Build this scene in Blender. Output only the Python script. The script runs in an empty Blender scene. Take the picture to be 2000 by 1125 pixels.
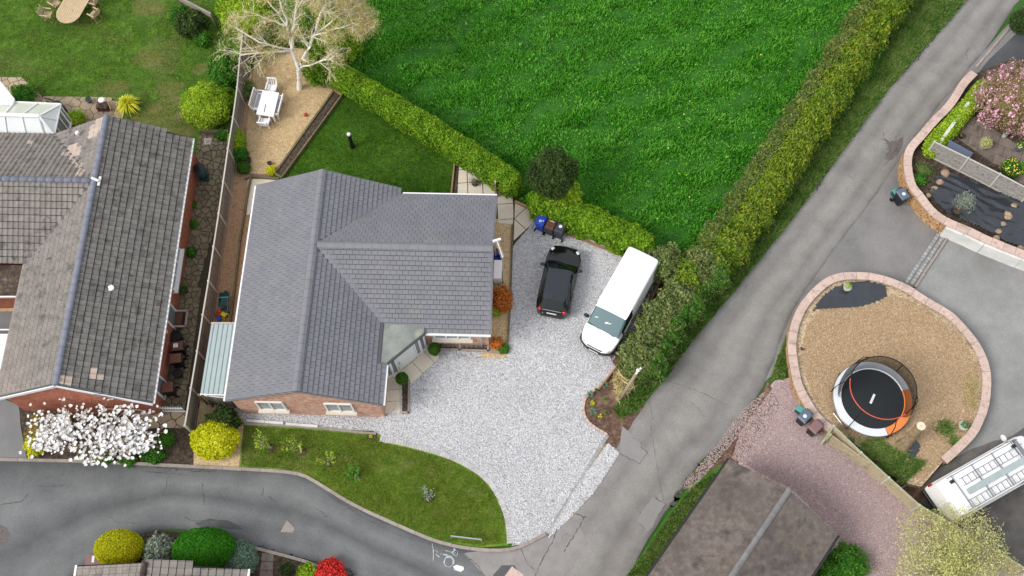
import bpy, bmesh, math, random
import numpy as np
from mathutils import Vector, Matrix
from mathutils.geometry import tessellate_polygon
random.seed(7); RNG = np.random.default_rng(7)
PI = math.pi
scene = bpy.context.scene
COL = scene.collection
# ---------------------------------------------------------------- camera
FPX, TH, RO, CH = 2092.3, 0.405983, 0.055648, 50.06
def cam_axes():
    c, s = math.cos(TH), math.sin(TH)
    right = Vector((1, 0, 0)); fwd = Vector((0, s, -c)); down = fwd.cross(right)
    cr, sr = math.cos(RO), math.sin(RO)
    return cr*right + sr*down, -sr*right + cr*down, fwd
AR, AD, AF = cam_axes()
cam = bpy.data.cameras.new('camera'); camo = bpy.data.objects.new('camera', cam); COL.objects.link(camo)
m = Matrix.Identity(4)
for i in range(3):
    m[i][0] = AR[i]; m[i][1] = -AD[i]; m[i][2] = -AF[i]
m[2][3] = CH
camo.matrix_world = m
cam.sensor_width = 36; cam.lens = FPX/2000*36; cam.clip_end = 2000; cam.clip_start = 1
scene.camera = camo
# ---------------------------------------------------------------- sky, sun, exposure
SUN_EL, SUN_AZ = 44, 250       # azimuth clockwise from +Y (image up)
w = bpy.data.worlds.new('World'); scene.world = w; w.use_nodes = True
nt = w.node_tree; nt.nodes.clear()
sky = nt.nodes.new('ShaderNodeTexSky'); sky.sky_type = 'NISHITA'; sky.sun_disc = False
sky.sun_elevation = math.radians(SUN_EL); sky.sun_rotation = math.radians(SUN_AZ); sky.dust_density = 3; sky.ozone_density = 1
mixc = nt.nodes.new('ShaderNodeMixRGB'); mixc.inputs[0].default_value = 0.75; mixc.inputs[2].default_value = (7.5, 7.6, 7.8, 1)
bg = nt.nodes.new('ShaderNodeBackground'); bg.inputs[1].default_value = 0.12
wo = nt.nodes.new('ShaderNodeOutputWorld')
nt.links.new(sky.outputs[0], mixc.inputs[1]); nt.links.new(mixc.outputs[0], bg.inputs[0]); nt.links.new(bg.outputs[0], wo.inputs[0])
sun = bpy.data.lights.new('sun', 'SUN'); sun.energy = 2.05; sun.angle = math.radians(26); sun.color = (1, .97, .92)
suno = bpy.data.objects.new('sun', sun); COL.objects.link(suno)
az = math.radians(SUN_AZ); el = math.radians(SUN_EL)
d = Vector((math.sin(az)*math.cos(el), math.cos(az)*math.cos(el), math.sin(el)))
suno.rotation_euler = d.to_track_quat('Z', 'Y').to_euler()
vs = scene.view_settings; scene.display_settings.display_device = 'sRGB'
vs.view_transform = 'Standard'; vs.look = 'None'; vs.exposure = 0.52; vs.gamma = 1; vs.use_curve_mapping = False
# ---------------------------------------------------------------- helpers
def G(px, py, z=0.0):
    d = AR*((px-1000)/FPX) + AD*((py-562.5)/FPX) + AF
    t = (z-CH)/d.z
    return Vector((d.x*t, d.y*t, z))
def GP(pts, z=0.0): return [G(p[0], p[1], z) for p in pts]
def lin(v):
    v /= 255.
    return v/12.92 if v <= .04045 else ((v+.055)/1.055)**2.4
KAL = 0.75
KM = 1.0
def rgb(c): return tuple(min(lin(x)*KAL*KM, .9) for x in c) + (1,)
def nz(x, y, s=1.0, seed=0.0):
    x = np.asarray(x)*s+seed; y = np.asarray(y)*s-seed*1.7
    return (np.sin(x*1.3+1.1*np.sin(y*.9+seed)) + np.sin(y*1.7+1.3*np.sin(x*1.1)) + .6*np.sin(x*3.1+y*2.3+seed) + .5*np.sin(x*5.7-y*4.9) + .4*np.sin(y*8.3+x*2.9))/3.5
MATS = {}
def mat(name, cols, scale=3.0, detail=6, rough=.85, bump=0, bscale=40, voro=None, var=0.0, spec=.3, metal=0, big=None, across=None, trans=0, coat=0, leaf=False, wave=None, stretch=None, dist=0):
    """cols: photo colours on a noise; voro=(cells per metre, [colours], amount); big=(scale, colour, lo, hi)"""
    global KM
    KM = 1.45 if leaf else (1.3 if 'lawn' in name or 'field' in name else 1.0)
    mt = bpy.data.materials.new(name); mt.use_nodes = True; N = mt.node_tree.nodes; L = mt.node_tree.links
    N.clear(); out = N.new('ShaderNodeOutputMaterial'); P = N.new('ShaderNodeBsdfPrincipled')
    P.inputs['Roughness'].default_value = rough; P.inputs['Metallic'].default_value = metal
    P.inputs['Specular IOR Level'].default_value = spec; P.inputs['Coat Weight'].default_value = coat
    geo = N.new('ShaderNodeNewGeometry'); pos = geo.outputs['Position']
    if stretch:
        mp = N.new('ShaderNodeMapping'); mp.inputs['Rotation'].default_value[2] = stretch[0]; mp.inputs['Scale'].default_value = (stretch[1], stretch[2], 1)
        L.new(pos, mp.inputs[0]); pos = mp.outputs[0]
    def noise(s, dt=detail, r=.6):
        n = N.new('ShaderNodeTexNoise'); n.inputs['Scale'].default_value = s; n.inputs['Detail'].default_value = dt; n.inputs['Roughness'].default_value = r
        n.inputs['Distortion'].default_value = dist
        L.new(pos, n.inputs['Vector']); return n.outputs['Fac']
    def ramp(fac, cs, lo=.3, hi=.7):
        r = N.new('ShaderNodeValToRGB'); e = r.color_ramp.elements
        n = len(cs)
        while len(e) < n: e.new(.5)
        for i, c in enumerate(cs):
            e[i].position = lo+(hi-lo)*i/max(1, n-1); e[i].color = rgb(c)
        L.new(fac, r.inputs[0]); return r.outputs[0]
    def math_(op, a, b=None):
        x = N.new('ShaderNodeMath'); x.operation = op
        for i, v in enumerate((a, b)):
            if v is None: continue
            if isinstance(v, (int, float)): x.inputs[i].default_value = v
            else: L.new(v, x.inputs[i])
        return x.outputs[0]
    def mix(fac, a, b, mode='MIX'):
        x = N.new('ShaderNodeMixRGB'); x.blend_type = mode
        if isinstance(fac, (int, float)): x.inputs[0].default_value = fac
        else: L.new(fac, x.inputs[0])
        for i, v in ((1, a), (2, b)):
            if isinstance(v, tuple): x.inputs[i].default_value = v
            else: L.new(v, x.inputs[i])
        return x.outputs[0]
    at = N.new('ShaderNodeAttribute'); at.attribute_name = 'rnd'
    oi = N.new('ShaderNodeObjectInfo')
    rnd = math_('FRACT', math_('ADD', at.outputs['Fac'], oi.outputs['Random']))
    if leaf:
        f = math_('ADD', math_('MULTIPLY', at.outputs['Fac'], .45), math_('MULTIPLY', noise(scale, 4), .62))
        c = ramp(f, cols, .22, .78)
    elif len(cols) == 1: c = rgb(cols[0])
    else: c = ramp(noise(scale), cols)
    if voro:
        v = N.new('ShaderNodeTexVoronoi'); v.inputs['Scale'].default_value = voro[0]; L.new(pos, v.inputs['Vector'])
        sx = N.new('ShaderNodeSeparateColor'); L.new(v.outputs['Color'], sx.inputs[0])
        c2 = ramp(sx.outputs[0], voro[1], 0, 1)
        c = mix(voro[2], c, c2)
    if wave:   # (direction vector angle, wavelength, colour, amount)
        mp = N.new('ShaderNodeMapping'); mp.inputs['Rotation'].default_value[2] = -wave[0]; L.new(geo.outputs['Position'], mp.inputs[0])
        wv = N.new('ShaderNodeTexWave'); wv.inputs['Scale'].default_value = .314/wave[1]; wv.inputs['Distortion'].default_value = 1.5; wv.inputs['Detail'].default_value = 2
        L.new(mp.outputs[0], wv.inputs[0]); c = mix(math_('MULTIPLY', wv.outputs['Fac'], wave[3]), c, rgb(wave[2]))
    if big:
        for b in (big if isinstance(big, list) else [big]):
            f = N.new('ShaderNodeMapRange'); f.inputs[1].default_value = b[2]; f.inputs[2].default_value = b[3]; L.new(noise(b[0], 5, .55), f.inputs[0])
            c = mix(f.outputs[0], c, rgb(b[1]))
    if across:
        aa = N.new('ShaderNodeAttribute'); aa.attribute_name = 'across'
        f = math_('ADD', aa.outputs['Fac'], math_('MULTIPLY', math_('SUBTRACT', noise(.5, 4), .5), .16))
        r = N.new('ShaderNodeValToRGB'); e = r.color_ramp.elements
        while len(e) < len(across): e.new(.5)
        for i, (p_, g_) in enumerate(across): e[i].position = p_; e[i].color = (g_, g_, g_, 1)
        L.new(f, r.inputs[0]); c = mix(1.0, c, r.outputs[0], 'MULTIPLY')
    if var:
        hs = N.new('ShaderNodeHueSaturation'); L.new(math_('ADD', 1-var, math_('MULTIPLY', rnd, 2*var)), hs.inputs['Value'])
        if isinstance(c, tuple): hs.inputs['Color'].default_value = c
        else: L.new(c, hs.inputs['Color'])
        c = hs.outputs[0]
    if isinstance(c, tuple): P.inputs['Base Color'].default_value = c
    else: L.new(c, P.inputs['Base Color'])
    if bump:
        b = N.new('ShaderNodeBump'); b.inputs['Strength'].default_value = bump; b.inputs['Distance'].default_value = .03
        if voro:
            L.new(v.outputs['Distance'], b.inputs['Height'])
        else: L.new(noise(bscale, 5, .7), b.inputs['Height'])
        L.new(b.outputs[0], P.inputs['Normal'])
    sh = P.outputs[0]
    if leaf or trans:
        t = N.new('ShaderNodeBsdfTranslucent') if leaf else N.new('ShaderNodeBsdfTransparent')
        if leaf:
            if isinstance(c, tuple): t.inputs[0].default_value = c
            else: L.new(c, t.inputs[0])
        ms = N.new('ShaderNodeMixShader'); ms.inputs[0].default_value = .3 if leaf else trans
        L.new(sh, ms.inputs[1]); L.new(t.outputs[0], ms.inputs[2]); sh = ms.outputs[0]
    L.new(sh, out.inputs[0])
    KM = 1.0
    MATS[name] = mt; return mt
def link(name, me, m, parent=None, local=False):
    o = bpy.data.objects.new(name, me); COL.objects.link(o)
    if m is not None:
        for q in (m if isinstance(m, (list, tuple)) else [m]): me.materials.append(q)
    if parent is not None:
        o.parent = parent
        if parent.type == 'EMPTY' and not local and parent.parent is None:
            o.matrix_parent_inverse = Matrix.Translation(-parent.location)
    return o
def mesh_np(name, V, F, rnd=None):
    """V (n,3), F (m,k) equal sized faces"""
    V = np.asarray(V, dtype=np.float32); F = np.asarray(F, dtype=np.int32); k = F.shape[1]
    me = bpy.data.meshes.new(name); me.vertices.add(len(V)); me.vertices.foreach_set('co', V.ravel())
    me.loops.add(F.size); me.loops.foreach_set('vertex_index', F.ravel())
    me.polygons.add(len(F)); me.polygons.foreach_set('loop_start', np.arange(0, F.size, k, dtype=np.int32))
    if rnd is not None:
        a = me.attributes.new('rnd', 'FLOAT', 'POINT'); a.data.foreach_set('value', np.asarray(rnd, dtype=np.float32))
    me.update(calc_edges=True); return me
class MB:
    """collects verts, faces with a per-vertex random value"""
    def __init__(s): s.v = []; s.f = []; s.r = []
    def add(s, vs, fs, r=None):
        n = len(s.v); s.v += [tuple(v) for v in vs]; s.f += [tuple(i+n for i in f) for f in fs]
        s.r += [random.random() if r is None else r]*len(vs); return s
    def prism(s, pts, z0, z1, r=None):
        n = len(pts)
        a = sum(pts[i][0]*pts[(i+1) % n][1]-pts[(i+1) % n][0]*pts[i][1] for i in range(n))
        if a < 0: pts = pts[::-1]
        vs = [(p[0], p[1], z0) for p in pts]+[(p[0], p[1], z1) for p in pts]
        return s.add(vs, [tuple(range(n-1, -1, -1)), tuple(range(n, 2*n))]+[(i, (i+1) % n, n+(i+1) % n, n+i) for i in range(n)], r)
    def box(s, c, sx, sy, sz, rz=0, r=None, z0=None):
        """c = centre (z = centre unless z0)"""
        ca, sa = math.cos(rz), math.sin(rz)
        P = [(c[0]+x*ca*sx/2-y*sa*sy/2, c[1]+x*sa*sx/2+y*ca*sy/2) for x, y in ((-1, -1), (1, -1), (1, 1), (-1, 1))]
        za, zb = (z0, z0+sz) if z0 is not None else (c[2]-sz/2, c[2]+sz/2)
        return s.prism(P, za, zb, r)
    def beam(s, p, q, w, h, up=(0, 0, 1), r=None):
        p, q = Vector(p), Vector(q); t = (q-p).normalized(); u = Vector(up)
        x = t.cross(u)
        if x.length < 1e-4: x = t.cross(Vector((1, 0, 0)))
        x.normalize(); y = x.cross(t)
        vs = [e+x*(a*w/2)+y*(b*h/2) for e in (p, q) for a, b in ((-1, -1), (1, -1), (1, 1), (-1, 1))]
        return s.add(vs, [(0, 1, 2, 3), (7, 6, 5, 4), (0, 4, 5, 1), (1, 5, 6, 2), (2, 6, 7, 3), (3, 7, 4, 0)], r)
    def tube(s, pts, rad, n=8, r=None, cap=True):
        pts = [Vector(p) for p in pts]
        if not isinstance(rad, (list, tuple)): rad = [rad]*len(pts)
        vs = []; fs = []; ref = Vector((.3, .2, 1)).normalized()
        for i, p in enumerate(pts):
            t = (pts[min(i+1, len(pts)-1)]-pts[max(i-1, 0)]).normalized()
            if abs(t.dot(ref)) > .97: rf = Vector((1, 0, 0))
            else: rf = ref
            x = t.cross(rf).normalized(); y = t.cross(x)
            for k in range(n):
                a = 2*PI*k/n; vs.append(p+x*(math.cos(a)*rad[i])+y*(math.sin(a)*rad[i]))
        for i in range(len(pts)-1):
            for k in range(n):
                fs.append((i*n+k, i*n+(k+1) % n, (i+1)*n+(k+1) % n, (i+1)*n+k))
        if cap: fs.append(tuple(range(n))); fs.append(tuple(len(vs)-1-k for k in range(n)))
        return s.add(vs, fs, r)
    def lathe(s, c, prof, n=16, r=None):
        """prof [(radius, z)] around vertical axis at c"""
        vs = []; fs = []
        for (ra, z) in prof:
            for k in range(n):
                a = 2*PI*k/n; vs.append((c[0]+ra*math.cos(a), c[1]+ra*math.sin(a), c[2]+z))
        for i in range(len(prof)-1):
            for k in range(n): fs.append((i*n+k, i*n+(k+1) % n, (i+1)*n+(k+1) % n, (i+1)*n+k))
        fs.append(tuple(range(n-1, -1, -1))); fs.append(tuple((len(prof)-1)*n+k for k in range(n)))
        return s.add(vs, fs, r)
    def poly(s, pts, r=None): return s.add(pts, [tuple(range(len(pts)))], r)
    def mesh(s, name, smooth=False):
        me = bpy.data.meshes.new(name); me.from_pydata(s.v, [], s.f)
        a = me.attributes.new('rnd', 'FLOAT', 'POINT'); a.data.foreach_set('value', s.r)
        if smooth: me.shade_smooth()
        me.update(); return me
    def out(s, name, m, parent=None, local=False, smooth=False, bevel=0, label=None, kind=None, fixn=True):
        me = s.mesh(name, smooth)
        if fixn:
            bm = bmesh.new(); bm.from_mesh(me); bmesh.ops.recalc_face_normals(bm, faces=bm.faces); bm.to_mesh(me); bm.free()
        o = link(name, me, m, parent, local)
        if bevel:
            b = o.modifiers.new('bevel', 'BEVEL'); b.width = bevel; b.segments = 2; b.limit_method = 'ANGLE'
        if label: o['label'] = label
        if kind: o['kind'] = kind
        return o
def thing(name, label, cat, loc=(0, 0, 0), rz=0, group=None):
    o = bpy.data.objects.new(name, None); COL.objects.link(o); o.location = loc; o.rotation_euler = (0, 0, rz); o.empty_display_size = .2
    o['label'] = label; o['category'] = cat
    if group: o['group'] = group
    return o
def tag(o, label, cat, group=None):
    o['label'] = label; o['category'] = cat
    if group: o['group'] = group
    return o
def copy_thing(o, loc, rz, label, group=None, scale=None):
    r = o.copy(); COL.objects.link(r); r.location = loc; r.rotation_euler = (0, 0, rz); r['label'] = label
    if group: r['group'] = group
    if scale: r.scale = scale
    for ch in list(o.children):
        c = ch.copy(); COL.objects.link(c); c.parent = r
        for g in ch.children:
            e = g.copy(); COL.objects.link(e); e.parent = c
    return r
def subdiv(pts, step=.4, closed=True, jit=0.0):
    out = []; n = len(pts)
    for i in range(n if closed else n-1):
        a, b = pts[i], pts[(i+1) % n]; k = max(1, int((b-a).length/step))
        for j in range(k): out.append(a.lerp(b, j/k))
    if not closed: out.append(pts[-1])
    if jit:
        out = [Vector((p.x+jit*float(nz(p.x, p.y, 2.1, 1)+.6*nz(p.x, p.y, 6, 3)), p.y+jit*float(nz(p.x, p.y, 2.3, 5)+.6*nz(p.x, p.y, 6.7, 8)), p.z)) for p in out]
    return out
def smooth_path(pts, k=6, closed=False):
    P = pts; n = len(P); out = []
    for i in range(n if closed else n-1):
        g = (lambda j: P[j % n]) if closed else (lambda j: P[min(max(j, 0), n-1)])
        p0, p1, p2, p3 = g(i-1), g(i), g(i+1), g(i+2)
        for j in range(k):
            t = j/k
            out.append(.5*((2*p1)+(p2-p0)*t+(2*p0-5*p1+4*p2-p3)*t*t+(3*p1-p0-3*p2+p3)*t**3))
    if not closed: out.append(P[-1].copy())
    return out
def sheet(name, px, z, m, jit=0.0, kind='structure', parent=None, skirt=0.0, world=False):
    P = px if world else GP(px, z)
    P = subdiv(P, .35 if jit else 5.0, True, jit)
    tri = tessellate_polygon([P]); vs = [tuple(p) for p in P]; fs = [tuple(t) for t in tri]
    if skirt:
        n = len(vs); vs += [(p.x, p.y, z-skirt) for p in P]; fs += [(i, (i+1) % n, n+(i+1) % n, n+i) for i in range(n)]
    me = bpy.data.meshes.new(name); me.from_pydata(vs, [], fs)
    bm = bmesh.new(); bm.from_mesh(me); bmesh.ops.recalc_face_normals(bm, faces=bm.faces)
    if sum(f.normal.z*f.calc_area() for f in bm.faces) < 0: bmesh.ops.reverse_faces(bm, faces=bm.faces)
    bm.to_mesh(me); bm.free()
    o = link(name, me, m, parent)
    if kind: o['kind'] = kind
    return o
def strip(name, A, B, z, m, n=10, kind='structure', jit=0.0):
    """road between two polylines in photo pixels, with an 'across' attribute"""
    A = smooth_path(GP(A, z), 8); B = smooth_path(GP(B, z), 8)
    def res(P, k):
        d = [0.]
        for i in range(1, len(P)): d.append(d[-1]+(P[i]-P[i-1]).length)
        out = []
        for j in range(k):
            t = d[-1]*j/(k-1); i = max(1, next((q for q in range(1, len(d)) if d[q] >= t-1e-9), len(d)-1))
            f = (t-d[i-1])/max(1e-9, d[i]-d[i-1]); out.append(P[i-1].lerp(P[i], f))
        return out
    K = 160; A = res(A, K); B = res(B, K); V = []; F = []; ac = []
    for i in range(K):
        ja = jit*float(nz(A[i].x, A[i].y, 2.5, 2)+nz(A[i].x, A[i].y, 7, 2)*.6); jb = jit*float(nz(B[i].x, B[i].y, 2.5, 4)+nz(B[i].x, B[i].y, 7, 4)*.6)
        L = (B[i]-A[i]).length
        for j in range(n+1):
            t = j/n; t2 = t+(ja/L)*(1-t)-(jb/L)*t
            p = A[i].lerp(B[i], t2); V.append((p.x, p.y, z)); ac.append(t)
    for i in range(K-1):
        for j in range(n):
            a = i*(n+1)+j; F.append((a, a+1, a+n+2, a+n+1))
    me = mesh_np(name, V, F); at = me.attributes.new('across', 'FLOAT', 'POINT'); at.data.foreach_set('value', ac)
    if me.polygons[0].normal.z < 0:
        bm = bmesh.new(); bm.from_mesh(me); bmesh.ops.reverse_faces(bm, faces=bm.faces); bm.to_mesh(me); bm.free()
    o = link(name, me, m)
    if kind: o['kind'] = kind
    return o
def arclen(P, closed=False):
    if closed: P = P+[P[0]]
    d = [0.]
    for i in range(1, len(P)): d.append(d[-1]+(P[i]-P[i-1]).length)
    return P, d
def at_len(P, d, t):
    t = min(max(t, 0), d[-1]); lo = 1
    while lo < len(d)-1 and d[lo] < t: lo += 1
    f = (t-d[lo-1])/max(1e-9, d[lo]-d[lo-1]); p = P[lo-1].lerp(P[lo], f); tg = (P[lo]-P[lo-1]); tg.z = 0
    return p, tg.normalized()
def blocks(parent, name, path, z0, z1, width, length, gap, m, closed=False, jit=.008, off=0.0, start=0.0, lj=0.0, zj=.006, bevel=0, joined=False, smooth=6, world=False, every=None):
    P = path if world else GP(path, z0)
    if smooth: P = smooth_path(P, smooth, closed)
    P, d = arclen(P, closed)
    t = start; T = d[-1]; mb = MB(); out = []
    if not lj:
        n = max(1, round((T-start)/length)); length = (T-start)/n
    while t < T-length*.35:
        l = length*(1+random.uniform(-lj, lj)); e = min(t+l, T); g = gap/2
        k = 3 if length > .6 else 2
        ins = []; outs = []
        wj = random.uniform(-jit, jit); zz = z1+random.uniform(-zj, zj)
        for i in range(k):
            p, tg = at_len(P, d, t+g+(e-t-gap)*i/(k-1)); nn = Vector((-tg.y, tg.x, 0))
            ins.append(p+nn*(off-width/2+wj)); outs.append(p+nn*(off+width/2+wj))
        poly = [tuple(v) for v in ins+outs[::-1]]
        if joined: mb.prism(poly, z0, zz)
        else:
            b = MB().prism(poly, z0, zz); out.append(b.out(name, m, parent, bevel=bevel))
        t = e
    if joined: return mb.out(name, m, parent)
    return out
def clip_poly(sub, clip):
    def area(P): return sum(P[i][0]*P[(i+1) % len(P)][1]-P[(i+1) % len(P)][0]*P[i][1] for i in range(len(P)))
    if area(clip) < 0: clip = clip[::-1]
    out = list(sub)
    for i in range(len(clip)):
        a, b = clip[i], clip[(i+1) % len(clip)]; inp = out; out = []
        if not inp: return []
        for j in range(len(inp)):
            p, q = inp[j-1], inp[j]
            sp = (b[0]-a[0])*(p[1]-a[1])-(b[1]-a[1])*(p[0]-a[0]); sq = (b[0]-a[0])*(q[1]-a[1])-(b[1]-a[1])*(q[0]-a[0])
            if (sp >= 0) != (sq >= 0):
                t = sp/(sp-sq); out.append((p[0]+(q[0]-p[0])*t, p[1]+(q[1]-p[1])*t))
            if sq >= 0: out.append(q)
    return out
def parea(P): return abs(sum(P[i][0]*P[(i+1) % len(P)][1]-P[(i+1) % len(P)][0]*P[i][1] for i in range(len(P))))/2
def inset(P, g):
    c = (sum(p[0] for p in P)/len(P), sum(p[1] for p in P)/len(P)); out = []
    for p in P:
        dx, dy = c[0]-p[0], c[1]-p[1]; l = math.hypot(dx, dy)+1e-9; k = min(g/l, .5)
        out.append((p[0]+dx*k, p[1]+dy*k))
    return out
def slabs(parent, name, px, z0, z1, m, w, l, rz, gap=.01, stagger=0.0, zj=.003, origin=None, bevel=0):
    R = [(p.x, p.y) for p in GP(px, z1)]; ca, sa = math.cos(rz), math.sin(rz)
    o = G(origin[0], origin[1], z1) if origin else Vector((R[0][0], R[0][1], 0))
    q = [((p[0]-o.x)*ca+(p[1]-o.y)*sa, -(p[0]-o.x)*sa+(p[1]-o.y)*ca) for p in R]
    x0, x1 = min(p[0] for p in q), max(p[0] for p in q); y0, y1 = min(p[1] for p in q), max(p[1] for p in q)
    for j in range(math.floor(y0/l), math.ceil(y1/l)):
        for i in range(math.floor(x0/w)-1, math.ceil(x1/w)+1):
            s = (j % 2)*stagger*w
            c = [(i*w+s+gap/2, j*l+gap/2), ((i+1)*w+s-gap/2, j*l+gap/2), ((i+1)*w+s-gap/2, (j+1)*l-gap/2), (i*w+s+gap/2, (j+1)*l-gap/2)]
            c = clip_poly(c, q)
            if len(c) < 3 or parea(c) < .02: continue
            W = [(o.x+p[0]*ca-p[1]*sa, o.y+p[0]*sa+p[1]*ca) for p in c]
            MB().prism(W, z0, z1+random.uniform(-zj, zj)).out(name, m, parent, bevel=bevel)
def crazy(parent, name, px, z0, z1, m, size, gap=.04, limit=300, jit=.42, aspect=1.0):
    """crazy paving: irregular stones from a jittered cell pattern cut to a (convex) region"""
    R = [(p.x, p.y) for p in GP(px, z1)]
    x0, x1 = min(p[0] for p in R)-size, max(p[0] for p in R)+size; y0, y1 = min(p[1] for p in R)-size, max(p[1] for p in R)+size
    S = []
    ny = int((y1-y0)/size)+1; nx = int((x1-x0)/size)+1
    for j in range(ny):
        for i in range(nx):
            if random.random() < .12: continue
            S.append((x0+(i+.5+(j % 2)*.5+random.uniform(-jit, jit))*size, y0+(j+.5+random.uniform(-jit, jit))*size))
    A = np.array(S); n = 0
    tri = None
    for k, s in enumerate(S):
        d2 = ((A-A[k])**2).sum(1); idx = np.argsort(d2)[1:14]
        c = [(s[0]-size*1.6, s[1]-size*1.6), (s[0]+size*1.6, s[1]-size*1.6), (s[0]+size*1.6, s[1]+size*1.6), (s[0]-size*1.6, s[1]+size*1.6)]
        for j in idx:
            mx, my = (s[0]+S[j][0])/2, (s[1]+S[j][1])/2; dx, dy = S[j][0]-s[0], S[j][1]-s[1]; L = math.hypot(dx, dy)
            mx -= dx/L*gap/2; my -= dy/L*gap/2
            o2 = []
            for a in range(len(c)):
                p, q = c[a-1], c[a]; sp = (p[0]-mx)*dx+(p[1]-my)*dy; sq = (q[0]-mx)*dx+(q[1]-my)*dy
                if (sp <= 0) != (sq <= 0):
                    t = sp/(sp-sq); o2.append((p[0]+(q[0]-p[0])*t, p[1]+(q[1]-p[1])*t))
                if sq <= 0: o2.append(q)
            c = o2
            if len(c) < 3: break
        if len(c) < 3: continue
        c = clip_poly(c, R)
        if len(c) < 3 or parea(c) < .012: continue
        MB().prism(c, z0, z1+random.uniform(-.008, .008)).out(name, m, parent); n += 1
# ---- foliage -------------------------------------------------------------
def leaves_mesh(name, P, Nn, size, asp=.55, spread=.8, rng=RNG, sizej=.35, axis=None):
    n = len(P); nrm = Nn+spread*rng.normal(size=(n, 3)); nrm /= np.linalg.norm(nrm, axis=1)[:, None]+1e-9
    a = rng.normal(size=(n, 3)) if axis is None else axis+.35*rng.normal(size=(n, 3))
    x = a-(a*nrm).sum(1)[:, None]*nrm; x /= np.linalg.norm(x, axis=1)[:, None]+1e-9
    y = np.cross(nrm, x); s = size*(1+sizej*rng.normal(size=n))[:, None]; s = np.clip(s, size*.3, size*2.2)
    V = np.empty((n, 4, 3)); V[:, 0] = P-x*s*.5; V[:, 1] = P-y*s*asp*.5+nrm*s*.08; V[:, 2] = P+x*s*.5; V[:, 3] = P+y*s*asp*.5+nrm*s*.08
    F = np.arange(n*4).reshape(n, 4); r = np.repeat(rng.random(n), 4)
    return mesh_np(name, V.reshape(-1, 3), F, r)
def blob(n, c, rx, ry, rz, lump=.2, rng=RNG, depth=.35, seed=0, bottom=-.4, freq=3.0):
    d = rng.normal(size=(int(n*1.6), 3)); d /= np.linalg.norm(d, axis=1)[:, None]; d = d[d[:, 2] > bottom][:n]
    l = 1+lump*(nz(d[:, 0]*freq, d[:, 1]*freq, 1.3, seed)+.7*nz(d[:, 2]*freq, d[:, 0]*freq*1.3, 1.7, seed+3))
    k = l*(1-depth*rng.random(len(d))**1.8)
    P = np.array(c)+d*np.array([rx, ry, rz])*k[:, None]
    return P, d
def np_join(parts): return np.concatenate([p[0] for p in parts]), np.concatenate([p[1] for p in parts])
def core(c, rx, ry, rz, seed=0, lump=.2, k=.72, freq=3.0):
    bm = bmesh.new(); bmesh.ops.create_icosphere(bm, subdivisions=3, radius=1)
    vs = []
    for v in bm.verts:
        d = v.co; l = 1+lump*float(nz(d.x*freq, d.y*freq, 1.3, seed)+.7*nz(d.z*freq, d.x*freq*1.3, 1.7, seed+3))
        vs.append((c[0]+d.x*rx*l*k, c[1]+d.y*ry*l*k, max(c[2]+d.z*rz*l*k, .02)))
    fs = [tuple(v.index for v in f.verts) for f in bm.faces]; bm.free(); return vs, fs
def bush(px, py, r, h, m, label, cat='shrub', name='shrub', n=2500, leaf=.08, lump=.18, ry=None, z0=0.0, depth=.3, asp=.55, spread=.8, group=None, wood=None, part='foliage', rot=0, freq=3.0, axis=None, sub=1):
    c = G(px, py, z0+h*.55); c.z = 0
    seed = px*.01+py*.013
    ry = ry or r
    t = thing(name, label, cat, (c.x, c.y, z0), 0, group)
    P, d = blob(n, (0, 0, h*.5), r, ry, h*.52, lump, depth=depth, seed=seed, bottom=-.75, freq=freq)
    if rot:
        ca, sa = math.cos(rot), math.sin(rot); M2 = np.array([[ca, sa, 0], [-sa, ca, 0], [0, 0, 1]]); P = P@M2; d = d@M2
    P[:, 2] = np.maximum(P[:, 2], .02)
    link(part, leaves_mesh(part, P, d, leaf, asp, spread, axis=axis), m, t, local=True)
    vs, fs = core((0, 0, h*.5), r, ry, h*.52, seed, lump, .8 if depth < .25 else .66, freq)
    if rot: vs = [(x*ca-y*sa, x*sa+y*ca, z) for x, y, z in vs]
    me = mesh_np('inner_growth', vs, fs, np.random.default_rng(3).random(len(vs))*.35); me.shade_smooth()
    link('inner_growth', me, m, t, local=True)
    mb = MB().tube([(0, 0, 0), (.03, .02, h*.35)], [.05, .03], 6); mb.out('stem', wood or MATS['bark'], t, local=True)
    return t
def pip(px, py, P):
    inside = np.zeros(len(px), bool); n = len(P)
    for i in range(n):
        x1, y1 = P[i]; x2, y2 = P[(i+1) % n]
        if y1 == y2: continue
        c = ((y1 > py) != (y2 > py)) & (px < (x2-x1)*(py-y1)/(y2-y1)+x1); inside ^= c
    return inside
def sample_poly(px, n, z=0, world=False):
    R = [(p.x, p.y) for p in (px if world else GP(px, z))]; A = np.array(R)
    lo, hi = A.min(0), A.max(0); out = []; tot = 0
    while tot < n:
        q = RNG.random((n, 2))*(hi-lo)+lo; q = q[pip(q[:, 0], q[:, 1], R)]; out.append(q); tot += len(q)
        if len(q) == 0: break
    return np.concatenate(out)[:n]
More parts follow.
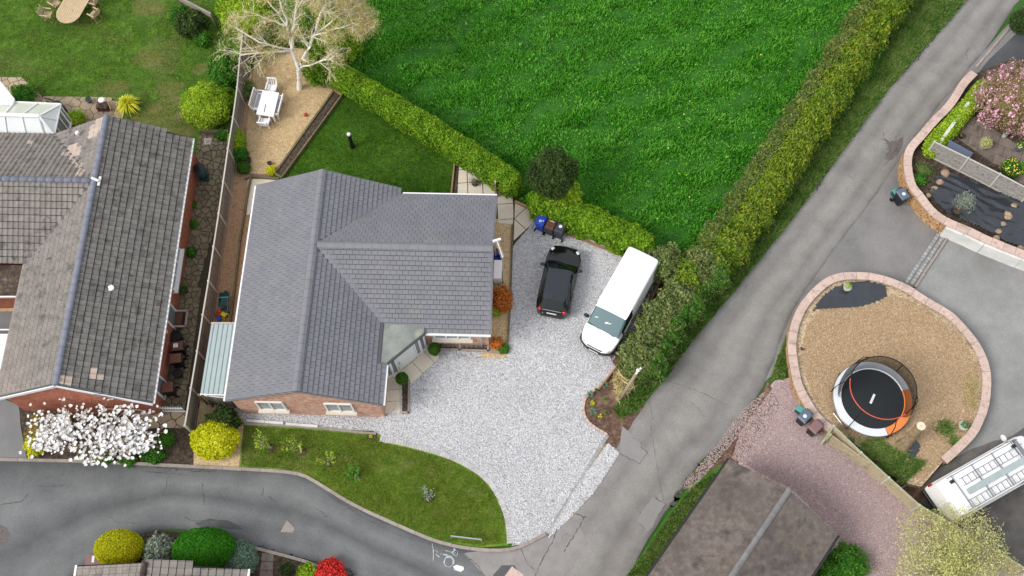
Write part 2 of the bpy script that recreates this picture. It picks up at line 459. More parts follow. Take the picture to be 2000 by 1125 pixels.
def blades(name, Q, z, h, wd, lean, m, hfun=None, label=None, per=1, parent=None):
    n = len(Q); a = RNG.random(n)*2*PI; hh = h*(.5+RNG.random(n))
    if hfun is not None: hh = hh*hfun
    L = lean*hh*(.3+RNG.random(n)); b = RNG.random(n)*2*PI; ww = wd*(.6+.8*RNG.random(n))
    V = np.empty((n, 3, 3)); V[:, 0, 0] = Q[:, 0]-np.cos(a)*ww/2; V[:, 0, 1] = Q[:, 1]-np.sin(a)*ww/2; V[:, 1, 0] = Q[:, 0]+np.cos(a)*ww/2; V[:, 1, 1] = Q[:, 1]+np.sin(a)*ww/2
    V[:, :2, 2] = z; V[:, 2, 0] = Q[:, 0]+np.cos(b)*L; V[:, 2, 1] = Q[:, 1]+np.sin(b)*L; V[:, 2, 2] = z+hh
    me = mesh_np(name, V.reshape(-1, 3), np.arange(3*n).reshape(n, 3), np.repeat(RNG.random(n), 3))
    o = link(name, me, m, parent); o['kind'] = 'stuff'
    if label: o['label'] = label
    return o
def hedge(label, px, width, h, m, n, leaf, cat='hedge', name='hedge', lump=.25, seed=1, z0=0, asp=.6, spread=.8, taper=.15, hvar=.15, axis=None, depth=.25, fr=1.0, extra=None, dead=0):
    P0 = smooth_path(GP(px, z0), 8); P0, d = arclen(P0); A = np.array([tuple(p) for p in P0]); dd = np.array(d)
    c = P0[len(P0)//2]; t = thing(name, label, cat, (c.x, c.y, z0))
    def surf(s, a, k):
        x = np.interp(s, dd, A[:, 0]); y = np.interp(s, dd, A[:, 1]); e = .15
        tx = np.interp(s+e, dd, A[:, 0])-np.interp(s-e, dd, A[:, 0]); ty = np.interp(s+e, dd, A[:, 1])-np.interp(s-e, dd, A[:, 1]); L = np.hypot(tx, ty)+1e-9; tx /= L; ty /= L
        ca, sa = np.cos(a), np.sin(a); sq = (np.abs(ca)**3.2+np.abs(sa)**3.2)**(-1/3.2)   # squarish section
        lw = 1+lump*nz(s*fr, a*1.2, 1.1, seed)+lump*.5*nz(s*fr, a*3, 3.1, seed+2); hv = 1+hvar*nz(s*fr, 0*s, .7, seed+5)+hvar*.5*nz(s*fr, a, 2.9, seed)
        ends = np.clip(np.minimum(s, dd[-1]-s)/.5+.35, 0, 1)
        u = ca*sq*k*lw*width/2*(1-taper*(sa > 0)*sa)*ends; zz = np.maximum((h*.5*(1+sa*sq*k))*hv*(.6+.4*ends), .03)
        X = np.stack([x-ty*u, y+tx*u, zz+z0], -1); Nn = np.stack([-ty*ca, tx*ca, sa], -1); return X, Nn
    s = RNG.random(n)*dd[-1]; a = RNG.random(n)*2*PI; a = np.where(np.sin(a) < -.55, -a, a)
    k = 1-depth*RNG.random(n)**1.7
    dn_ = nz(s*1.9, a*1.5, 1.4, seed+7)+.6*nz(s*5, a*3, 1.2, seed+9); kp = RNG.random(n) < np.clip(1.15+1.1*dn_, .28, 1); s, a, k = s[kp], a[kp], k[kp]
    P, Nn = surf(s, a, k)
    link('foliage', leaves_mesh('foliage', P-np.array([c.x, c.y, z0]), Nn, leaf, asp, spread, axis=axis), m, t, local=True)
    if extra:      # a second growth of another kind on one side: (material, count, side, leaf)
        m2, n2, side, lf2 = extra
        s2 = RNG.random(n2)*dd[-1]; a2 = (PI/2)+side*np.abs(RNG.normal(size=n2))*.75+side*.45; k2 = 1.08-.3*RNG.random(n2)**1.4
        P2, N2 = surf(s2, a2, k2); link('side_growth', leaves_mesh('side_growth', P2-np.array([c.x, c.y, z0]), N2, lf2, .3, 1.0), m2, t, local=True)
    if dead:
        s3 = RNG.random(dead)*dd[-1]; a3 = RNG.random(dead)*PI; P3, N3 = surf(s3, a3, .9+.2*RNG.random(dead)); link('dead_twigs', leaves_mesh('dead_twigs', P3-np.array([c.x, c.y, z0]), N3, .24, .06, .6), MATS['birch_twig'], t, local=True)
    K = max(8, int(dd[-1]/.4)); ss = np.linspace(0, dd[-1], K); V = []; M_ = 14
    for q in ss:
        aa = np.linspace(0, 2*PI, M_, endpoint=False); X, _ = surf(np.full(M_, q), aa, .70); V += list(X-np.array([c.x, c.y, z0]))
    F = [(i*M_+j, i*M_+(j+1) % M_, (i+1)*M_+(j+1) % M_, (i+1)*M_+j) for i in range(K-1) for j in range(M_)]
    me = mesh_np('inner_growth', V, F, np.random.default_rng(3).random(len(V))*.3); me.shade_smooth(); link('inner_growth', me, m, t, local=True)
    mb = MB()
    for q in np.arange(.3, dd[-1], 1.4):
        X, _ = surf(np.array([q]), np.array([0.]), np.array([0.])); p = X[0]-np.array([c.x, c.y, z0]); mb.tube([(p[0], p[1], 0), (p[0]+.05, p[1], h*.4)], [.035, .02], 5)
    mb.out('stem', MATS['bark'], t, local=True)
    return t
# ================================================================ materials
mat('bark', [(92, 78, 62), (60, 50, 40)], 8, bump=.4, bscale=30)
mat('lawn_back', [(36, 70, 12), (58, 96, 18), (84, 122, 26)], 3.5, 8, bump=.5, bscale=60, big=(.35, (44, 84, 14), .45, .7))
mat('lawn_garden', [(48, 78, 20), (72, 110, 26), (98, 134, 40)], 2.2, 8, bump=.5, bscale=60, big=[(.28, (104, 104, 62), .53, .72), (.5, (50, 84, 22), .5, .75)])
mat('lawn_front', [(66, 96, 18), (88, 118, 26), (120, 136, 48)], 2.6, 8, bump=.5, bscale=60, big=[(.5, (134, 136, 84), .54, .76), (.33, (62, 98, 14), .5, .72)])
mat('field_soil', [(26, 66, 10), (38, 88, 16), (52, 104, 22)], 1.2, 8, bump=.6, bscale=25)
mat('field_grass', [(34, 96, 10), (58, 136, 20), (86, 158, 38), (124, 182, 72)], .8, leaf=True, rough=.6, spec=.4, stretch=(.5, .45, 1.5), big=[(.22, (84, 152, 44), .5, .72), (1.7, (36, 92, 14), .56, .76)])
mat('grass_garden', [(52, 92, 16), (84, 124, 24), (118, 142, 42), (138, 140, 84)], 1.3, leaf=True, rough=.7)
mat('grass_fine', [(64, 94, 14), (96, 124, 24), (128, 144, 48), (152, 146, 92)], 2.2, leaf=True, rough=.7)
mat('grass_dark', [(48, 88, 10), (76, 116, 16), (110, 142, 30)], 1.6, leaf=True, rough=.7)
mat('grass_verge', [(56, 98, 26), (90, 130, 46), (150, 160, 98)], 1.2, leaf=True, rough=.7)
mat('ground_grass', [(44, 84, 26), (70, 110, 40)], .4, bump=.4)
mat('soil', [(70, 52, 42), (104, 80, 66), (138, 112, 94)], 5, 8, bump=.8, bscale=25, big=(1.2, (160, 132, 112), .55, .75))
mat('soil_dark', [(46, 38, 30), (76, 64, 52), (112, 98, 84)], 7, 8, bump=.8, bscale=30)
mat('sandy_soil', [(158, 124, 96), (186, 150, 116), (140, 104, 76)], 3, 8, bump=.5, bscale=30, voro=(22, [(120, 90, 66), (190, 156, 120), (214, 184, 150)], .4))
mat('white_gravel', [(190, 190, 194), (210, 210, 212), (224, 224, 224)], .5, 5, bump=1.0, voro=(21, [(96, 97, 102), (158, 158, 163), (206, 206, 209), (234, 234, 234), (250, 250, 250)], .8), big=[(.3, (160, 161, 166), .44, .7), (1.4, (184, 178, 170), .55, .8)], rough=.8)
mat('gold_gravel', [(196, 168, 122), (216, 190, 146)], 1, 5, bump=.9, voro=(22, [(160, 128, 84), (206, 176, 130), (232, 208, 166), (246, 228, 196)], .6))
mat('pink_gravel', [(196, 176, 174), (208, 190, 188)], .6, 5, bump=1.0, voro=(21, [(132, 106, 108), (178, 152, 154), (206, 184, 182), (232, 216, 210)], .72), big=(.3, (168, 150, 140), .55, .75))
mat('mulch', [(190, 166, 134), (196, 174, 142), (182, 156, 124)], 1.2, 8, bump=1.0, voro=(17, [(128, 106, 82), (182, 158, 126), (208, 188, 156), (232, 214, 186)], .7))
LB = 2.18
mat('lane_tarmac', [(126, 123, 120), (142, 139, 135), (152, 149, 145)], .9, 9, bump=.35, bscale=70, voro=(30, [(120, 118, 116), (160, 158, 155), (182, 180, 176)], .22), across=[(0, .7), (.1, .98), (.27, .82), (.42, 1.04), (.55, 1.0), (.7, .76), (.84, .96), (.95, .82), (1, .55)], big=(.35, (128, 124, 122), .56, .76))
mat('junction_tarmac', [(116, 114, 114), (134, 131, 130), (146, 143, 141)], .6, 9, bump=.35, bscale=70, voro=(30, [(104, 102, 102), (136, 134, 132), (158, 156, 154)], .2))
mat('estate_tarmac', [(98, 100, 100), (115, 116, 116), (128, 128, 127)], .55, 9, bump=.35, bscale=70, voro=(30, [(92, 97, 101), (122, 127, 130), (150, 153, 154)], .2), across=[(0, .55), (.08, .8), (.28, 1.06), (.46, .64), (.62, 1.04), (.78, .92), (.9, .98), (1, .6)])
mat('drive_tarmac', [(122, 122, 122), (140, 140, 140)], .7, 8, bump=.3, bscale=70)
mat('dark_tarmac', [(72, 74, 78), (92, 93, 96)], .7, 8, bump=.3, bscale=70)
mat('worn_concrete', [(136, 136, 135), (148, 148, 146), (162, 162, 160)], .8, 9, bump=.3, bscale=50, big=(.3, (124, 124, 122), .5, .8), voro=(26, [(126, 126, 124), (150, 150, 148), (176, 176, 172)], .25))
mat('van_yard', [(84, 80, 78), (108, 104, 101), (130, 126, 122)], .8, 9, bump=.3, bscale=50, big=(.3, (72, 70, 70), .5, .75))
mat('old_apron', [(138, 134, 132), (156, 152, 149)], 1.5, 9, bump=.4, bscale=60)
mat('patch_tarmac', [(140, 138, 137), (150, 148, 146)], 1.5, 8, bump=.3, bscale=70)
mat('crack', [(72, 70, 68), (98, 95, 92)], 6, bump=.4)
mat('estate_patch', [(82, 84, 86), (96, 98, 99)], 3, 9, bump=.4, bscale=60)
mat('crazed', [(92, 86, 82), (122, 114, 110), (70, 66, 64)], 9, 8, bump=1)
mat('wear', [(88, 106, 38), (112, 116, 56), (78, 100, 30)], 3.5, 9, bump=.6, bscale=50, big=(1.6, (138, 122, 90), .52, .75))
mat('road_paint', [(196, 202, 206), (160, 168, 174)], 9, 8)
mat('rubble', [(150, 140, 134), (178, 166, 158), (108, 98, 92)], 5, 8, bump=1, voro=(18, [(96, 86, 82), (160, 150, 144), (206, 198, 192)], .6))
mat('kerb', [(150, 140, 132), (172, 160, 152)], 4, 8, bump=.3, var=.08)
mat('setts_pale', [(178, 176, 174), (200, 198, 196)], 4, 8, bump=.3, var=.12)
mat('setts', [(150, 150, 150), (176, 176, 176)], 4, 8, bump=.3, var=.12)
mat('coping', [(196, 168, 156), (212, 188, 176), (178, 150, 138)], 4, 8, bump=.35, bscale=30, var=.07, big=(1.5, (170, 150, 136), .55, .75))
mat('sandstone', [(206, 168, 122), (176, 136, 96), (222, 192, 150)], 4, 8, bump=.6, bscale=20, var=.2)
mat('mortar', [(150, 130, 108), (120, 104, 88)], 6, bump=.4)
mat('cream_slab', [(222, 210, 188), (232, 222, 204)], 1.6, 8, bump=.15, var=.045)
mat('grey_slab', [(112, 100, 94), (134, 120, 112), (96, 88, 80)], 2.2, 8, bump=.3, var=.14)
mat('crazy_stone', [(120, 108, 88), (142, 130, 106), (104, 92, 76)], 3, 8, bump=.4, bscale=30, var=.18)
mat('garden_stone', [(170, 150, 122), (184, 164, 138), (150, 130, 104)], 3, 8, bump=.3, var=.1)
mat('joint', [(66, 58, 46), (84, 78, 56)], 5, bump=.5)
mat('sleeper', [(176, 146, 108), (150, 124, 92)], 5, 8, bump=.3, var=.1, stretch=(.6, 1, 5))
mat('sleeper_old', [(128, 116, 88), (102, 92, 70)], 5, 8, bump=.4, var=.12)
mat('orange_timber', [(166, 118, 78), (186, 138, 96)], 5, 8, bump=.3, var=.08)
mat('concrete', [(206, 200, 192), (190, 184, 174)], 4, 8, bump=.25, var=.05)
mat('gravel_board', [(168, 158, 146), (146, 136, 124)], 4, 8, bump=.25, var=.06)
mat('fence_board', [(112, 104, 94), (140, 130, 118), (92, 84, 76)], 5, 8, bump=.5, bscale=50, var=.12)
mat('pale_board', [(178, 162, 130), (196, 182, 152), (150, 136, 108)], 5, 8, bump=.4, var=.1)
mat('olive_board', [(122, 108, 72), (142, 126, 86), (96, 86, 60)], 5, 8, bump=.4, var=.12)
mat('grey_board', [(148, 144, 138), (168, 164, 158), (120, 116, 110)], 5, 8, bump=.4, var=.1)
mat('green_post', [(184, 186, 156), (160, 164, 132)], 5, 8, bump=.3, var=.05)
mat('white_plastic', [(244, 244, 244)], rough=.35, spec=.5)
mat('white_paint', [(236, 236, 234), (220, 220, 218)], 2, rough=.6)
mat('white_render', [(240, 240, 238), (214, 212, 206)], 1.5, 8, rough=.8, bump=.2)
mat('black_plastic', [(22, 24, 26)], rough=.45, spec=.5)
mat('new_tile', [(113, 114, 120), (124, 124, 130)], .6, 6, rough=.5, spec=.5, var=.06, bump=.15, bscale=40, big=[(.7, (128, 128, 124), .58, .8), (6, (104, 104, 108), .62, .8)])
mat('new_under', [(34, 35, 40)], rough=.9)  # near-black colour paints the riser shadow seen in the gaps between tiles
mat('old_tile', [(122, 116, 111), (144, 138, 132), (102, 97, 93)], 1.6, 9, rough=.9, bump=.5, bscale=30, var=.11, big=[(3.2, (84, 77, 72), .6, .8), (.22, (150, 140, 132), .5, .72), (9, (176, 170, 160), .66, .78)])
mat('old_tile_shaded', [(104, 102, 99), (126, 123, 119), (86, 84, 81)], 1.8, 9, rough=.9, bump=.5, bscale=30, var=.12, big=[(2.6, (70, 65, 61), .55, .8), (8, (166, 160, 148), .66, .78)])  # old tile in darker tones: shade of the east slope put into the colour
mat('pale_tile', [(186, 168, 154), (200, 184, 172)], 3, 8, rough=.9, bump=.3, var=.08)
mat('old_under', [(38, 35, 33)], rough=.95)  # likewise near-black, so pantile course gaps carry a painted shadow line
mat('moss', [(108, 92, 76), (70, 56, 46), (152, 142, 132)], 3, 8, bump=1, bscale=12, big=(1.5, (64, 48, 40), .5, .6))
mat('slate_ridge', [(118, 121, 136), (134, 137, 150)], 3, rough=.6, var=.04, bump=.1)
mat('ridge_new', [(122, 122, 128), (132, 132, 138)], 2, rough=.5, spec=.5, var=.03)
mat('garage_tile', [(98, 88, 82), (120, 110, 104), (78, 70, 66)], 1.3, 9, rough=.95, bump=.4, bscale=30, var=.13, big=[(.35, (84, 77, 74), .52, .8), (.8, (112, 100, 78), .62, .85)])
mat('garage_ridge', [(112, 111, 112), (136, 135, 134)], 4, var=.08)
mat('brick_new', [(214, 172, 150), (192, 142, 116), (226, 196, 178)], 3.4, 6, stretch=None, bump=.3, voro=(7, [(186, 130, 106), (214, 170, 148), (230, 202, 186)], .6))
mat('brick_old', [(158, 92, 72), (178, 108, 86), (142, 82, 66)], 4, 6, bump=.3, voro=(7, [(140, 78, 60), (176, 106, 84), (190, 124, 100)], .6))
mat('flat_roof', [(112, 116, 112), (130, 134, 128), (150, 154, 146)], 1.4, 8, rough=.5, spec=.5, big=(.9, (160, 166, 150), .56, .72))
mat('metal_sheet', [(168, 182, 182), (156, 170, 170)], 2, rough=.5, spec=.5)
mat('lead', [(84, 86, 90)], rough=.6)
mat('window_glass', [(120, 132, 136)], rough=.08, spec=.8)
mat('conservatory_glass', [(226, 232, 230), (236, 240, 238)], 1, rough=.15, spec=.7)
mat('conservatory_cream', [(214, 218, 200), (226, 228, 214)], 1, rough=.15, spec=.7)
mat('membrane', [(34, 38, 44), (48, 54, 62)], 1.2, 6, rough=.26, spec=.7)
mat('car_black', [(12, 13, 15)], rough=.18, spec=.35, coat=.35)
mat('car_roof', [(38, 42, 50)], rough=.2, spec=.4, coat=.15)
mat('car_white', [(268, 268, 268)], rough=.3, spec=.5, coat=.4)
mat('van_seam', [(236, 238, 240)], rough=.35)
mat('car_glass', [(14, 24, 24)], rough=.08, spec=.5)
mat('van_glass', [(96, 122, 126)], rough=.08, spec=.9)
mat('tyre', [(24, 24, 24)], rough=.9)
mat('alloy', [(150, 152, 156)], rough=.3, metal=.8)
mat('chrome', [(215, 217, 220)], rough=.15, metal=.9)
mat('red_lamp', [(190, 24, 26)], rough=.15, spec=.7)
mat('head_lamp', [(214, 220, 224)], rough=.1, spec=.8)
mat('plate', [(232, 232, 226)], rough=.5)
mat('bin_blue', [(30, 70, 180)], rough=.45, spec=.5)
mat('bin_brown', [(96, 58, 48)], rough=.5, spec=.5)
mat('bin_brown_old', [(124, 78, 66), (108, 66, 56)], 5, rough=.6)
mat('bin_black', [(56, 62, 70)], rough=.45, spec=.5)
mat('bin_slate', [(90, 104, 124)], rough=.5, spec=.5)
mat('bin_mauve', [(136, 104, 106)], rough=.6)
mat('teal_plastic', [(92, 168, 162)], rough=.5)
mat('green_plastic', [(40, 78, 78), (50, 92, 90)], 3, rough=.45, spec=.5)
mat('sticker', [(238, 238, 238)], rough=.6)
mat('ink', [(50, 50, 54)], rough=.8)
mat('teak', [(206, 184, 148), (190, 166, 130)], 6, 8, rough=.7, var=.05)
mat('teak_dark', [(160, 136, 104)], rough=.8)
mat('garden_white', [(250, 250, 252)], rough=.5)
mat('seat_grey', [(186, 188, 200)], rough=.7)
mat('red', [(196, 62, 48)], rough=.5)
mat('yellow', [(236, 214, 40)], rough=.5)
mat('toy_blue', [(50, 90, 200)], rough=.5)
mat('pad_white', [(226, 230, 234)], rough=.5)
mat('pad_orange', [(240, 140, 74)], rough=.5)
mat('jump_mat', [(34, 38, 42)], rough=.6)
mat('ring_orange', [(214, 92, 66)], rough=.5)
mat('net', [(22, 22, 24)], rough=.95, trans=.42, spec=.1)
mat('birch_bark', [(240, 232, 216), (262, 256, 244), (196, 184, 164)], 4, 8, bump=.3, bscale=20)
mat('birch_twig', [(196, 180, 130), (176, 162, 104), (220, 206, 162)], 1.2, leaf=True)
mat('birch_leaf', [(140, 136, 50), (172, 166, 70), (196, 188, 104)], 1.2, leaf=True)
mat('hedge_leaf', [(54, 92, 14), (96, 138, 22), (142, 172, 38)], 1.3, leaf=True)
mat('lane_leaf', [(58, 92, 26), (88, 120, 34), (122, 146, 36), (166, 178, 52)], 1.5, leaf=True)
mat('dark_leaf', [(30, 48, 20), (52, 76, 30), (88, 108, 50)], 1, leaf=True)
mat('olive_leaf', [(56, 80, 34), (96, 114, 58), (146, 152, 96)], 1.4, leaf=True)
mat('mid_leaf', [(34, 84, 20), (62, 120, 30), (104, 150, 52)], 1.2, leaf=True)
mat('lime_leaf', [(94, 130, 24), (136, 168, 36), (178, 198, 60)], 1.0, leaf=True)
mat('gold_leaf', [(150, 158, 10), (196, 198, 22), (226, 222, 60)], 1.6, leaf=True)
mat('topiary_gold', [(140, 146, 10), (178, 180, 14), (206, 200, 40)], 1.6, leaf=True)
mat('topiary_green', [(28, 84, 10), (52, 124, 18), (78, 146, 30)], 1.6, leaf=True)
mat('box_leaf', [(40, 74, 14), (62, 104, 22), (86, 124, 36)], 2, leaf=True)
mat('blue_leaf', [(66, 96, 76), (100, 128, 108), (140, 160, 140)], 2, leaf=True)
mat('grey_leaf', [(90, 108, 92), (130, 142, 126), (170, 176, 160)], 2, leaf=True)
mat('phormium', [(150, 156, 20), (196, 196, 40), (226, 220, 90)], 3, leaf=True)
mat('orange_leaf', [(150, 84, 30), (190, 114, 46), (212, 144, 70)], 2, leaf=True)
mat('bronze_leaf', [(120, 104, 30), (156, 132, 40), (176, 156, 66)], 2, leaf=True)
mat('red_leaf', [(150, 22, 26), (206, 48, 44), (230, 90, 80)], 2, leaf=True)
mat('pale_willow', [(150, 152, 84), (184, 184, 116), (208, 206, 150)], 1, leaf=True)
mat('pink_petal', [(190, 120, 160), (214, 156, 184), (232, 190, 206)], 2, leaf=True)
mat('pink_leaf', [(110, 104, 62), (144, 130, 86), (170, 140, 116)], 2, leaf=True)
mat('white_petal', [(262, 238, 244), (275, 270, 272), (275, 275, 275)], 2, leaf=True)
mat('yellow_petal', [(236, 214, 40), (250, 236, 110)], 2, leaf=True)
mat('dry_grass', [(170, 158, 104), (196, 184, 136)], 2, leaf=True)
mat('cut_wood', [(240, 226, 200), (226, 206, 172)], 12, rough=.7)
mat('trunk_bark', [(172, 152, 120), (146, 126, 98), (120, 104, 82)], 5, 8, bump=.9, bscale=18)
mat('stone', [(186, 160, 130), (150, 126, 104), (206, 184, 156)], 7, 8, bump=.5)
mat('dark_stone', [(96, 92, 88), (130, 126, 120)], 6, bump=.4, var=.1)
mat('terracotta', [(60, 52, 48)], rough=.7)
mat('pot_white', [(214, 216, 212)], rough=.5)
mat('pot_stone', [(170, 168, 154)], 4, rough=.8)
mat('pole_wood', [(176, 164, 140), (150, 138, 116)], 5, 8, bump=.4)
M = MATS
# ================================================================ the setting
me = mesh_np('ground', [(-600, -600, -.02), (600, -600, -.02), (600, 600, -.02), (-600, 600, -.02)], [(0, 1, 2, 3)])
g = link('ground', me, M['ground_grass']); g['kind'] = 'structure'
sheet('field', [(560, -1200), (2600, -1200), (1790, -20), (1640, 230), (1500, 400), (1330, 560), (1230, 500), (1060, 425), (900, 330), (700, 205), (600, 130), (540, -60)], .005, M['field_soil'])
sheet('garden_lawn', [(-700, -900), (520, -900), (500, 60), (470, 140), (452, 250), (440, 300), (200, 330), (-700, 330)], .012, M['lawn_garden'], .05)
sheet('passage_soil', [(396, 255), (452, 255), (440, 320), (372, 840), (270, 840), (300, 700), (380, 300)], .03, M['joint'])
sheet('side_border', [(478, 160), (505, 120), (480, 330), (540, 335), (520, 480), (480, 800), (375, 830), (380, 700), (410, 560), (462, 240)], .02, M['sandy_soil'])
sheet('gold_terrace', [(500, 90), (600, 95), (664, 176), (648, 196), (540, 340), (478, 338), (483, 240)], .04, M['gold_gravel'], .03)
sheet('back_lawn', [(662, 176), (720, 195), (895, 315), (893, 400), (880, 460), (530, 460), (528, 350)], .03, M['lawn_back'])
sheet('gravel_strip', [(955, 425), (1001, 432), (998, 470), (992, 700), (940, 700), (940, 500)], .028, M['gold_gravel'])
sheet('gravel_driveway', [(560, 560), (990, 560), (1003, 462), (1052, 408), (1215, 482), (1320, 545), (1240, 690), (1172, 757), (1145, 772), (1139, 800), (1150, 825), (1187, 848), (1072, 1041), (1040, 1060), (1000, 1066), (994, 1010), (972, 960), (940, 925), (880, 892), (800, 870), (735, 858), (730, 842), (600, 836), (480, 826), (415, 812), (420, 790)], .022, M['white_gravel'])
sheet('back_path_bed', [(890, 318), (1005, 375), (1060, 412), (1003, 480), (940, 480), (880, 470)], .024, M['joint'])
sheet('front_lawn', [(476, 828), (600, 836), (742, 848), (748, 862), (800, 872), (880, 895), (940, 928), (970, 965), (990, 1012), (993, 1065), (940, 1070), (860, 1058), (790, 1030), (690, 985), (630, 948), (592, 926), (540, 918), (466, 914)], .034, M['lawn_front'], .015)
sheet('gold_bed', [(390, 775), (428, 792), (470, 812), (476, 830), (466, 915), (378, 912), (380, 800)], .03, M['gold_gravel'])
sheet('magnolia_bed', [(36, 790), (380, 800), (378, 912), (215, 902), (52, 895)], .026, M['soil_dark'])
sheet('passage_front', [(272, 798), (380, 800), (374, 838), (262, 836)], .032, M['joint'])
strip('estate_road', [(-420, 892), (-100, 896), (60, 899), (200, 903), (380, 912), (540, 921), (592, 930), (630, 952), (690, 988), (790, 1034), (860, 1062), (940, 1076), (1010, 1074), (1100, 1050)],
      [(-420, 1500), (-100, 1500), (80, 1200), (170, 1100), (250, 1052), (330, 1034), (430, 1044), (510, 1072), (600, 1092), (680, 1122), (760, 1160), (850, 1210), (950, 1290), (1060, 1400)], .012, M['estate_tarmac'], 10)
sheet('neighbour_drive', [(-200, 780), (0, 776), (38, 792), (40, 830), (52, 895), (0, 898), (-200, 897)], .02, M['drive_tarmac'])
sheet('road_mouth', [(936, 1076), (1010, 1074), (1068, 1044), (1120, 1010), (1150, 1060), (1060, 1180), (980, 1240), (960, 1140), (905, 1080)], .017, M['old_apron'], .02)
strip('lane', [(2120, -240), (1960, -80), (1885, 0), (1815, 84), (1738, 170), (1660, 275), (1590, 370), (1520, 462), (1440, 562), (1370, 645), (1300, 738), (1240, 812), (1205, 862), (1158, 935), (1100, 1010), (1060, 1062), (1035, 1125), (960, 1260)],
      [(2200, -240), (2080, -80), (1992, 0), (1935, 84), (1880, 150), (1800, 250), (1700, 395), (1620, 500), (1545, 615), (1500, 735), (1462, 800), (1425, 855), (1370, 900), (1310, 985), (1262, 1060), (1228, 1125), (1140, 1260)], .014, M['lane_tarmac'], 12, jit=.05)
sheet('junction', [(1905, 120), (1940, 80), (2010, 0), (2100, 60), (2100, 200), (1905, 150), (1800, 290), (1790, 330), (1800, 400), (1870, 452), (1800, 560), (1700, 560), (1590, 600), (1560, 690), (1500, 740), (1480, 760), (1500, 640), (1640, 440), (1760, 260)], .008, M['junction_tarmac'])
sheet('lane_edge', [(1300, 738), (1240, 812), (1205, 862), (1158, 935), (1100, 1010), (1064, 1056), (1072, 1036), (1187, 848), (1150, 900), (1212, 812), (1262, 790), (1330, 672), (1400, 590), (1412, 600)], .010, M['rubble'], .03)
sheet('worn_verge', [(1187, 845), (1215, 805), (1260, 790), (1240, 820), (1205, 875), (1190, 885), (1170, 905)], .018, M['soil'], .05)
sheet('spill_soil', [(1180, 862), (1206, 876), (1196, 912), (1160, 958), (1118, 1008), (1082, 1040), (1074, 1040), (1128, 950)], .0205, M['sandy_soil'], .12)
sheet('gravel_spill', [(1185, 868), (1207, 882), (1198, 908), (1162, 953), (1126, 990), (1104, 1004), (1098, 998), (1140, 940)], .024, M['rubble'], .16)
sheet('side_drive', [(1990, 20), (2100, -60), (2200, 300), (1960, 240), (1905, 150), (1930, 118), (1996, 55)], .02, M['dark_tarmac'])
sheet('east_forecourt', [(1862, 452), (2060, 525), (2200, 560), (2200, 960), (2010, 900), (1890, 890), (1780, 900), (1720, 760), (1745, 600), (1784, 565)], .016, M['worn_concrete'])
sheet('van_yard', [(1880, 886), (1915, 872), (1975, 850), (2060, 800), (2300, 820), (2300, 1300), (2000, 1110), (1830, 1000), (1770, 960), (1840, 910)], .020, M['van_yard'], .1)
sheet('pink_driveway', [(1512, 742), (1545, 738), (1580, 800), (1640, 860), (1740, 940), (1860, 1030), (2010, 1120), (2100, 1300), (1560, 1300), (1600, 1100), (1540, 1000), (1400, 930), (1440, 840)], .018, M['pink_gravel'], .05)
sheet('drive_margin', [(1500, 745), (1440, 840), (1405, 895), (1370, 930), (1390, 945), (1440, 905), (1490, 850), (1530, 790)], .019, M['soil'], .12)
sheet('lane_verge', [(1835, 0), (1885, 0), (1815, 84), (1738, 170), (1660, 275), (1590, 370), (1520, 462), (1440, 562), (1370, 645), (1300, 738), (1246, 802), (1212, 818), (1196, 800), (1240, 700), (1320, 590), (1440, 470), (1600, 250), (1700, 130), (1800, 0)], .03, M['grass_verge'], .07)
sheet('garage_verge', [(1418, 905), (1400, 960), (1340, 1020), (1290, 1125), (1200, 1240), (1150, 1230), (1235, 1110), (1300, 1010), (1350, 945), (1400, 910)], .024, M['grass_verge'], .06)
sheet('east_planting', [(1185, 690), (1250, 640), (1262, 700), (1215, 800), (1200, 835), (1187, 846), (1150, 824), (1140, 800), (1146, 772), (1172, 756), (1205, 720)], .035, M['soil'], .01)
sheet('rubble_strip', [(1270, 530), (1300, 535), (1290, 575), (1250, 640), (1240, 640)], .034, M['soil_dark'], .02)
sheet('verge_bed', [(155, 1110), (230, 1062), (300, 1036), (420, 1046), (500, 1076), (640, 1112), (720, 1150), (600, 1250), (150, 1250)], .03, M['soil_dark'], .03)
# grass growing on the sheets
def fn(Q, s, seed): return nz(Q[:, 0], Q[:, 1], s, seed)
FP = [(560, -160), (1760, -160), (1800, -20), (1660, 200), (1520, 380), (1340, 540), (1230, 490), (1060, 420), (900, 320), (700, 200), (610, 130), (540, -60)]
Q = sample_poly(FP, 330000, .0)
uu = Q[:, 0]*.85+Q[:, 1]*.5; vv = Q[:, 1]*.85-Q[:, 0]*.5; k = np.clip(.6+.3*fn(Q, .9, 2)+.22*fn(Q, 2.6, 4)+.3*np.sin(vv*2.6+1.1*np.sin(uu*.5)+.6*np.sin(uu*1.7)), .15, 2)
keep = RNG.random(len(Q)) < np.clip(.35+.6*k, 0, 1); Q = Q[keep]; k = k[keep]
blades('field_grass', Q, .0, .2, .09, .85, M['field_grass'], k, 'long lush meadow grass filling the field behind the hedges')
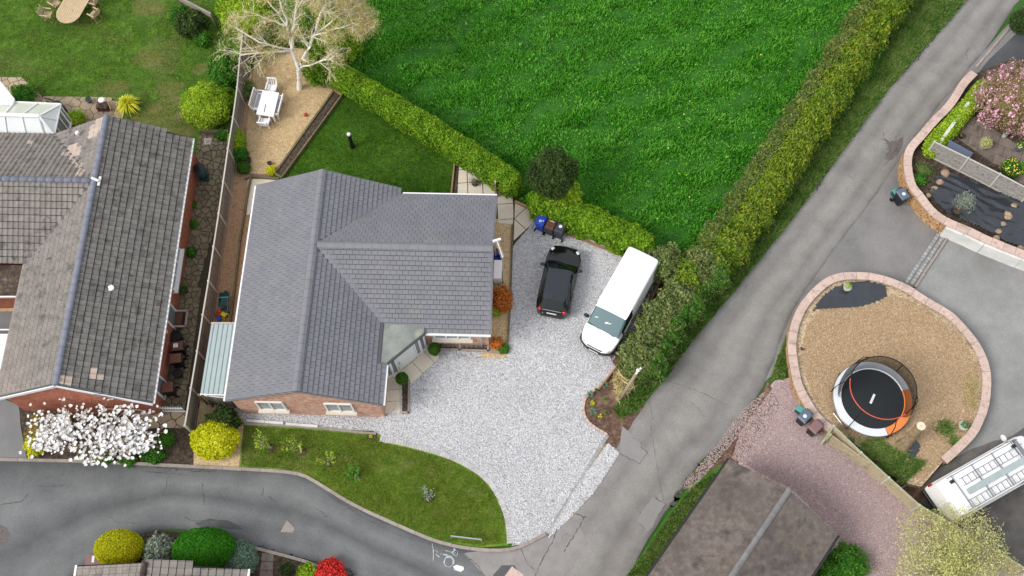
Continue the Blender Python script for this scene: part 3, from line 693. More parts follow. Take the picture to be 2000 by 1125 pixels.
# broad meadow weeds in drifts
Q = sample_poly(FP, 60000, .0); q = fn(Q, .8, 9)+.6*fn(Q, 3.1, 3); Q = Q[q > .75]
P = np.c_[Q, .14+.1*RNG.random(len(Q))]
o = link('meadow_weeds', leaves_mesh('meadow_weeds', P, np.tile([0, 0, 1.], (len(P), 1)), .13, .5, .6), M['field_grass']); o['kind'] = 'stuff'
Q = sample_poly([(1200, 250), (1560, 60), (1640, 150), (1400, 480), (1280, 400)], 16, .0); P = np.c_[Q, .3+.05*RNG.random(len(Q))]
o = link('dandelions', leaves_mesh('dandelions', P, np.tile([0, 0, 1.], (len(P), 1)), .07, 1, .1), M['yellow_petal']); o['kind'] = 'stuff'
WEAR = [(335, 215, 1.6), (300, 240, 1.5), (330, 175, .9), (290, 115, 1.1), (225, 170, .8), (345, 250, 1.2), (290, 15, 1.3), (400, 135, .6)]
for (x_, y_, r_) in WEAR:
    c_ = G(x_, y_, 0); sheet('lawn_wear', [Vector((c_.x+r_*.75*math.cos(a)*(1.3 if y_ > 100 else 1), c_.y+r_*.6*math.sin(a), .0125+.0006*len(bpy.data.objects) % .002)) for a in np.linspace(0, 2*PI, 14, endpoint=False)], .0135+.0001*WEAR.index((x_, y_, r_)), M['wear'], .34, world=True)
def lawn(name, px, n, h, m, z, label, wd=.035):
    Q = sample_poly(px, n, z)
    if name == 'garden_lawn_grass':
        k_ = np.zeros(len(Q))
        for (x_, y_, r_) in WEAR: c_ = G(x_, y_, 0); k_ += np.exp(-((Q[:, 0]-c_.x)**2+(Q[:, 1]-c_.y)**2)/(.5*r_*r_))
        Q = Q[RNG.random(len(Q)) > np.clip(k_*.8*(1+.5*fn(Q, 2.2, 5)), 0, .55)]
    Q = Q; blades(name, Q, z, h, wd, .8, m, np.clip(.8+.35*fn(Q, 1.3, 1), .3, 1.6), label)
lawn('back_lawn_grass', [(668, 186), (720, 205), (890, 322), (886, 400), (560, 400), (535, 348)], 60000, .05, M['grass_dark'], .03, 'short dark green grass of the back lawn')
lawn('garden_lawn_grass', [(-60, -60), (440, -60), (455, 120), (440, 250), (250, 250), (240, 190), (80, 186), (40, 148), (-60, 148)], 130000, .055, M['grass_garden'], .012, 'mossy worn grass of the garden lawn')
lawn('front_lawn_grass', [(478, 832), (600, 840), (738, 852), (748, 866), (800, 876), (880, 899), (938, 932), (966, 967), (986, 1012), (989, 1061), (940, 1066), (860, 1054), (790, 1026), (690, 981), (630, 944), (592, 922), (540, 914), (470, 910)], 90000, .045, M['grass_fine'], .034, 'patchy mossy grass of the curved front lawn')
lawn('lane_verge_grass', [(1850, -60), (1885, 0), (1812, 84), (1735, 170), (1657, 275), (1587, 370), (1517, 462), (1437, 562), (1367, 645), (1297, 738), (1243, 800), (1212, 815), (1200, 800), (1250, 720), (1340, 610), (1460, 480), (1620, 260), (1720, 130), (1800, -60)], 110000, .24, M['grass_verge'], .03, 'rough tall grass and weeds between hedge and lane', .06)
lawn('garage_verge_grass', [(1414, 912), (1400, 960), (1340, 1030), (1290, 1140), (1210, 1140), (1240, 1108), (1305, 1012), (1355, 950)], 22000, .14, M['grass_verge'], .024, 'green grass verge along the garage wall', .05)
lawn('wall_foot_weeds', [(1536, 655), (1545, 690), (1530, 742), (1505, 740), (1518, 700)], 2200, .16, M['grass_verge'], .02, 'clump of weeds at the foot of the round wall', .05)
# kerbs and edgings
kb = thing('road_kerb', 'long curved row of pinkish concrete kerbs between front lawn, beds and the tarmac road', 'kerb', G(600, 930))
blocks(kb, 'kerb_stone', [(0, 898), (100, 900), (200, 903), (380, 912), (540, 921), (592, 929), (630, 950), (690, 986), (790, 1032), (860, 1060), (940, 1074), (1005, 1072), (1066, 1043)], 0, .1, .15, .915, .012, M['kerb'])
kb = thing('bed_kerb', 'weathered kerb edging the planting bed at the bottom of the estate road', 'kerb', G(560, 1085))
blocks(kb, 'kerb_stone', [(486, 1068), (520, 1076), (600, 1098), (660, 1124), (720, 1152)], 0, .1, .14, .915, .015, M['kerb'])
kb = thing('lawn_edging', 'curved band of grey block setts between the front lawn and the white gravel', 'edging', G(880, 892))
blocks(kb, 'paver', [(742, 858), (800, 869), (880, 893), (938, 925), (970, 962), (990, 1010), (996, 1062)], 0, .05, .25, .13, .012, M['setts_pale'], zj=.004)
kb = thing('driveway_edging', 'straight double row of grey setts along the lane side of the gravel driveway', 'edging', G(1130, 945))
blocks(kb, 'paver', [(1187, 850), (1128, 948), (1072, 1040)], 0, .05, .17, .25, .012, M['setts'], smooth=0)
kb = thing('lawn_top_edging', 'pale stone edging between the front lawn and the gravel path under the windows', 'edging', G(610, 836))
blocks(kb, 'edging_stone', [(478, 828), (555, 832), (622, 837), (735, 848)], 0, .09, .11, .6, .01, M['kerb'], smooth=0)
blocks(kb, 'edging_stone', [(482, 825), (554, 830)], 0, .14, .12, 1.0, .02, M['white_render'], smooth=0, off=.06)
blocks(kb, 'edging_stone', [(558, 831), (621, 836)], 0, .13, .12, 1.7, .02, M['white_render'], smooth=0, off=.06)
kb = thing('bed_edging', 'row of small round-cornered pink blocks around the soil bed by the lane', 'edging', G(1145, 800))
blocks(kb, 'edging_block', [(1170, 758), (1147, 772), (1139, 800), (1150, 826), (1186, 850)], 0, .1, .12, .22, .02, M['coping'])
kb = thing('timber_edging', 'long orange timber board holding the gravel beside the white van', 'edging', G(1240, 640))
mb = MB()
for a, b in (((1296, 535), (1238, 655)), ((1237, 657), (1200, 722)), ((1199, 723), (1172, 757))):
    MB().beam(G(*a, .12), G(*b, .12), .07, .24).out('board', M['orange_timber'], kb)
kb = thing('hedge_foot_edging', 'low pale timber and stone edging along the foot of the field hedge above the gravel', 'edging', G(1150, 470))
for a, b in (((1103, 455), (1150, 472)), ((1151, 473), (1215, 499)), ((1006, 394), (1048, 414))):
    MB().beam(G(*a, .1), G(*b, .1), .12, .2).out('board', M['sleeper'], kb)
MB().beam(G(1125, 456, .22), G(1165, 474, .22), .05, .06).out('rail', M['white_paint'], kb)
MB().beam(G(1166, 474, .2), G(1212, 495, .2), .05, .06).out('rail', M['white_paint'], kb)
# gully of setts and pale kerb line at the east drive
kb = thing('sett_gully', 'two rows of small grey setts crossing the mouth of the east drive', 'drain', G(1805, 505))
blocks(kb, 'sett', [(1833, 457), (1769, 553)], 0, .04, .16, .21, .03, M['setts'], smooth=0)
blocks(kb, 'sett', [(1843, 461), (1780, 556)], 0, .04, .16, .21, .03, M['setts'], smooth=0)
kb = thing('pale_kerb', 'straight pale concrete kerb edging the east forecourt beside the sett gully', 'kerb', G(1820, 510))
blocks(kb, 'kerb_stone', [(1857, 454), (1786, 562)], 0, .12, .12, .915, .012, M['kerb'], smooth=0)
kb = thing('drive_kerb', 'thin grey kerb between the lane and the dark side drive by the pink tree', 'kerb', G(1950, 90))
blocks(kb, 'kerb_stone', [(1905, 132), (1990, 32), (2050, -40)], 0, .06, .13, .915, .01, M['kerb'], smooth=0)
kb = thing('neighbour_kerb', 'pale kerb across the neighbour\'s grey tarmac drive', 'kerb', G(20, 898))
blocks(kb, 'kerb_stone', [(-120, 897), (-5, 898)], 0, .05, .16, .915, .01, M['white_render'], smooth=0)
# paving
pv = thing('patio_paving', 'cream paving slabs behind the bungalow beneath the field hedge', 'paving', G(930, 350, 0))
slabs(pv, 'slab', [(896, 322), (965, 358), (971, 362), (971, 400), (893, 400)], .0, .05, M['cream_slab'], .8, .8, .0, origin=(912, 331), gap=.04)
slabs(pv, 'slab', [(972, 362), (1004, 380), (1002, 438), (970, 436)], .0, .05, M['cream_slab'], .85, .9, .0, origin=(971, 399), gap=.035)
slabs(pv, 'slab', [(1006, 396), (1056, 420), (1003, 474)], .0, .046, M['cream_slab'], .9, .9, math.radians(42), origin=(1004, 470), gap=.04)
MB().prism([tuple(G(x, y, 0))[:2] for x, y in ((484, 350), (560, 350), (556, 362), (500, 365), (488, 420), (482, 420))], 0, .035).out('slab_bed', M['cream_slab'], pv)
pv = thing('porch_paving', 'cream paving slabs in front of the white front door', 'paving', G(790, 720))
slabs(pv, 'slab', [(745, 716), (784, 716), (784, 808), (745, 808)], 0, .06, M['cream_slab'], .84, .6, .0, origin=(748, 808), gap=.03)
ang = math.atan2((G(822, 668)-G(765, 716)).y, (G(822, 668)-G(765, 716)).x)
slabs(pv, 'slab', [(752, 716), (822, 660), (857, 663), (857, 700), (803, 750), (785, 740)], 0, .056, M['cream_slab'], .78, .86, ang, origin=(803, 750), gap=.03)
cz = thing('crazy_paving_passage', 'mossy crazy paving in the passage between the brick wall and the fence', 'paving', G(400, 400))
crazy(cz, 'paving_stone', [(388, 262), (449, 262), (425, 430), (385, 560), (345, 560)], .0, .06, M['crazy_stone'], .31)
crazy(cz, 'paving_stone', [(345, 561), (395, 561), (375, 700), (362, 800), (295, 798)], .0, .06, M['crazy_stone'], .33)
crazy(cz, 'paving_stone', [(262, 802), (378, 802), (372, 836), (262, 836)], .0, .06, M['garden_stone'], .5)
cz = thing('garden_paving', 'tan crazy paving path beside the conservatory at the edge of the garden', 'paving', G(120, 215))
sheet('path_joint', [(-60, 148), (42, 150), (80, 187), (215, 190), (244, 205), (240, 260), (-60, 270)], .022, M['joint'], kind=None, parent=cz)
crazy(cz, 'paving_stone', [(-60, 150), (42, 151), (82, 188), (70, 275), (-60, 275)], 0, .05, M['garden_stone'], .5, gap=.03)
crazy(cz, 'paving_stone', [(83, 188), (215, 190), (243, 205), (235, 275), (71, 275)], 0, .05, M['garden_stone'], .5, gap=.03)
# stains, patches, cracks, paint on the roads
def crackline(mb, px, wd, z, jit=.05):
    P = subdiv(GP(px, z), .12, False)
    for i in range(len(P)-1):
        pass
    O = [Vector((p.x+random.gauss(0, jit*.35), p.y+random.gauss(0, jit*.35), z)) for p in P]
    for i in range(len(O)-1):
        t = (O[i+1]-O[i]).normalized(); n = Vector((-t.y, t.x, 0)); w = wd*random.uniform(.15, 1.1)/2*.8
        mb.poly([O[i]-n*w, O[i+1]-n*w, O[i+1]+n*w, O[i]+n*w])
mb = MB()
for c, wd in [([(75, 948), (95, 950), (140, 948)], .03), ([(0, 985), (40, 980), (55, 965)], .05), ([(330, 930), (325, 945), (320, 960)], .035), ([(394, 945), (397, 970), (399, 986)], .03), ([(210, 1008), (230, 1020), (265, 1022)], .025), ([(360, 1010), (380, 1018), (410, 1014), (440, 1020), (480, 1030)], .04), ([(280, 920), (330, 925), (370, 928)], .05), ([(515, 952), (512, 968)], .03), ([(522, 968), (540, 982)], .03), ([(616, 992), (640, 1010)], .025), ([(840, 1062), (780, 1046), (700, 1006), (640, 966)], .02),
              ([(905, 1080), (930, 1102), (950, 1130)], .04), ([(1018, 1073), (1028, 1098), (1045, 1115)], .035), ([(1068, 1046), (1088, 1030), (1078, 1060), (1058, 1095), (1045, 1125)], .06), ([(1140, 1010), (1128, 1035), (1115, 1055), (1102, 1078)], .06), ([(1145, 1010), (1120, 1003), (1100, 1018), (1080, 1038)], .06), ([(1118, 1048), (1105, 1042), (1096, 1050)], .03),
              ([(1232, 852), (1254, 866), (1252, 874), (1264, 884), (1248, 905), (1212, 885)], .03), ([(1270, 830), (1278, 880), (1290, 950), (1296, 978)], .015), ([(1275, 970), (1300, 985), (1275, 1025)], .045), ([(1252, 1000), (1242, 1018), (1262, 1035)], .03), ([(1262, 740), (1275, 820)], .015), ([(1300, 742), (1355, 760), (1420, 790)], .02), ([(1345, 780), (1380, 815)], .015),
              ([(1460, 556), (1452, 568), (1458, 578)], .03), ([(1714, 268), (1728, 274)], .05), ([(1745, 308), (1722, 326)], .05), ([(1895, 92), (1886, 106), (1892, 117)], .03), ([(1655, 340), (1670, 352)], .02)]:
    crackline(mb, c, wd, .024)
for k in range(26):      # crazed patch where the lane bends
    x, y = 1722+random.random()*42, 262+random.random()*56
    if x-1722 < (y-262)*.1: continue
    crackline(mb, [(x, y), (x+random.uniform(-9, 9), y+random.uniform(-8, 8))], .03, .0245, .08)
o = mb.out('road_cracks', M['crack'], kind='structure', fixn=False)
# broken edge seam along the lane beside the hedge
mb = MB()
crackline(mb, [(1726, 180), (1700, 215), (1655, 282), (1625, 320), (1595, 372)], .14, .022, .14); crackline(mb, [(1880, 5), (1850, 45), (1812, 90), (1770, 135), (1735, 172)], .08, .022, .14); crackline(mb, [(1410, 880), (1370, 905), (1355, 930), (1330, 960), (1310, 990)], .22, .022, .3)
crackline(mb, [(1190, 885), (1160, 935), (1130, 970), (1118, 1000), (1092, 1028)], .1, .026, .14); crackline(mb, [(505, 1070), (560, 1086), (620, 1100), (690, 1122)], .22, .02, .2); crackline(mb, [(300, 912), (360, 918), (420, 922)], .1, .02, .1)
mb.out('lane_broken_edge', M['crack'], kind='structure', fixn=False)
sheet('road_patch', [(1215, 832), (1254, 866), (1252, 874), (1264, 884), (1248, 905), (1212, 885), (1210, 872)], .019, M['patch_tarmac'])
sheet('road_patch', [(1275, 970), (1300, 985), (1275, 1028), (1262, 1040), (1242, 1018)], .019, M['patch_tarmac'])
sheet('road_patch', [(560, 1016), (575, 1032), (572, 1040), (548, 1039)], .018, M['kerb'])
sheet('crazed_patch', [(1726, 268), (1738, 276), (1752, 274), (1764, 266), (1764, 284), (1752, 302), (1733, 312), (1728, 304), (1736, 292), (1732, 280)], .0235, M['crazed'], .05)
sheet('road_patch', [(1000, 1106), (1022, 1122), (1040, 1160), (960, 1160)], .022, M['coping'])
sheet('road_patch', [(980, 1104), (1004, 1104), (1020, 1125), (1050, 1190), (940, 1190), (964, 1122)], .019, M['estate_tarmac'])
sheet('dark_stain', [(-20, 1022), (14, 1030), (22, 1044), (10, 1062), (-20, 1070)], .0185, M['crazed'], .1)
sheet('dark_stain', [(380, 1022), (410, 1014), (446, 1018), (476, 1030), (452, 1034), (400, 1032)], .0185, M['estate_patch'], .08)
mb = MB()
for c, wd in [([(845, 1062), (847, 1080), (846, 1094)], .11), ([(849, 1082), (856, 1077), (850, 1074)], .07), ([(850, 1080), (857, 1088)], .06), ([(858, 1081), (866, 1082), (874, 1084)], .08), ([(870, 1074), (880, 1080), (892, 1088)], .07), ([(882, 1078), (892, 1077), (893, 1084)], .10), ([(885, 1072), (891, 1080), (889, 1088)], .12)]:
    crackline(mb, c, wd, .024, .05)
crackline(mb, [(868+0, 1094), (872, 1087), (880, 1087), (886, 1093), (885, 1102), (879, 1108), (871, 1106), (868, 1100), (868, 1094)], .13, .024, .04)
mb.out('road_paint', M['road_paint'], kind='structure', fixn=False)
sheet('road_paint_blot', [(885, 1106), (892, 1103), (905, 1107), (906, 1113), (900, 1117), (888, 1113)], .025, M['plate'], .01)
# ================================================================ buildings
CAMP = Vector((0, 0, CH))
def plane_frame(poly, a, b):
    u = (b-a).normalized(); n = (poly[1]-poly[0]).cross(poly[2]-poly[0]).normalized()
    if n.z < 0: n = -n
    u = (u-n*u.dot(n)).normalized(); v = n.cross(u)
    if v.z < 0: u = -u; v = -v
    return u, v, n
class Roof:
    def __init__(s): s.t = []; s.cache = {}
    def slope(s, poly, a, b, course, tw, thick, kind='flat', stag=.5, m=None, pick=None, edge=.0, gap=.02):
        """cover a planar convex polygon with tiles laid in courses parallel to the eave a-b"""
        u, v, n = plane_frame(poly, a, b); o = a
        Q = [((p-o).dot(u), (p-o).dot(v)) for p in poly]
        x0, x1 = min(q[0] for q in Q), max(q[0] for q in Q); y0, y1 = min(q[1] for q in Q), max(q[1] for q in Q)
        nc = max(1, round((y1-y0)/course)); course = (y1-y0)/nc
        Mx = Matrix((( u.x, v.x, n.x), (u.y, v.y, n.y), (u.z, v.z, n.z)))
        key = len(s.cache)
        if kind == 'flat':
            w, c = tw-gap*.7, course
            g_ = gap; vs = [(-w/2, -c/2, thick), (w/2, -c/2, thick), (w/2, c/2-g_, .002), (-w/2, c/2-g_, .002), (-w/2, -c/2, -.004), (w/2, -c/2, -.004), (w/2, c/2-g_, -.004), (-w/2, c/2-g_, -.004)]
            fs = [(0, 1, 2, 3), (4, 5, 1, 0), (5, 6, 2, 1), (7, 4, 0, 3)]
        else:
            pr = [(-.5, .004), (-.3, .0), (-.14, .0), (-.02, .034), (.14, .046), (.3, .034), (.42, .004), (.492, .0)]; vs = []; fs = []
            for yy, t in ((-course/2, thick), (course/2-.03, .002)):
                for q, h in pr: vs.append((q*tw, yy, h+t))
            k = len(pr)
            for i in range(k-1): fs.append((i, i+1, k+i+1, k+i))
            for q, h in pr: vs.append((q*tw, -course/2, -.01))
            for i in range(k-1): fs.append((2*k+i, 2*k+i+1, i+1, i))
        s.cache[key] = (vs, fs)
        for r in range(nc):
            yc = y0+(r+.5)*course; off = (r % 2)*stag*tw+edge
            for i in range(math.floor((x0-off)/tw)-1, math.ceil((x1-off)/tw)+1):
                xc = i*tw+off+tw/2
                cs = [(xc-tw/2, yc-course/2), (xc+tw/2, yc-course/2), (xc+tw/2, yc+course/2), (xc-tw/2, yc+course/2)]
                cl = clip_poly(cs, Q)
                if len(cl) < 3: continue
                ar = parea(cl)
                if ar < .004: continue
                jz = random.uniform(0, .003); C0 = o+u*xc+v*yc+n*jz; full = ar > .985*tw*course
                mm = m
                if pick:
                    mm = pick(C0) or m
                if kind != 'flat' and not full:
                    lo_, hi_ = min(q[0] for q in cl), max(q[0] for q in cl)
                    if ar < .3*tw*course: continue
                if full or kind != 'flat':
                    mt = Matrix.Translation(C0) @ Mx.to_4x4(); s.t.append(dict(k=key, M=mt, c=C0, m=mm, full=True, ar=ar))
                else:
                    hh = lambda q: thick*(1-(q[1]-(yc-course/2))/course)+.002
                    top = [o+u*q[0]+v*q[1]+n*(hh(q)+jz) for q in cl]; bot = [o+u*q[0]+v*q[1]-n*.004 for q in cl]; k = len(cl)
                    s.t.append(dict(k=None, v=top+bot, f=[tuple(range(k))]+[(i, (i+1) % k, k+(i+1) % k, k+i)[::-1] for i in range(k)], c=C0, m=mm, full=False, ar=ar))
    def emit(s, roof, limit=300, name='tile', kindname='tile_field'):
        def score(t):
            d = (t['c']-CAMP).length; x = (t['c']-CAMP); px = AR.dot(x)/AF.dot(x)*FPX+1000; py = AD.dot(x)/AF.dot(x)*FPX+562
            vis = -10 < px < 2010 and -10 < py < 1135
            return (0 if vis and t['full'] else 1, d/math.sqrt(t['ar']+1e-6))
        T = sorted(s.t, key=score); meshes = {}
        for t in T[:limit]:
            if t['k'] is not None:
                kk = (t['k'], t['m'].name)
                if kk not in meshes:
                    me = bpy.data.meshes.new(name); me.from_pydata(s.cache[t['k']][0], [], s.cache[t['k']][1]); me.materials.append(t['m']); meshes[kk] = me
                o = bpy.data.objects.new(name, meshes[kk]); COL.objects.link(o); o.parent = roof; o.matrix_basis = t['M']
            else:
                MB().add(t['v'], t['f'], 0.).out(name, t['m'], roof, fixn=False)
        rest = {}
        for t in T[limit:]: rest.setdefault(t['m'].name, []).append(t)
        for mn, L in rest.items():
            mb = MB()
            for t in L:
                if t['k'] is not None:
                    vs, fs = s.cache[t['k']]; mb.add([t['M'] @ Vector(v) for v in vs], fs)
                else: mb.add(t['v'], t['f'])
            mb.out(kindname, MATS[mn], roof, kind='stuff', fixn=False)
def ridge_tiles(roof, a, b, w, h, length, m, name='ridge_tile', round_=False, lift=0.0):
    L = (b-a).length; n = max(1, round(L/length)); t = (b-a)/n; d = t.normalized(); x = Vector((d.y, -d.x, 0)).normalized(); up = x.cross(d)
    if up.z < 0: up = -up
    for i in range(n):
        p = a+t*i+Vector((0, 0, lift)); e = p+t*.985; mb = MB(); j = random.uniform(0, .006)
        if round_: pr = [(math.cos(q)*w/2, math.sin(q)*h) for q in np.linspace(0, PI, 8)]
        else: pr = [(w/2, -h*.9), (w*.12, 0), (-w*.12, 0), (-w/2, -h*.9)]
        k = len(pr); up2 = up*(1)
        vs = [p+x*q[0]+up2*(q[1]+.02+j) for q in pr]+[e+x*q[0]*.97+up2*(q[1]+.008+j) for q in pr]
        fs = [(c, c+1, k+c+1, k+c) for c in range(k-1)]+[tuple(range(k))]
        mb.add(vs, fs, 0.).out(name, m, roof, smooth=round_)
def quadslab(mb, poly, th):
    """underlay: polygon plate hanging th below the plane"""
    n = (poly[1]-poly[0]).cross(poly[2]-poly[0]).normalized()
    if n.z < 0: n = -n
    k = len(poly); top = [p-n*.006 for p in poly]; bot = [p-n*th for p in poly]
    mb.add(top+bot, [tuple(range(k)), tuple(range(2*k-1, k-1, -1))]+[(i, (i+1) % k, k+(i+1) % k, k+i) for i in range(k)])
# ---------------------------------------------------------------- new bungalow
EZ, RZ = 2.4, 4.15
O0 = G(440, 782, 0); O0 = G(440, 782, EZ); O0.z = 0
ax = math.radians(-4.9); X1 = Vector((math.cos(ax), math.sin(ax), 0)); Y1 = Vector((-math.sin(ax), math.cos(ax), 0))
def H1(x, y, z=0.): return O0+X1*x+Y1*y+Vector((0, 0, z))
W1, L1, wy0, wy1, wx1 = 7.38, 11.36, 3.6, 11.06, 12.24; mx, my = W1/2, (wy0+wy1)/2
house = thing('grey_roofed_bungalow', 'modern L-shaped brick bungalow with a clean blue-grey tiled roof, beside the gravel driveway', 'house', tuple(O0))
walls = MB()
i_ = .22
zt = EZ-.1
def prof(y, z): return H1(mx, y, z)
def gable_prism(mb, A, B, C, D, ridge0, ridge1, z0=0):
    # A,B eave bottom at start ; C,D at end ; pentagon extrusion
    vs = [Vector((p.x, p.y, z0)) for p in (A, B, C, D)]+[A, B, C, D, ridge0, ridge1]
    mb.add(vs, [(0, 3, 2, 1), (0, 1, 5, 4), (2, 3, 7, 6), (0, 4, 7, 3), (1, 2, 6, 5), (4, 5, 8), (6, 7, 9), (4, 8, 9, 7), (5, 6, 9, 8)])
gable_prism(walls, H1(i_, .1, zt), H1(W1-i_, .1, zt), H1(W1-i_, L1-.1, zt), H1(i_, L1-.1, zt), H1(mx, .1, RZ-.13), H1(mx, L1-.1, RZ-.13))
walls.out('wall', M['brick_new'], house)
walls = MB(); wi = .3
gable_prism(walls, H1(wx1-.18, wy0+wi, zt), H1(wx1-.18, wy1-wi, zt), H1(W1-i_-.3, wy1-wi, zt), H1(W1-i_-.3, wy0+wi, zt), H1(wx1-.18, my, RZ-.13), H1(W1-i_-.3, my, RZ-.13))
walls.out('wall', M['brick_new'], house)
und = MB()
pW = [H1(0, 0, EZ), H1(mx, 0, RZ), H1(mx, L1, RZ), H1(0, L1, EZ)]
pE0 = [H1(mx, 0, RZ), H1(W1, 0, EZ), H1(W1, wy0, EZ), H1(mx, my, RZ)]
pE1 = [H1(mx, my, RZ), H1(W1, wy1, EZ), H1(W1, L1, EZ), H1(mx, L1, RZ)]
pN = [H1(mx, my, RZ), H1(wx1, my, RZ), H1(wx1, wy1, EZ), H1(W1, wy1, EZ)]
pS = [H1(mx, my, RZ), H1(W1, wy0, EZ), H1(wx1, wy0, EZ), H1(wx1, my, RZ)]
for p in (pW, pE0, pE1, pN, pS): quadslab(und, p, .1)
roof = und.out('roof', M['new_under'], house)
R1 = Roof()
R1.slope(pW, H1(0, 0, EZ), H1(0, L1, EZ), .235, .30, .026, m=M['new_tile'])
R1.slope(pE0, H1(W1, 0, EZ), H1(W1, wy0, EZ), .235, .30, .036, m=M['new_tile'])
R1.slope(pE1, H1(W1, wy1, EZ), H1(W1, L1, EZ), .235, .30, .036, m=M['new_tile'])
R1.slope(pN, H1(W1, wy1, EZ), H1(wx1, wy1, EZ), .235, .30, .026, m=M['new_tile'])
R1.slope(pS, H1(W1, wy0, EZ), H1(wx1, wy0, EZ), .235, .30, .036, m=M['new_tile'])
R1.emit(roof, 300)
ridge_tiles(roof, H1(mx, -.02, RZ), H1(mx, L1+.02, RZ), .36, .1, .45, M['ridge_new'], lift=.075)
ridge_tiles(roof, H1(mx+.18, my, RZ), H1(wx1+.02, my, RZ), .36, .1, .45, M['ridge_new'], lift=.075)
for q in (H1(W1-.06, wy0+.06, EZ+.02), H1(W1-.06, wy1-.06, EZ+.02)):
    MB().beam(H1(mx+.16, my+(.16 if q.y > H1(mx, my).y else -.16), RZ-.08+.02), q+Vector((0, 0, .0)), .10, .03).out('valley_lining', M['lead'], roof)
for a, b in ((H1(-.05, -.02, EZ-.06), H1(-.05, L1, EZ-.06)), (H1(W1+.05, -.02, EZ-.06), H1(W1+.05, 2.05, EZ-.06)), (H1(9.0, wy0-.05, EZ-.06), H1(wx1, wy0-.05, EZ-.06)), (H1(W1+.1, wy1+.05, EZ-.06), H1(wx1, wy1+.05, EZ-.06))):
    MB().beam(a, b, .1, .1).out('gutter', M['white_plastic'], house)
for a, b in ((H1(0, -.03, EZ-.05), H1(mx, -.03, RZ-.05)), (H1(W1, -.03, EZ-.05), H1(mx, -.03, RZ-.05)), (H1(0, L1+.03, EZ-.05), H1(mx, L1+.03, RZ-.05)), (H1(mx, L1+.03, RZ-.05), H1(W1, L1+.03, EZ-.05)), (H1(wx1+.03, wy0, EZ-.05), H1(wx1+.03, my, RZ-.05)), (H1(wx1+.03, my, RZ-.05), H1(wx1+.03, wy1, EZ-.05))):
    MB().beam(a, b, .03, .1).out('bargeboard', M['ridge_new'], house)
def casement(parent, c, xd, yd, w, h, m=M['white_plastic'], n=2, sill=True, sm=None):
    """window in a wall: xd along the wall, yd outward; c centre on the wall face"""
    z = Vector((0, 0, 1)); f = MB()
    def bar(a, b, t): f.beam(c+xd*a[0]+z*a[1]+yd*.03, c+xd*b[0]+z*b[1]+yd*.03, t, .09, up=tuple(yd))
    bar((-w/2, -h/2), (w/2, -h/2), .08); bar((-w/2, h/2), (w/2, h/2), .08)
    for i in range(n+1): bar((-w/2+w*i/n, -h/2), (-w/2+w*i/n, h/2), .08)
    fr = f.out('window', m, parent)
    for i in range(n):
        a = -w/2+w*i/n+.05; b = -w/2+w*(i+1)/n-.05
        MB().add([c+xd*a+z*(-h/2+.05)+yd*.02, c+xd*b+z*(-h/2+.05)+yd*.02, c+xd*b+z*(h/2-.05)+yd*.02, c+xd*a+z*(h/2-.05)+yd*.02], [(0, 1, 2, 3)]).out('pane', M['window_glass'], fr)
    if sill: MB().beam(c+xd*(-w/2-.12)+z*(-h/2-.07)+yd*.1, c+xd*(w/2+.12)+z*(-h/2-.07)+yd*.1, .24, .08).out('sill', sm or M['cream_slab'], fr)
    return fr
for px, py in ((531, 787), (664, 791)):
    p = G(px, py, 1.45); lx = (p-O0).dot(X1); casement(house, H1(lx, .1, 1.5), X1, -Y1, 1.25, 1.15)
casement(house, H1(10.3, wy0+wi, 1.6), X1, -Y1, 1.75, 1.15, n=3)
MB().tube([H1(wx1-.55, wy0-.05, EZ-.08), H1(wx1-.55, wy0+.18, EZ-.3), H1(wx1-.55, wy0+.22, 0.03)], .045, 8).out('downpipe', M['white_plastic'], house, smooth=True)
# porch with flat roof and white door frame
fp = [H1(7.12, 2.02), H1(7.42, 2.0), H1(9.08, 3.55), H1(9.08, 3.98), H1(7.12, 3.98)]
MB().prism([(p.x, p.y) for p in fp], EZ-.02, EZ+.17).out('flat_roof', M['flat_roof'], house, bevel=.02)
MB().beam(H1(7.44, 1.95, EZ+.06), H1(9.14, 3.55, EZ+.06), .05, .16).out('gutter', M['lead'], house)
MB().beam(H1(7.06, 2.0, EZ+.19), H1(7.06, 4.02, EZ+.19), .12, .05).out('flashing', M['lead'], house)
MB().beam(H1(7.06, 4.04, EZ+.2), H1(9.1, 4.04, EZ+.2), .1, .05).out('flashing', M['lead'], house)
dA, dB = H1(7.2, 1.98), H1(9.0, 3.7); dx = (dB-dA).normalized(); dn = Vector((dx.y, -dx.x, 0)); DL = (dB-dA).length
fr = MB()
fr.prism([(p.x, p.y) for p in (dA, dB, dB-dn*.12, dA-dn*.12)], 0, EZ-.02)
door = fr.out('door_frame', M['white_plastic'], house)
for s0, s1, z0_, z1_, nm, mm, pr in ((.05, .30, .5, 2.1, 'pane', 'window_glass', .02), (.36, .62, .3, 2.05, 'pane', 'window_glass', .02), (DL-.66, DL-.40, .3, 2.05, 'pane', 'window_glass', .02), (DL-.34, DL-.1, .3, 2.05, 'pane', 'window_glass', .02)):
    a, b = dA+dx*s0, dA+dx*s1
    MB().prism([(p.x, p.y) for p in (a+dn*pr, b+dn*pr, b-dn*.01, a-dn*.01)], z0_, z1_).out(nm, M[mm], door)
    for e in (a, b): MB().prism([(p.x, p.y) for p in (e+dn*.05-dx*.03, e+dn*.05+dx*.03, e+dx*.03, e-dx*.03)], 0, EZ-.03).out('mullion', M['white_plastic'], door)
a, b = dA+dx*.72, dA+dx*(DL-.76)
dr = MB().prism([(p.x, p.y) for p in (a+dn*.03, b+dn*.03, b, a)], .1, 2.1).out('door', M['conservatory_glass'], house)
MB().beam(a+dn*.06+dx*.08+Vector((0, 0, .95)), a+dn*.06+dx*.08+Vector((0, 0, 1.25)), .03, .03).out('handle', M['chrome'], dr)
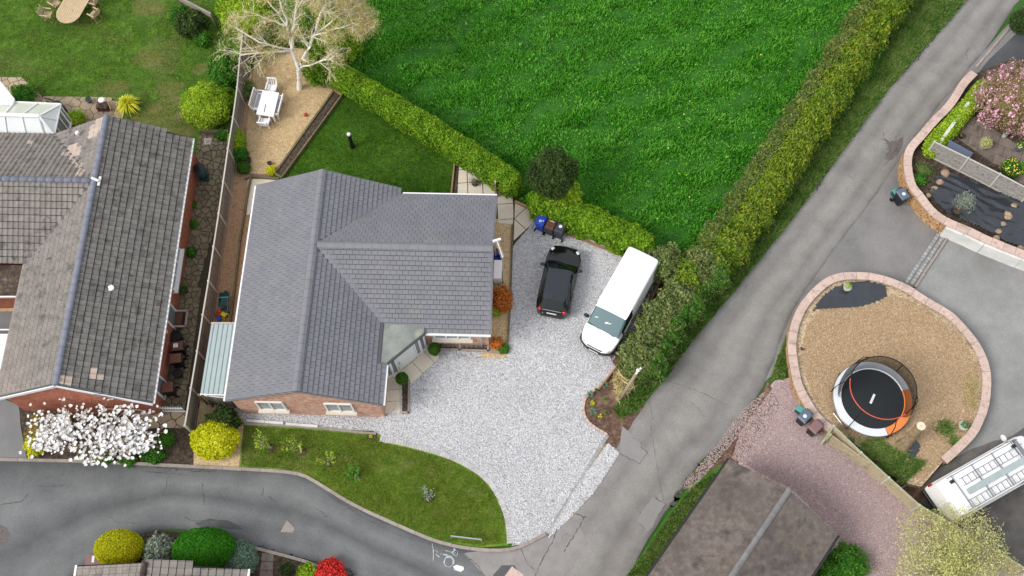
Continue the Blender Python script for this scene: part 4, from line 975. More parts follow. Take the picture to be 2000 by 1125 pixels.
# TV aerial on the east gable
ap = H1(wx1+.12, my+.0, 0); base = Vector((ap.x, ap.y, RZ-.9))
aer = thing('tv_aerial', 'white comb-like television aerial fixed to the east gable of the grey roof', 'aerial', tuple(base))
A0, A1 = G(982, 503, 4.6), G(970, 468, 4.75)
MB().tube([base, Vector((ap.x, ap.y, 4.65))], .022, 6).out('mast', M['chrome'], aer)
MB().tube([A0, A1], .016, 6).out('boom', M['white_plastic'], aer)
bd = (A1-A0).normalized(); bs = Vector((-bd.y, bd.x, 0)).normalized()
for i in range(13):
    p = A0.lerp(A1, .04+i*.068); MB().tube([p-bs*.09, p+bs*.09], .007, 5).out('element', M['white_plastic'], aer)
MB().beam(A1-bs*.2-bd*.03, A1+bs*.2-bd*.03, .09, .12).out('reflector', M['white_plastic'], aer)
# ---------------------------------------------------------------- old bungalow
def V3(x, y, z): return G(x, y, z)
oRN, oRS, oEN, oES, oWS, oV1, oV2 = G(208, 225, RZ), G(108, 752, RZ), G(380, 270, EZ), G(298, 788, EZ), G(-5, 778, EZ), G(105, 262, EZ), G(48, 515, EZ)
oRJ = G(186, 353, RZ); t_ = (oRJ-oRS).dot((oRN-oRS).normalized()); oRJ = oRS+(oRN-oRS).normalized()*t_
wd_ = Vector((-math.cos(math.radians(-5)), -math.sin(math.radians(-5)), 0))
_rd = (oRS-oRN).normalized(); oWS = oV2+_rd*(oWS-oV2).dot(_rd); oEN = oES+(oRN-oRS)
oRW = oRJ+wd_*9; oWN = oV1+wd_*7; oWW = oV2+wd_*6
old = thing('weathered_bungalow', 'old red-brick bungalow with a lichen-spotted grey-brown tiled roof and blue-grey ridge', 'house', tuple(Vector((oES.x, oES.y, 0))))
und = MB()
qE = [oES, oEN, oRN, oRS]; qSW = [oRS, oRJ, oV2, oWS]; qNW = [oRN, oV1, oRJ]; qWN = [oRJ, oV1, oWN, oRW]; qWS = [oRJ, oRW, oWW, oV2]
for p in (qE, qSW, qNW, qWN, qWS):
    if len(p) == 4:
        quadslab(und, [p[0], p[1], p[2]], .09); quadslab(und, [p[0], p[2], p[3]], .09)
    else: quadslab(und, p, .09)
oroof = und.out('roof', M['old_under'], old)
R2 = Roof()
pale = [(480, 300), (455, 292)]
def pickpale(seed, th):
    def f(c):
        # replaced tiles in small pale patches
        for (x, y, r) in ((138, 296, .55), (186, 272, .45), (158, 322, .3), (165, 345, .3), (205, 260, .4)):
            q = G(x, y, 3.3)
            if (Vector((q.x-c.x, q.y-c.y, 0))).length < r and random.random() < .8: return M['pale_tile']
        return M['pale_tile'] if random.random() < .004 else None
    return f
R2.slope(qE, oES, oEN, .335, .27, .04, 'pan', 0, M['old_tile_shaded'], lambda c: M['pale_tile'] if min((Vector((G(x, y, 2.8).x-c.x, G(x, y, 2.8).y-c.y))).length for x, y in ((146, 757), (197, 743))) < .3 else None)
R2.slope(qSW, oWS, oV2, .335, .27, .012, 'pan', 0, M['old_tile'])
R2.slope(qNW, oV1, oV1+(oEN-oES), .335, .27, .018, 'pan', 0, M['old_tile'], pickpale(1, 0))
R2.slope(qWN, oV1, oWN, .335, .27, .018, 'pan', 0, M['old_tile'], pickpale(1, 0))
R2.slope(qWS, oV2, oWW, .335, .27, .035, 'pan', 0, M['old_tile'])
R2.emit(oroof, 300)
ridge_tiles(oroof, oRS+Vector((0, 0, .0)), oRN, .3, .12, .45, M['slate_ridge'], round_=True)
ridge_tiles(oroof, oRJ+wd_*.15, oRW, .3, .12, .45, M['slate_ridge'], round_=True)
for q in (oV1, oV2):
    MB().beam(oRJ+Vector((0, 0, .0)), q+Vector((0, 0, .035)), .16, .03).out('valley_lining', M['lead'], oroof)
MB().beam(oRJ+Vector((-.1, .1, .14)), oRJ+Vector((.28, -.1, .12)), .12, .05).out('mortar_patch', M['white_paint'], oroof)
MB().beam(oRJ+Vector((.3, .2, .02)), oRJ+Vector((.25, -.3, .02)), .12, .06).out('mortar_patch', M['white_paint'], oroof)
mb = MB(); xe = (oES-oWS).normalized(); ye = (oEN-oES).normalized(); dz = Vector((0, 0, -.1))
gable_prism(mb, oWS+xe*.3+ye*.12+dz, oES-xe*.28+ye*.12+dz, oEN-xe*.28-ye*.12+dz, oWS+xe*.3+ye*(14.1)+dz, oRS+ye*.12+dz*1.5, oRN-ye*.12+dz*1.5)
mb.out('wall', M['brick_old'], old)
mb = MB(); mb.prism([(p.x, p.y) for p in (oV2+Vector((.5, .35, 0)), oV1+Vector((.5, -.35, 0)), oWN+Vector((0, -.35, 0)), oWW+Vector((0, .35, 0)))], 0, EZ-.12).out('wall', M['brick_old'], old)
for a, b in ((oWS, oRS), (oES, oRS)): MB().beam(a-ye*.05+Vector((0, 0, -.05)), b-ye*.05+Vector((0, 0, -.05)), .05, .2).out('bargeboard', M['white_plastic'], old)
for a, b in ((oWS, oRS), (oRS, oES)): MB().beam(a+ye*.02+Vector((0, 0, .03)), b+ye*.02+Vector((0, 0, .03)), .1, .06).out('verge', M['lead'], old)
MB().beam(oES+xe*.05+dz*.4, oEN+xe*.05+dz*.4, .09, .09).out('gutter', M['white_plastic'], old)
MB().beam(oWS-xe*.04+dz*.4, oV2-xe*.04+dz*.4, .09, .09).out('gutter', M['kerb'], old)
wx = oES-xe*.28
def onE(px, py, z):
    p = G(px, py, z); t = (p-wx).dot(ye); return Vector((wx.x, wx.y, 0))+ye*t+Vector((0, 0, z))
for (px, py, w_, h_, n_) in ((345, 520, 2.2, 1.0, 3), (331, 614, .9, 1.9, 1), (303, 753, .8, 1.9, 1)):
    c = onE(px, py, 2.15-h_/2)
    casement(old, c, ye, xe, w_, h_, n=n_, sill=n_ > 1, sm=M['white_plastic'])
casement(old, Vector((oRS.x, oRS.y, 0))+xe*1.9+ye*.12+Vector((0, 0, 1.5)), xe, -ye, 1.6, 1.2, n=2, sm=M['white_plastic'])
vp = G(221, 567, 3.25); tt = vp.copy()
MB().tube([vp+Vector((0, 0, -.2)), vp+Vector((0, 0, .22))], .09, 12).out('vent_pipe', M['white_plastic'], old)
MB().lathe(tuple(vp), [(.12, .22), (.15, .25), (.15, .32), (.05, .36)], 14).out('vent_cap', M['white_plastic'], old)
vp = G(154, 264, 3.4); MB().tube([vp+Vector((0, 0, -.3)), vp+Vector((0, 0, .18))], .07, 12).out('vent_pipe', M['conservatory_glass'], old)
MB().lathe(tuple(vp), [(.09, .16), (.12, .2), (.1, .28), (.02, .3)], 14).out('vent_cap', M['conservatory_glass'], old)
for z_, s in ((.9, 0),):
    c = onE(322, 648, 1.4); MB().box(tuple(c+xe*.06), .1, .14, .1).out('wall_lamp', M['conservatory_cream'], old)
# mossy lower roof and bits of the west side
ann = thing('mossy_lean_to', 'low moss-covered flat roof tucked into the west corner of the weathered bungalow', 'lean-to', tuple(G(20, 545, 0)))
P4 = [G(-120, 517, 2.25), G(46, 518, 2.25), G(36, 578, 2.05), G(-120, 578, 2.05)]
mb = MB(); quadslab(mb, P4, .12); mb.out('roof', M['moss'], ann)
MB().prism([(p.x, p.y) for p in (G(-120, 530, 2.2), G(34, 530, 2.2), G(26, 572, 2.05), G(-120, 572, 2.05))], 0, 2.0).out('wall', M['brick_old'], ann)
MB().beam(G(-120, 580, 2.0), G(34, 580, 2.0), .06, .14).out('fascia', M['white_plastic'], ann)
sheet('west_yard', [(-300, 570), (36, 570), (20, 720), (0, 780), (-300, 780)], .025, M['drive_tarmac'])
sheet('west_bed', [(-300, 592), (32, 592), (30, 608), (-300, 608)], .03, M['gold_gravel'])
cv = thing('white_canopy', 'plain white flat canopy roof at the west side of the weathered bungalow', 'canopy', tuple(G(5, 690, 0)))
MB().prism([(p.x, p.y) for p in (G(-150, 652, 1.8), G(17, 652, 1.8), G(2, 722, 1.8), G(-150, 722, 1.8))], 1.72, 1.8).out('roof', M['white_plastic'], cv)
for q in ((-100, 700), (8, 664), (0, 712)): MB().tube([G(*q, 1.72), Vector((G(*q, 1.72).x, G(*q, 1.72).y, 0))], .05, 8).out('post', M['white_plastic'], cv)
MB().beam(G(-150, 644, 1.9), G(19, 644, 1.9), .06, .06).out('rail', M['white_plastic'], cv)
# ---------------------------------------------------------------- conservatory (west side, white)
con = thing('white_conservatory', 'white framed conservatory with a hipped panel roof behind the weathered bungalow', 'conservatory', tuple(G(60, 240, 0)))
zc, zr = 2.2, 2.95
cA, cB, cC, cD = G(-60, 196, zc), G(119, 204, zc), G(106, 266, zc), G(-60, 263, zc)
rA, rB = G(-60, 222, zr), G(76, 227, zr)
mb = MB()
def cpanel(P, nm, m): 
    b = MB(); quadslab(b, P, .03); return b.out(nm, m, con)
def L_(a, b, t): return a.lerp(b, t)
for i in range(4):
    t0, t1 = i/4, (i+1)/4
    cpanel([L_(cD, G(88, 266, zc), t0), L_(cD, G(88, 266, zc), t1), L_(rA, rB, t1), L_(rA, rB, t0)], 'roof_panel', M['conservatory_glass'])
    cpanel([L_(cA, cB, t0), L_(cA, cB, t1), L_(rA, rB, t1), L_(rA, rB, t0)], 'roof_panel', M['conservatory_cream'])
midE = L_(cB, cC, .5)
cpanel([rB, cB, midE], 'roof_panel', M['conservatory_glass']); cpanel([rB, midE, cC], 'roof_panel', M['conservatory_glass'])
cpanel([rB, cC, G(88, 266, zc)], 'roof_panel', M['conservatory_glass'])
upv = Vector((0, 0, .03))
for a, b, w_ in [(rA, rB, .2), (rB, cB, .1), (rB, cC, .12), (rB, midE, .07), (cA, cB, .09), (cB, cC, .1), (rB, G(88, 266, zc), .06)]+[(L_(cD, G(88, 266, zc), i/4), L_(rA, rB, i/4), .07) for i in range(5)]+[(L_(cA, cB, i/4), L_(rA, rB, i/4), .07) for i in range(1, 4)]:
    MB().beam(a+upv, b+upv, w_, .06).out('glazing_bar', M['white_plastic'], con)
g0, g1 = cC.copy(), cB.copy(); dwn = Vector((0, 0, -1))
for i in range(4):
    p = L_(g0, g1, i/3)+Vector((-.1, 0, 0)); MB().beam(Vector((p.x, p.y, .6)), p, .08, .08).out('post', M['white_plastic'], con)
MB().beam(Vector((g0.x-.1, g0.y, .62)), Vector((g1.x-.1, g1.y, .62)), .16, .08).out('sill', M['white_plastic'], con)
MB().prism([(p.x, p.y) for p in (g0+Vector((-.2, 0, 0)), g0+Vector((-.05, 0, 0)), g1+Vector((-.05, 0, 0)), g1+Vector((-.2, 0, 0)))], 0, .6).out('wall', M['brick_old'], con)
MB().prism([(p.x, p.y) for p in (g0+Vector((-.13, 0, 0)), g0+Vector((-.1, 0, 0)), g1+Vector((-.1, 0, 0)), g1+Vector((-.13, 0, 0)))], .66, 2.1).out('pane', M['window_glass'], con)
MB().prism([(p.x, p.y) for p in (cA+Vector((0, -.15, 0)), cA+Vector((0, -.3, 0)), cB+Vector((-.1, -.3, 0)), cB+Vector((-.1, -.15, 0)))], 0, zc-.06).out('wall', M['white_plastic'], con)
con2 = thing('glazed_porch', 'white glazed porch roof with a sloping edge at the garden corner by the conservatory', 'porch', tuple(G(5, 185, 0)))
P5 = [G(-80, 150, 2.9), G(-2, 158, 2.9), G(28, 195, 2.35), G(24, 204, 2.35), G(-80, 210, 2.35)]
b = MB(); quadslab(b, [P5[0], P5[1], P5[2]], .04); quadslab(b, [P5[0], P5[2], P5[3]], .04); quadslab(b, [P5[0], P5[3], P5[4]], .04); b.out('roof_panel', M['conservatory_glass'], con2)
for a, b in ((P5[1], P5[2]), (P5[2], P5[3]), (P5[3], P5[4]), (G(-80, 190, 2.6), P5[3])): MB().beam(a+upv, b+upv, .09, .07).out('glazing_bar', M['white_plastic'], con2)
MB().prism([(p.x, p.y) for p in (P5[0], P5[1], P5[2]+Vector((-.1, 0, 0)), P5[3]+Vector((-.1, 0, 0)), P5[4])], 0, 2.25).out('wall', M['white_plastic'], con2)
# ---------------------------------------------------------------- metal lean-to between fence and new bungalow
lt = thing('metal_lean_to', 'pale grey-green ribbed metal lean-to roof along the west wall of the new bungalow', 'lean-to', tuple(G(420, 700, 0)))
A_, B_, C_, D_ = G(413, 631, 2.05), G(459, 631, 2.3), G(439, 772, 2.3), G(391, 770, 2.05)
b = MB(); quadslab(b, [A_, B_, C_, D_], .05); b.out('roof', M['metal_sheet'], lt)
for i in range(5):
    t = (i+.5)/5
    MB().beam(L_(A_, B_, t)+Vector((0, 0, .015)), L_(D_, C_, t)+Vector((0, 0, .015)), .035, .035).out('rib', M['metal_sheet'], lt)
MB().beam(A_, B_, .06, .08).out('fascia', M['coping'], lt); MB().beam(D_, C_, .04, .06).out('fascia', M['white_plastic'], lt)
for q in (A_, D_, L_(A_, D_, .5)): MB().beam(Vector((q.x+.05, q.y, 0)), q+Vector((.05, 0, -.04)), .07, .07).out('post', M['sleeper_old'], lt)
# ---------------------------------------------------------------- garage
ga = thing('brown_roofed_garage', 'garage with a mottled dark brown tiled roof beside the lane and pink gravel', 'garage', tuple(G(1430, 1010, 0)))
a0 = G(1425, 897, 2.3); gd = Vector((math.cos(math.radians(-130.3)), math.sin(math.radians(-130.3)), 0)); gx = Vector((-gd.y, gd.x, 0))
GW, GL = 5.6, 11.5
def H3(x, y, z): p = a0+gx*x+gd*y; return Vector((p.x, p.y, z))
p1 = [H3(0, 0, 2.3), H3(GW/2, 0, 3.6), H3(GW/2, GL, 3.6), H3(0, GL, 2.3)]; p2 = [H3(GW, 0, 2.3), H3(GW, GL, 2.3), H3(GW/2, GL, 3.6), H3(GW/2, 0, 3.6)]
b = MB(); quadslab(b, p1, .1); quadslab(b, p2, .1); groof = b.out('roof', M['old_under'], ga)
R3 = Roof(); R3.slope(p1, p1[0], p1[3], .19, .2, .008, 'flat', .5, M['garage_tile'], gap=.004); R3.slope(p2, p2[0], p2[1], .19, .2, .008, 'flat', .5, M['garage_tile'], gap=.004); R3.emit(groof, 300)
ridge_tiles(groof, H3(GW/2, -.02, 3.6), H3(GW/2, GL, 3.6), .24, .07, .42, M['garage_ridge'], lift=.05)
mb = MB(); gable_prism(mb, H3(.15, .12, 2.22), H3(GW-.15, .12, 2.22), H3(GW-.15, GL-.1, 2.22), H3(.15, GL-.1, 2.22), H3(GW/2, .12, 3.46), H3(GW/2, GL-.1, 3.46)); mb.out('wall', M['brick_old'], ga)
MB().beam(H3(-.07, -.02, 2.24), H3(-.07, GL, 2.24), .1, .1).out('gutter', M['black_plastic'], ga); MB().beam(H3(GW+.07, -.02, 2.24), H3(GW+.07, GL, 2.24), .1, .1).out('gutter', M['black_plastic'], ga)
# ---------------------------------------------------------------- small roof at the lower left
sm = thing('low_outbuilding', 'small building at the foot of the estate road with a moss-flecked tiled roof', 'outbuilding', tuple(G(300, 1115, 0)))
zs, zq = 2.3, 3.2
b0, b1, b2 = G(152, 1104, zs), G(283, 1098, zq), G(484, 1112, zs)
sd = Vector((math.cos(math.radians(-93)), math.sin(math.radians(-93)), 0))
s1 = [b0, b1, b1+sd*6, b0+sd*6]; s2 = [b1, b2, b2+sd*6, b1+sd*6]
b = MB(); quadslab(b, s1, .1)
quadslab(b, s2, .1); sroof = b.out('roof', M['old_under'], sm)
R4 = Roof(); R4.slope(s1, b0+sd*6, b0, .34, .27, .02, 'pan', 0, M['old_tile']); R4.slope(s2, b2, b2+sd*6, .34, .3, .024, 'pan', 0, M['old_tile']); R4.emit(sroof, 300)
ridge_tiles(sroof, b1, b1+sd*6, .3, .1, .45, M['moss'], round_=True)
MB().prism([(p.x, p.y) for p in (b0+Vector((.25, -.2, 0)), b2+Vector((-.25, -.25, 0)), b2+sd*6+Vector((-.25, 0, 0)), b0+sd*6+Vector((.25, 0, 0)))], 0, 2.15).out('wall', M['brick_old'], sm)
for a, c in ((b0, b0+sd*6), (b2, b2+sd*6)): MB().beam(a+Vector((-.06 if a is b0 else .06, 0, 0)), c+Vector((-.06 if a is b0 else .06, 0, 0)), .09, .09).out('gutter', M['white_plastic'], sm)
# ================================================================ fences
def panel_fence(label, tops, z_top, nslat, m_slat, m_post, post, cat='fence', z0=0.0, board=.25, side=1, m_board=None, vertical=False, pw=.1, rails=0, cap=True, m_cap=None, base=False):
    B = []
    for (x, y) in tops:
        p = G(x, y, z0 if base else z_top); p.z = z0; B.append(p)
    t = thing('panel_fence', label, cat, tuple(B[0]))
    H = z_top-z0
    for p in B: MB().box((p.x, p.y, 0), pw, pw, H+.06, math.atan2((B[1]-B[0]).y, (B[1]-B[0]).x), z0=z0).out('post', m_post, t, bevel=.01)
    for i in range(len(B)-1):
        a, b = B[i], B[i+1]; d = (b-a).normalized(); a2, b2 = a+d*pw*.5, b-d*pw*.5; n = Vector((-d.y, d.x, 0))*side
        z = z0
        if board:
            MB().beam(a2+Vector((0, 0, board/2)), b2+Vector((0, 0, board/2)), .05, board-.01).out('gravel_board', m_board or m_post, t); z += board
        hh = z_top-z-.03
        if vertical:
            k = max(2, int((b2-a2).length/nslat))
            for j in range(k):
                p = a2.lerp(b2, (j+.5)/k)+n*(.012 if j % 2 else 0)
                MB().box((p.x, p.y, 0), (b2-a2).length/k*.96, .018, hh, math.atan2(d.y, d.x), z0=z).out('slat', m_slat, t)
        else:
            sh = hh/nslat
            for j in range(nslat):
                lo = z+j*sh-(z0); tilt = .012
                MB().beam(a2+Vector((0, 0, lo+sh/2))+n*(.008*(j % 2)), b2+Vector((0, 0, lo+sh/2))+n*(.008*(j % 2)), .02, sh*.94).out('slat', m_slat, t)
        for r in range(rails):
            zz = (z-z0)+hh*(.12+.76*r/max(1, rails-1)) if rails > 1 else (z-z0)+hh*.5
            MB().beam(a2+n*.04+Vector((0, 0, zz)), b2+n*.04+Vector((0, 0, zz)), .05, .06).out('rail', m_cap or m_post, t)
        if cap: MB().beam(a2+Vector((0, 0, H)), b2+Vector((0, 0, H)), .07, .035).out('capping', m_cap or m_post, t)
    return t
panel_fence('long fence of weathered panels between pale concrete posts dividing the two bungalows', [(474, 60), (468, 115), (463, 171), (455, 229), (445, 291), (436, 354), (427, 417), (417, 482), (407, 549), (396, 615), (385, 686), (373, 758), (361, 831)], 1.6, 5, M['fence_board'], M['concrete'], .19, side=-1, board=.3, m_board=M['gravel_board'], m_cap=M['concrete'])
panel_fence('grey lap-board fence with white concrete posts above the black weed membrane', [(1825, 277), (1891, 309), (1953, 340), (2014, 372)], 1.9, 11, M['grey_board'], M['concrete'], .1, z0=.55, side=1, board=.12, m_board=M['concrete'])
panel_fence('pale timber fence with light posts between the pink gravel and the bark island', [(1628, 832), (1682, 884), (1736, 933), (1796, 987), (1868, 1028), (1940, 1073), (2010, 1115)], 1.25, 5, M['pale_board'], M['concrete'], .1, side=1, board=.2, m_board=M['pale_board'], rails=2, m_cap=M['green_post'])
panel_fence('brown vertical board fence closing the gap beside the new bungalow', [(388, 771), (443, 777)], 1.5, .1, M['fence_board'], M['sleeper_old'], .1, board=0, vertical=True, rails=0, m_cap=M['white_paint'])
# white picket gate
pg = thing('picket_gate', 'small white picket gate closing the crazy paved passage', 'gate', tuple(G(335, 805, 0)))
a, b = G(306, 805, 0), G(366, 806, 0); d = (b-a).normalized()
for i in range(12): p = a.lerp(b, (i+.5)/12); MB().box((p.x, p.y, 0), .06, .02, .86+.0*i, math.atan2(d.y, d.x), z0=.05).out('picket', M['white_plastic'], pg)
for z in (.25, .72): MB().beam(a+Vector((0, -.02, z)), b+Vector((0, -.02, z)), .03, .07).out('rail', M['white_plastic'], pg)
# bungalow side garden wall near hedge: white rail panel
gp = thing('trellis_screen', 'narrow pale screen post panel standing on the patio slabs at the roof corner', 'screen', tuple(G(969, 370, 0)))
MB().beam(G(969, 385, 0)+Vector((0, 0, .75)), G(969, 352, 0)+Vector((0, 0, .75)), .05, 1.4).out('panel', M['white_paint'], gp)
for q in ((969, 385), (969, 352)): MB().box(tuple(G(*q, 0)), .09, .09, 1.55, z0=0).out('post', M['sleeper'], gp)
# gate leaning on the timber fence
lg = thing('field_gate', 'wooden five-bar gate leaning open against the pale timber fence', 'gate', tuple(G(1655, 890, 0)))
a, b = G(1616, 866, 0), G(1691, 917, 0); a1, b1 = G(1622, 850, .95), G(1697, 905, .95)
for i in range(6):
    t = i/5; MB().beam(a.lerp(a1, t)+Vector((0, 0, .05)), b.lerp(b1, t)+Vector((0, 0, .05)), .035, .09).out('bar', M['pale_board'], lg)
MB().beam(a, a1+Vector((0, 0, .1)), .08, .08).out('stile', M['pale_board'], lg); MB().beam(b, b1+Vector((0, 0, .1)), .08, .08).out('stile', M['pale_board'], lg)
MB().beam(a+Vector((0, 0, .1)), b1+Vector((0, 0, .02)), .05, .03).out('brace', M['pale_board'], lg)
gp = thing('gate_post', 'square pale timber gate post with a side board, at the end of the timber fence', 'post', tuple(G(1606, 866, 0)))
MB().beam(G(1604, 867, .1), G(1628, 831, 1.1), .1, .16).out('side_board', M['green_post'], gp); MB().box(tuple(G(1610, 862, 0)), .12, .12, 1.2, .6, z0=0).out('post', M['green_post'], gp, bevel=.01)
# ================================================================ walls
# curved sandstone wall at the terrace
TZ = .55
sheet('terrace', [(1903, 145), (1881, 170), (1855, 210), (1828, 237), (1805, 264), (1783, 290), (1777, 312), (1779, 339), (1787, 365), (1803, 380), (1824, 406), (1852, 427), (1890, 443), (1930, 462), (2003, 491), (2120, 520), (2200, 300), (2100, 100), (1960, 120)], TZ-.03, M['soil_dark'], skirt=.6)
cw = thing('curved_stone_wall', 'curved sandstone wall with pink coping, bending from the lane round to the east drive', 'wall', tuple(G(1775, 340, 0)))
WP = [(1903, 141), (1881, 165), (1855, 205), (1828, 232), (1801, 264), (1780, 288), (1773, 312), (1775, 339), (1783, 365), (1799, 384), (1820, 411), (1849, 432), (1887, 448), (1927, 467), (2000, 496), (2080, 524)]
Wt = [G(x, y, 1.0) for x, y in WP]
W0 = [Vector((p.x, p.y, 0)) for p in Wt]
blocks(cw, 'coping_stone', Wt, .92, 1.0, .42, .62, .012, M['coping'], world=True, zj=.008)
P_ = smooth_path(W0, 8); P_, D_l = arclen(P_)
co = MB()
for i in range(len(P_)-1):
    q, tg = P_[i], (P_[i+1]-P_[i]).normalized(); n = Vector((-tg.y, tg.x, 0)); q2 = P_[i+1]
    co.prism([tuple(v)[:2] for v in (q-n*.15, q2-n*.15, q2+n*.15, q+n*.15)], 0, .92)
co.out('mortar_core', M['mortar'], cw)
def stones(parent, path, z0, z1, off, rows, m, lo=.22, hi=.5, s0=0., s1=1e9):
    P, d = arclen(smooth_path(path, 8)); n_ = 0
    for r in range(rows):
        t = max(s0, 0)+random.uniform(-.1, 0); h = (z1-z0)/rows
        while t < min(d[-1], s1):
            L = random.uniform(lo, hi); e = min(t+L, d[-1]); 
            if e-t < .08: break
            p, tg = at_len(P, d, max(t+.012, 0)); q, _ = at_len(P, d, e-.012); n = Vector((-tg.y, tg.x, 0)); o1 = off+random.uniform(-.015, .02)*(1 if off > 0 else -1); s = 1 if off > 0 else -1
            MB().prism([tuple(v)[:2] for v in (p+n*(o1-.1*s), q+n*(o1-.1*s), q+n*o1, p+n*o1)], z0+r*h+.008, z0+(r+1)*h-.008).out('stone', m, parent, bevel=0)
            t = e; n_ += 1
    return n_
nside = -1
stones(cw, W0, 0, .92, .2*nside, 6, M['sandstone'], .3, .6, 0, 14.2)
# white rendered low wall south-east
ww = thing('white_rendered_wall', 'white painted retaining wall face below the pink coping on the east drive', 'wall', tuple(G(1900, 470, 0)))
A_, B_ = Vector((*G(1849, 432, 1.0).xy, 0)), Vector((*G(2080, 524, 1.0).xy, 0))
P = [Vector((*G(x, y, 1.0).xy, 0)) for x, y in ((1852, 434), (1887, 448), (1927, 467), (2000, 496), (2080, 524))]
for i in range(4):
    tg = (P[i+1]-P[i]).normalized(); n = Vector((tg.y, -tg.x, 0)); MB().prism([tuple(v)[:2] for v in (P[i]+n*.17, P[i+1]+n*.17, P[i+1]+n*.34, P[i]+n*.34)], 0, .90).out('render_panel', M['white_render'], ww)
# round wall of the bark island
IZ = .42
IP = [(1697, 539), (1649, 539), (1615, 551), (1583, 580), (1564, 607), (1552, 639), (1547, 673), (1551, 713), (1560, 753), (1583, 796), (1606, 824), (1630, 842)]
IP2 = [(1697, 539), (1735, 548), (1772, 564), (1815, 591), (1855, 615), (1881, 641), (1905, 671), (1920, 700), (1927, 730), (1926, 775), (1917, 810), (1900, 845), (1873, 873), (1844, 899)]
sheet('bark_island', IP[::-1]+IP2[1:]+[(1800, 950), (1775, 945), (1740, 920), (1690, 880)], IZ, M['mulch'], skirt=.4)
rw = thing('round_stone_wall', 'round garden wall with pink coping stones enclosing the bark-covered island', 'wall', tuple(G(1700, 560, 0)))
for pth, ns in ((IP, 1), (IP2, -1)):
    Pt = [G(x, y, .62) for x, y in pth]
    blocks(rw, 'coping_stone', Pt, .55, .62, .4, .6 if pth is IP else .75, .014, M['coping'], world=True, zj=.007)
    co = MB(); P_ = smooth_path([Vector((p.x, p.y, 0)) for p in Pt], 8)
    for i in range(len(P_)-1):
        q, q2 = P_[i], P_[i+1]; tg = (q2-q).normalized(); n = Vector((-tg.y, tg.x, 0))
        co.prism([tuple(v)[:2] for v in (q-n*.14, q2-n*.14, q2+n*.14, q+n*.14)], 0, .55)
    co.out('mortar_core', M['mortar'], rw)
stones(rw, [Vector((*G(x, y, .62).xy, 0)) for x, y in IP], 0, .55, -.2, 4, M['sandstone'], .3, .55)
# raised bed
rb = thing('raised_bed', 'narrow raised bed of dark soil between timber sleepers beside the gold gravel terrace', 'planter', tuple(G(600, 260, 0)))
for a, b in (((652, 176), (537, 338)), ((667, 186), (550, 346))):
    A_, B_ = G(*a, .2), G(*b, .2); n = 4
    for i in range(n): MB().beam(L_(A_, B_, i/n+.004)+Vector((0, 0, -.08)), L_(A_, B_, (i+1)/n-.004)+Vector((0, 0, -.08)), .1, .24).out('sleeper', M['sleeper_old'], rb)
MB().beam(G(650, 176, .12), G(668, 187, .12), .1, .24).out('sleeper', M['sleeper'], rb); MB().beam(G(536, 339, .12), G(551, 348, .12), .1, .24).out('sleeper', M['sleeper_old'], rb)
MB().prism([tuple(G(*q, .16).xy) for q in ((655, 179), (664, 184), (549, 343), (540, 338))], 0, .17).out('soil', M['soil_dark'], rb)
blocks(rb, 'edging_timber', [(480, 352), (483, 344), (530, 347)], 0, .16, .1, .6, .01, M['sleeper_old'], smooth=0)
te = thing('path_edging', 'long weathered timber edging beside the sandy border west of the new bungalow', 'edging', tuple(G(450, 560, 0)))
for a, b in (((490, 346), (469, 470)), ((469, 472), (455, 590)), ((455, 592), (449, 632)), ((488, 345), (545, 350))): MB().beam(G(*a, .08), G(*b, .08), .1, .18).out('sleeper', M['sleeper_old'], te)
ge = thing('gravel_strip_edging', 'timber edging between the narrow gold gravel strip and the white driveway', 'edging', tuple(G(998, 560, 0)))
for a, b in (((1001, 440), (999, 520)), ((999, 521), (996, 600)), ((996, 601), (992, 668))): MB().beam(G(*a, .05), G(*b, .05), .09, .16).out('board', M['sleeper_old'], ge)
le = thing('lawn_side_edging', 'timber edging with a thin soil bed at the east end of the back lawn', 'edging', tuple(G(888, 350, 0)))
MB().beam(G(888, 316, .08), G(881, 385, .08), .08, .2).out('board', M['sleeper'], le)
MB().prism([tuple(G(*q, .05).xy) for q in ((890, 318), (897, 322), (892, 385), (884, 385))], .02, .06).out('soil', M['soil_dark'], le)
# soil bed with slate circles and its sandstone kerbs in front of the east wing
sb = thing('slate_bed', 'shallow bed of round dark stones with pale kerb dividers under the east wing window', 'planter', tuple(G(905, 672, 0)))
MB().prism([tuple(G(*q, .03).xy) for q in ((858, 664), (953, 668), (953, 684), (858, 680))], 0, .05).out('soil', M['soil_dark'], sb)
for a, b in (((856, 682), (955, 686)), ((898, 668), (898, 685)), ((954, 664), (953, 687)), ((955, 687), (990, 690))): MB().beam(G(*a, .06), G(*b, .06), .1, .14).out('kerb_stone', M['kerb'], sb)
for i in range(10):
    p = G(866+i*9.2, 674, .08); MB().lathe((p.x, p.y, .04), [(.13, 0), (.14, .05), (.09, .08)], 9).out('dark_stone', M['dark_stone'], sb, smooth=True)
sb = thing('door_bed', 'narrow soil bed with kerb edging beside the cream slabs by the front door', 'planter', tuple(G(792, 770, 0)))
MB().prism([tuple(G(*q, .05).xy) for q in ((786, 750), (797, 745), (796, 803), (786, 803))], 0, .07).out('soil', M['soil_dark'], sb)
for a, b in (((799, 742), (798, 808)), ((784, 806), (799, 806))): MB().beam(G(*a, .06), G(*b, .06), .09, .14).out('kerb_stone', M['kerb'], sb)
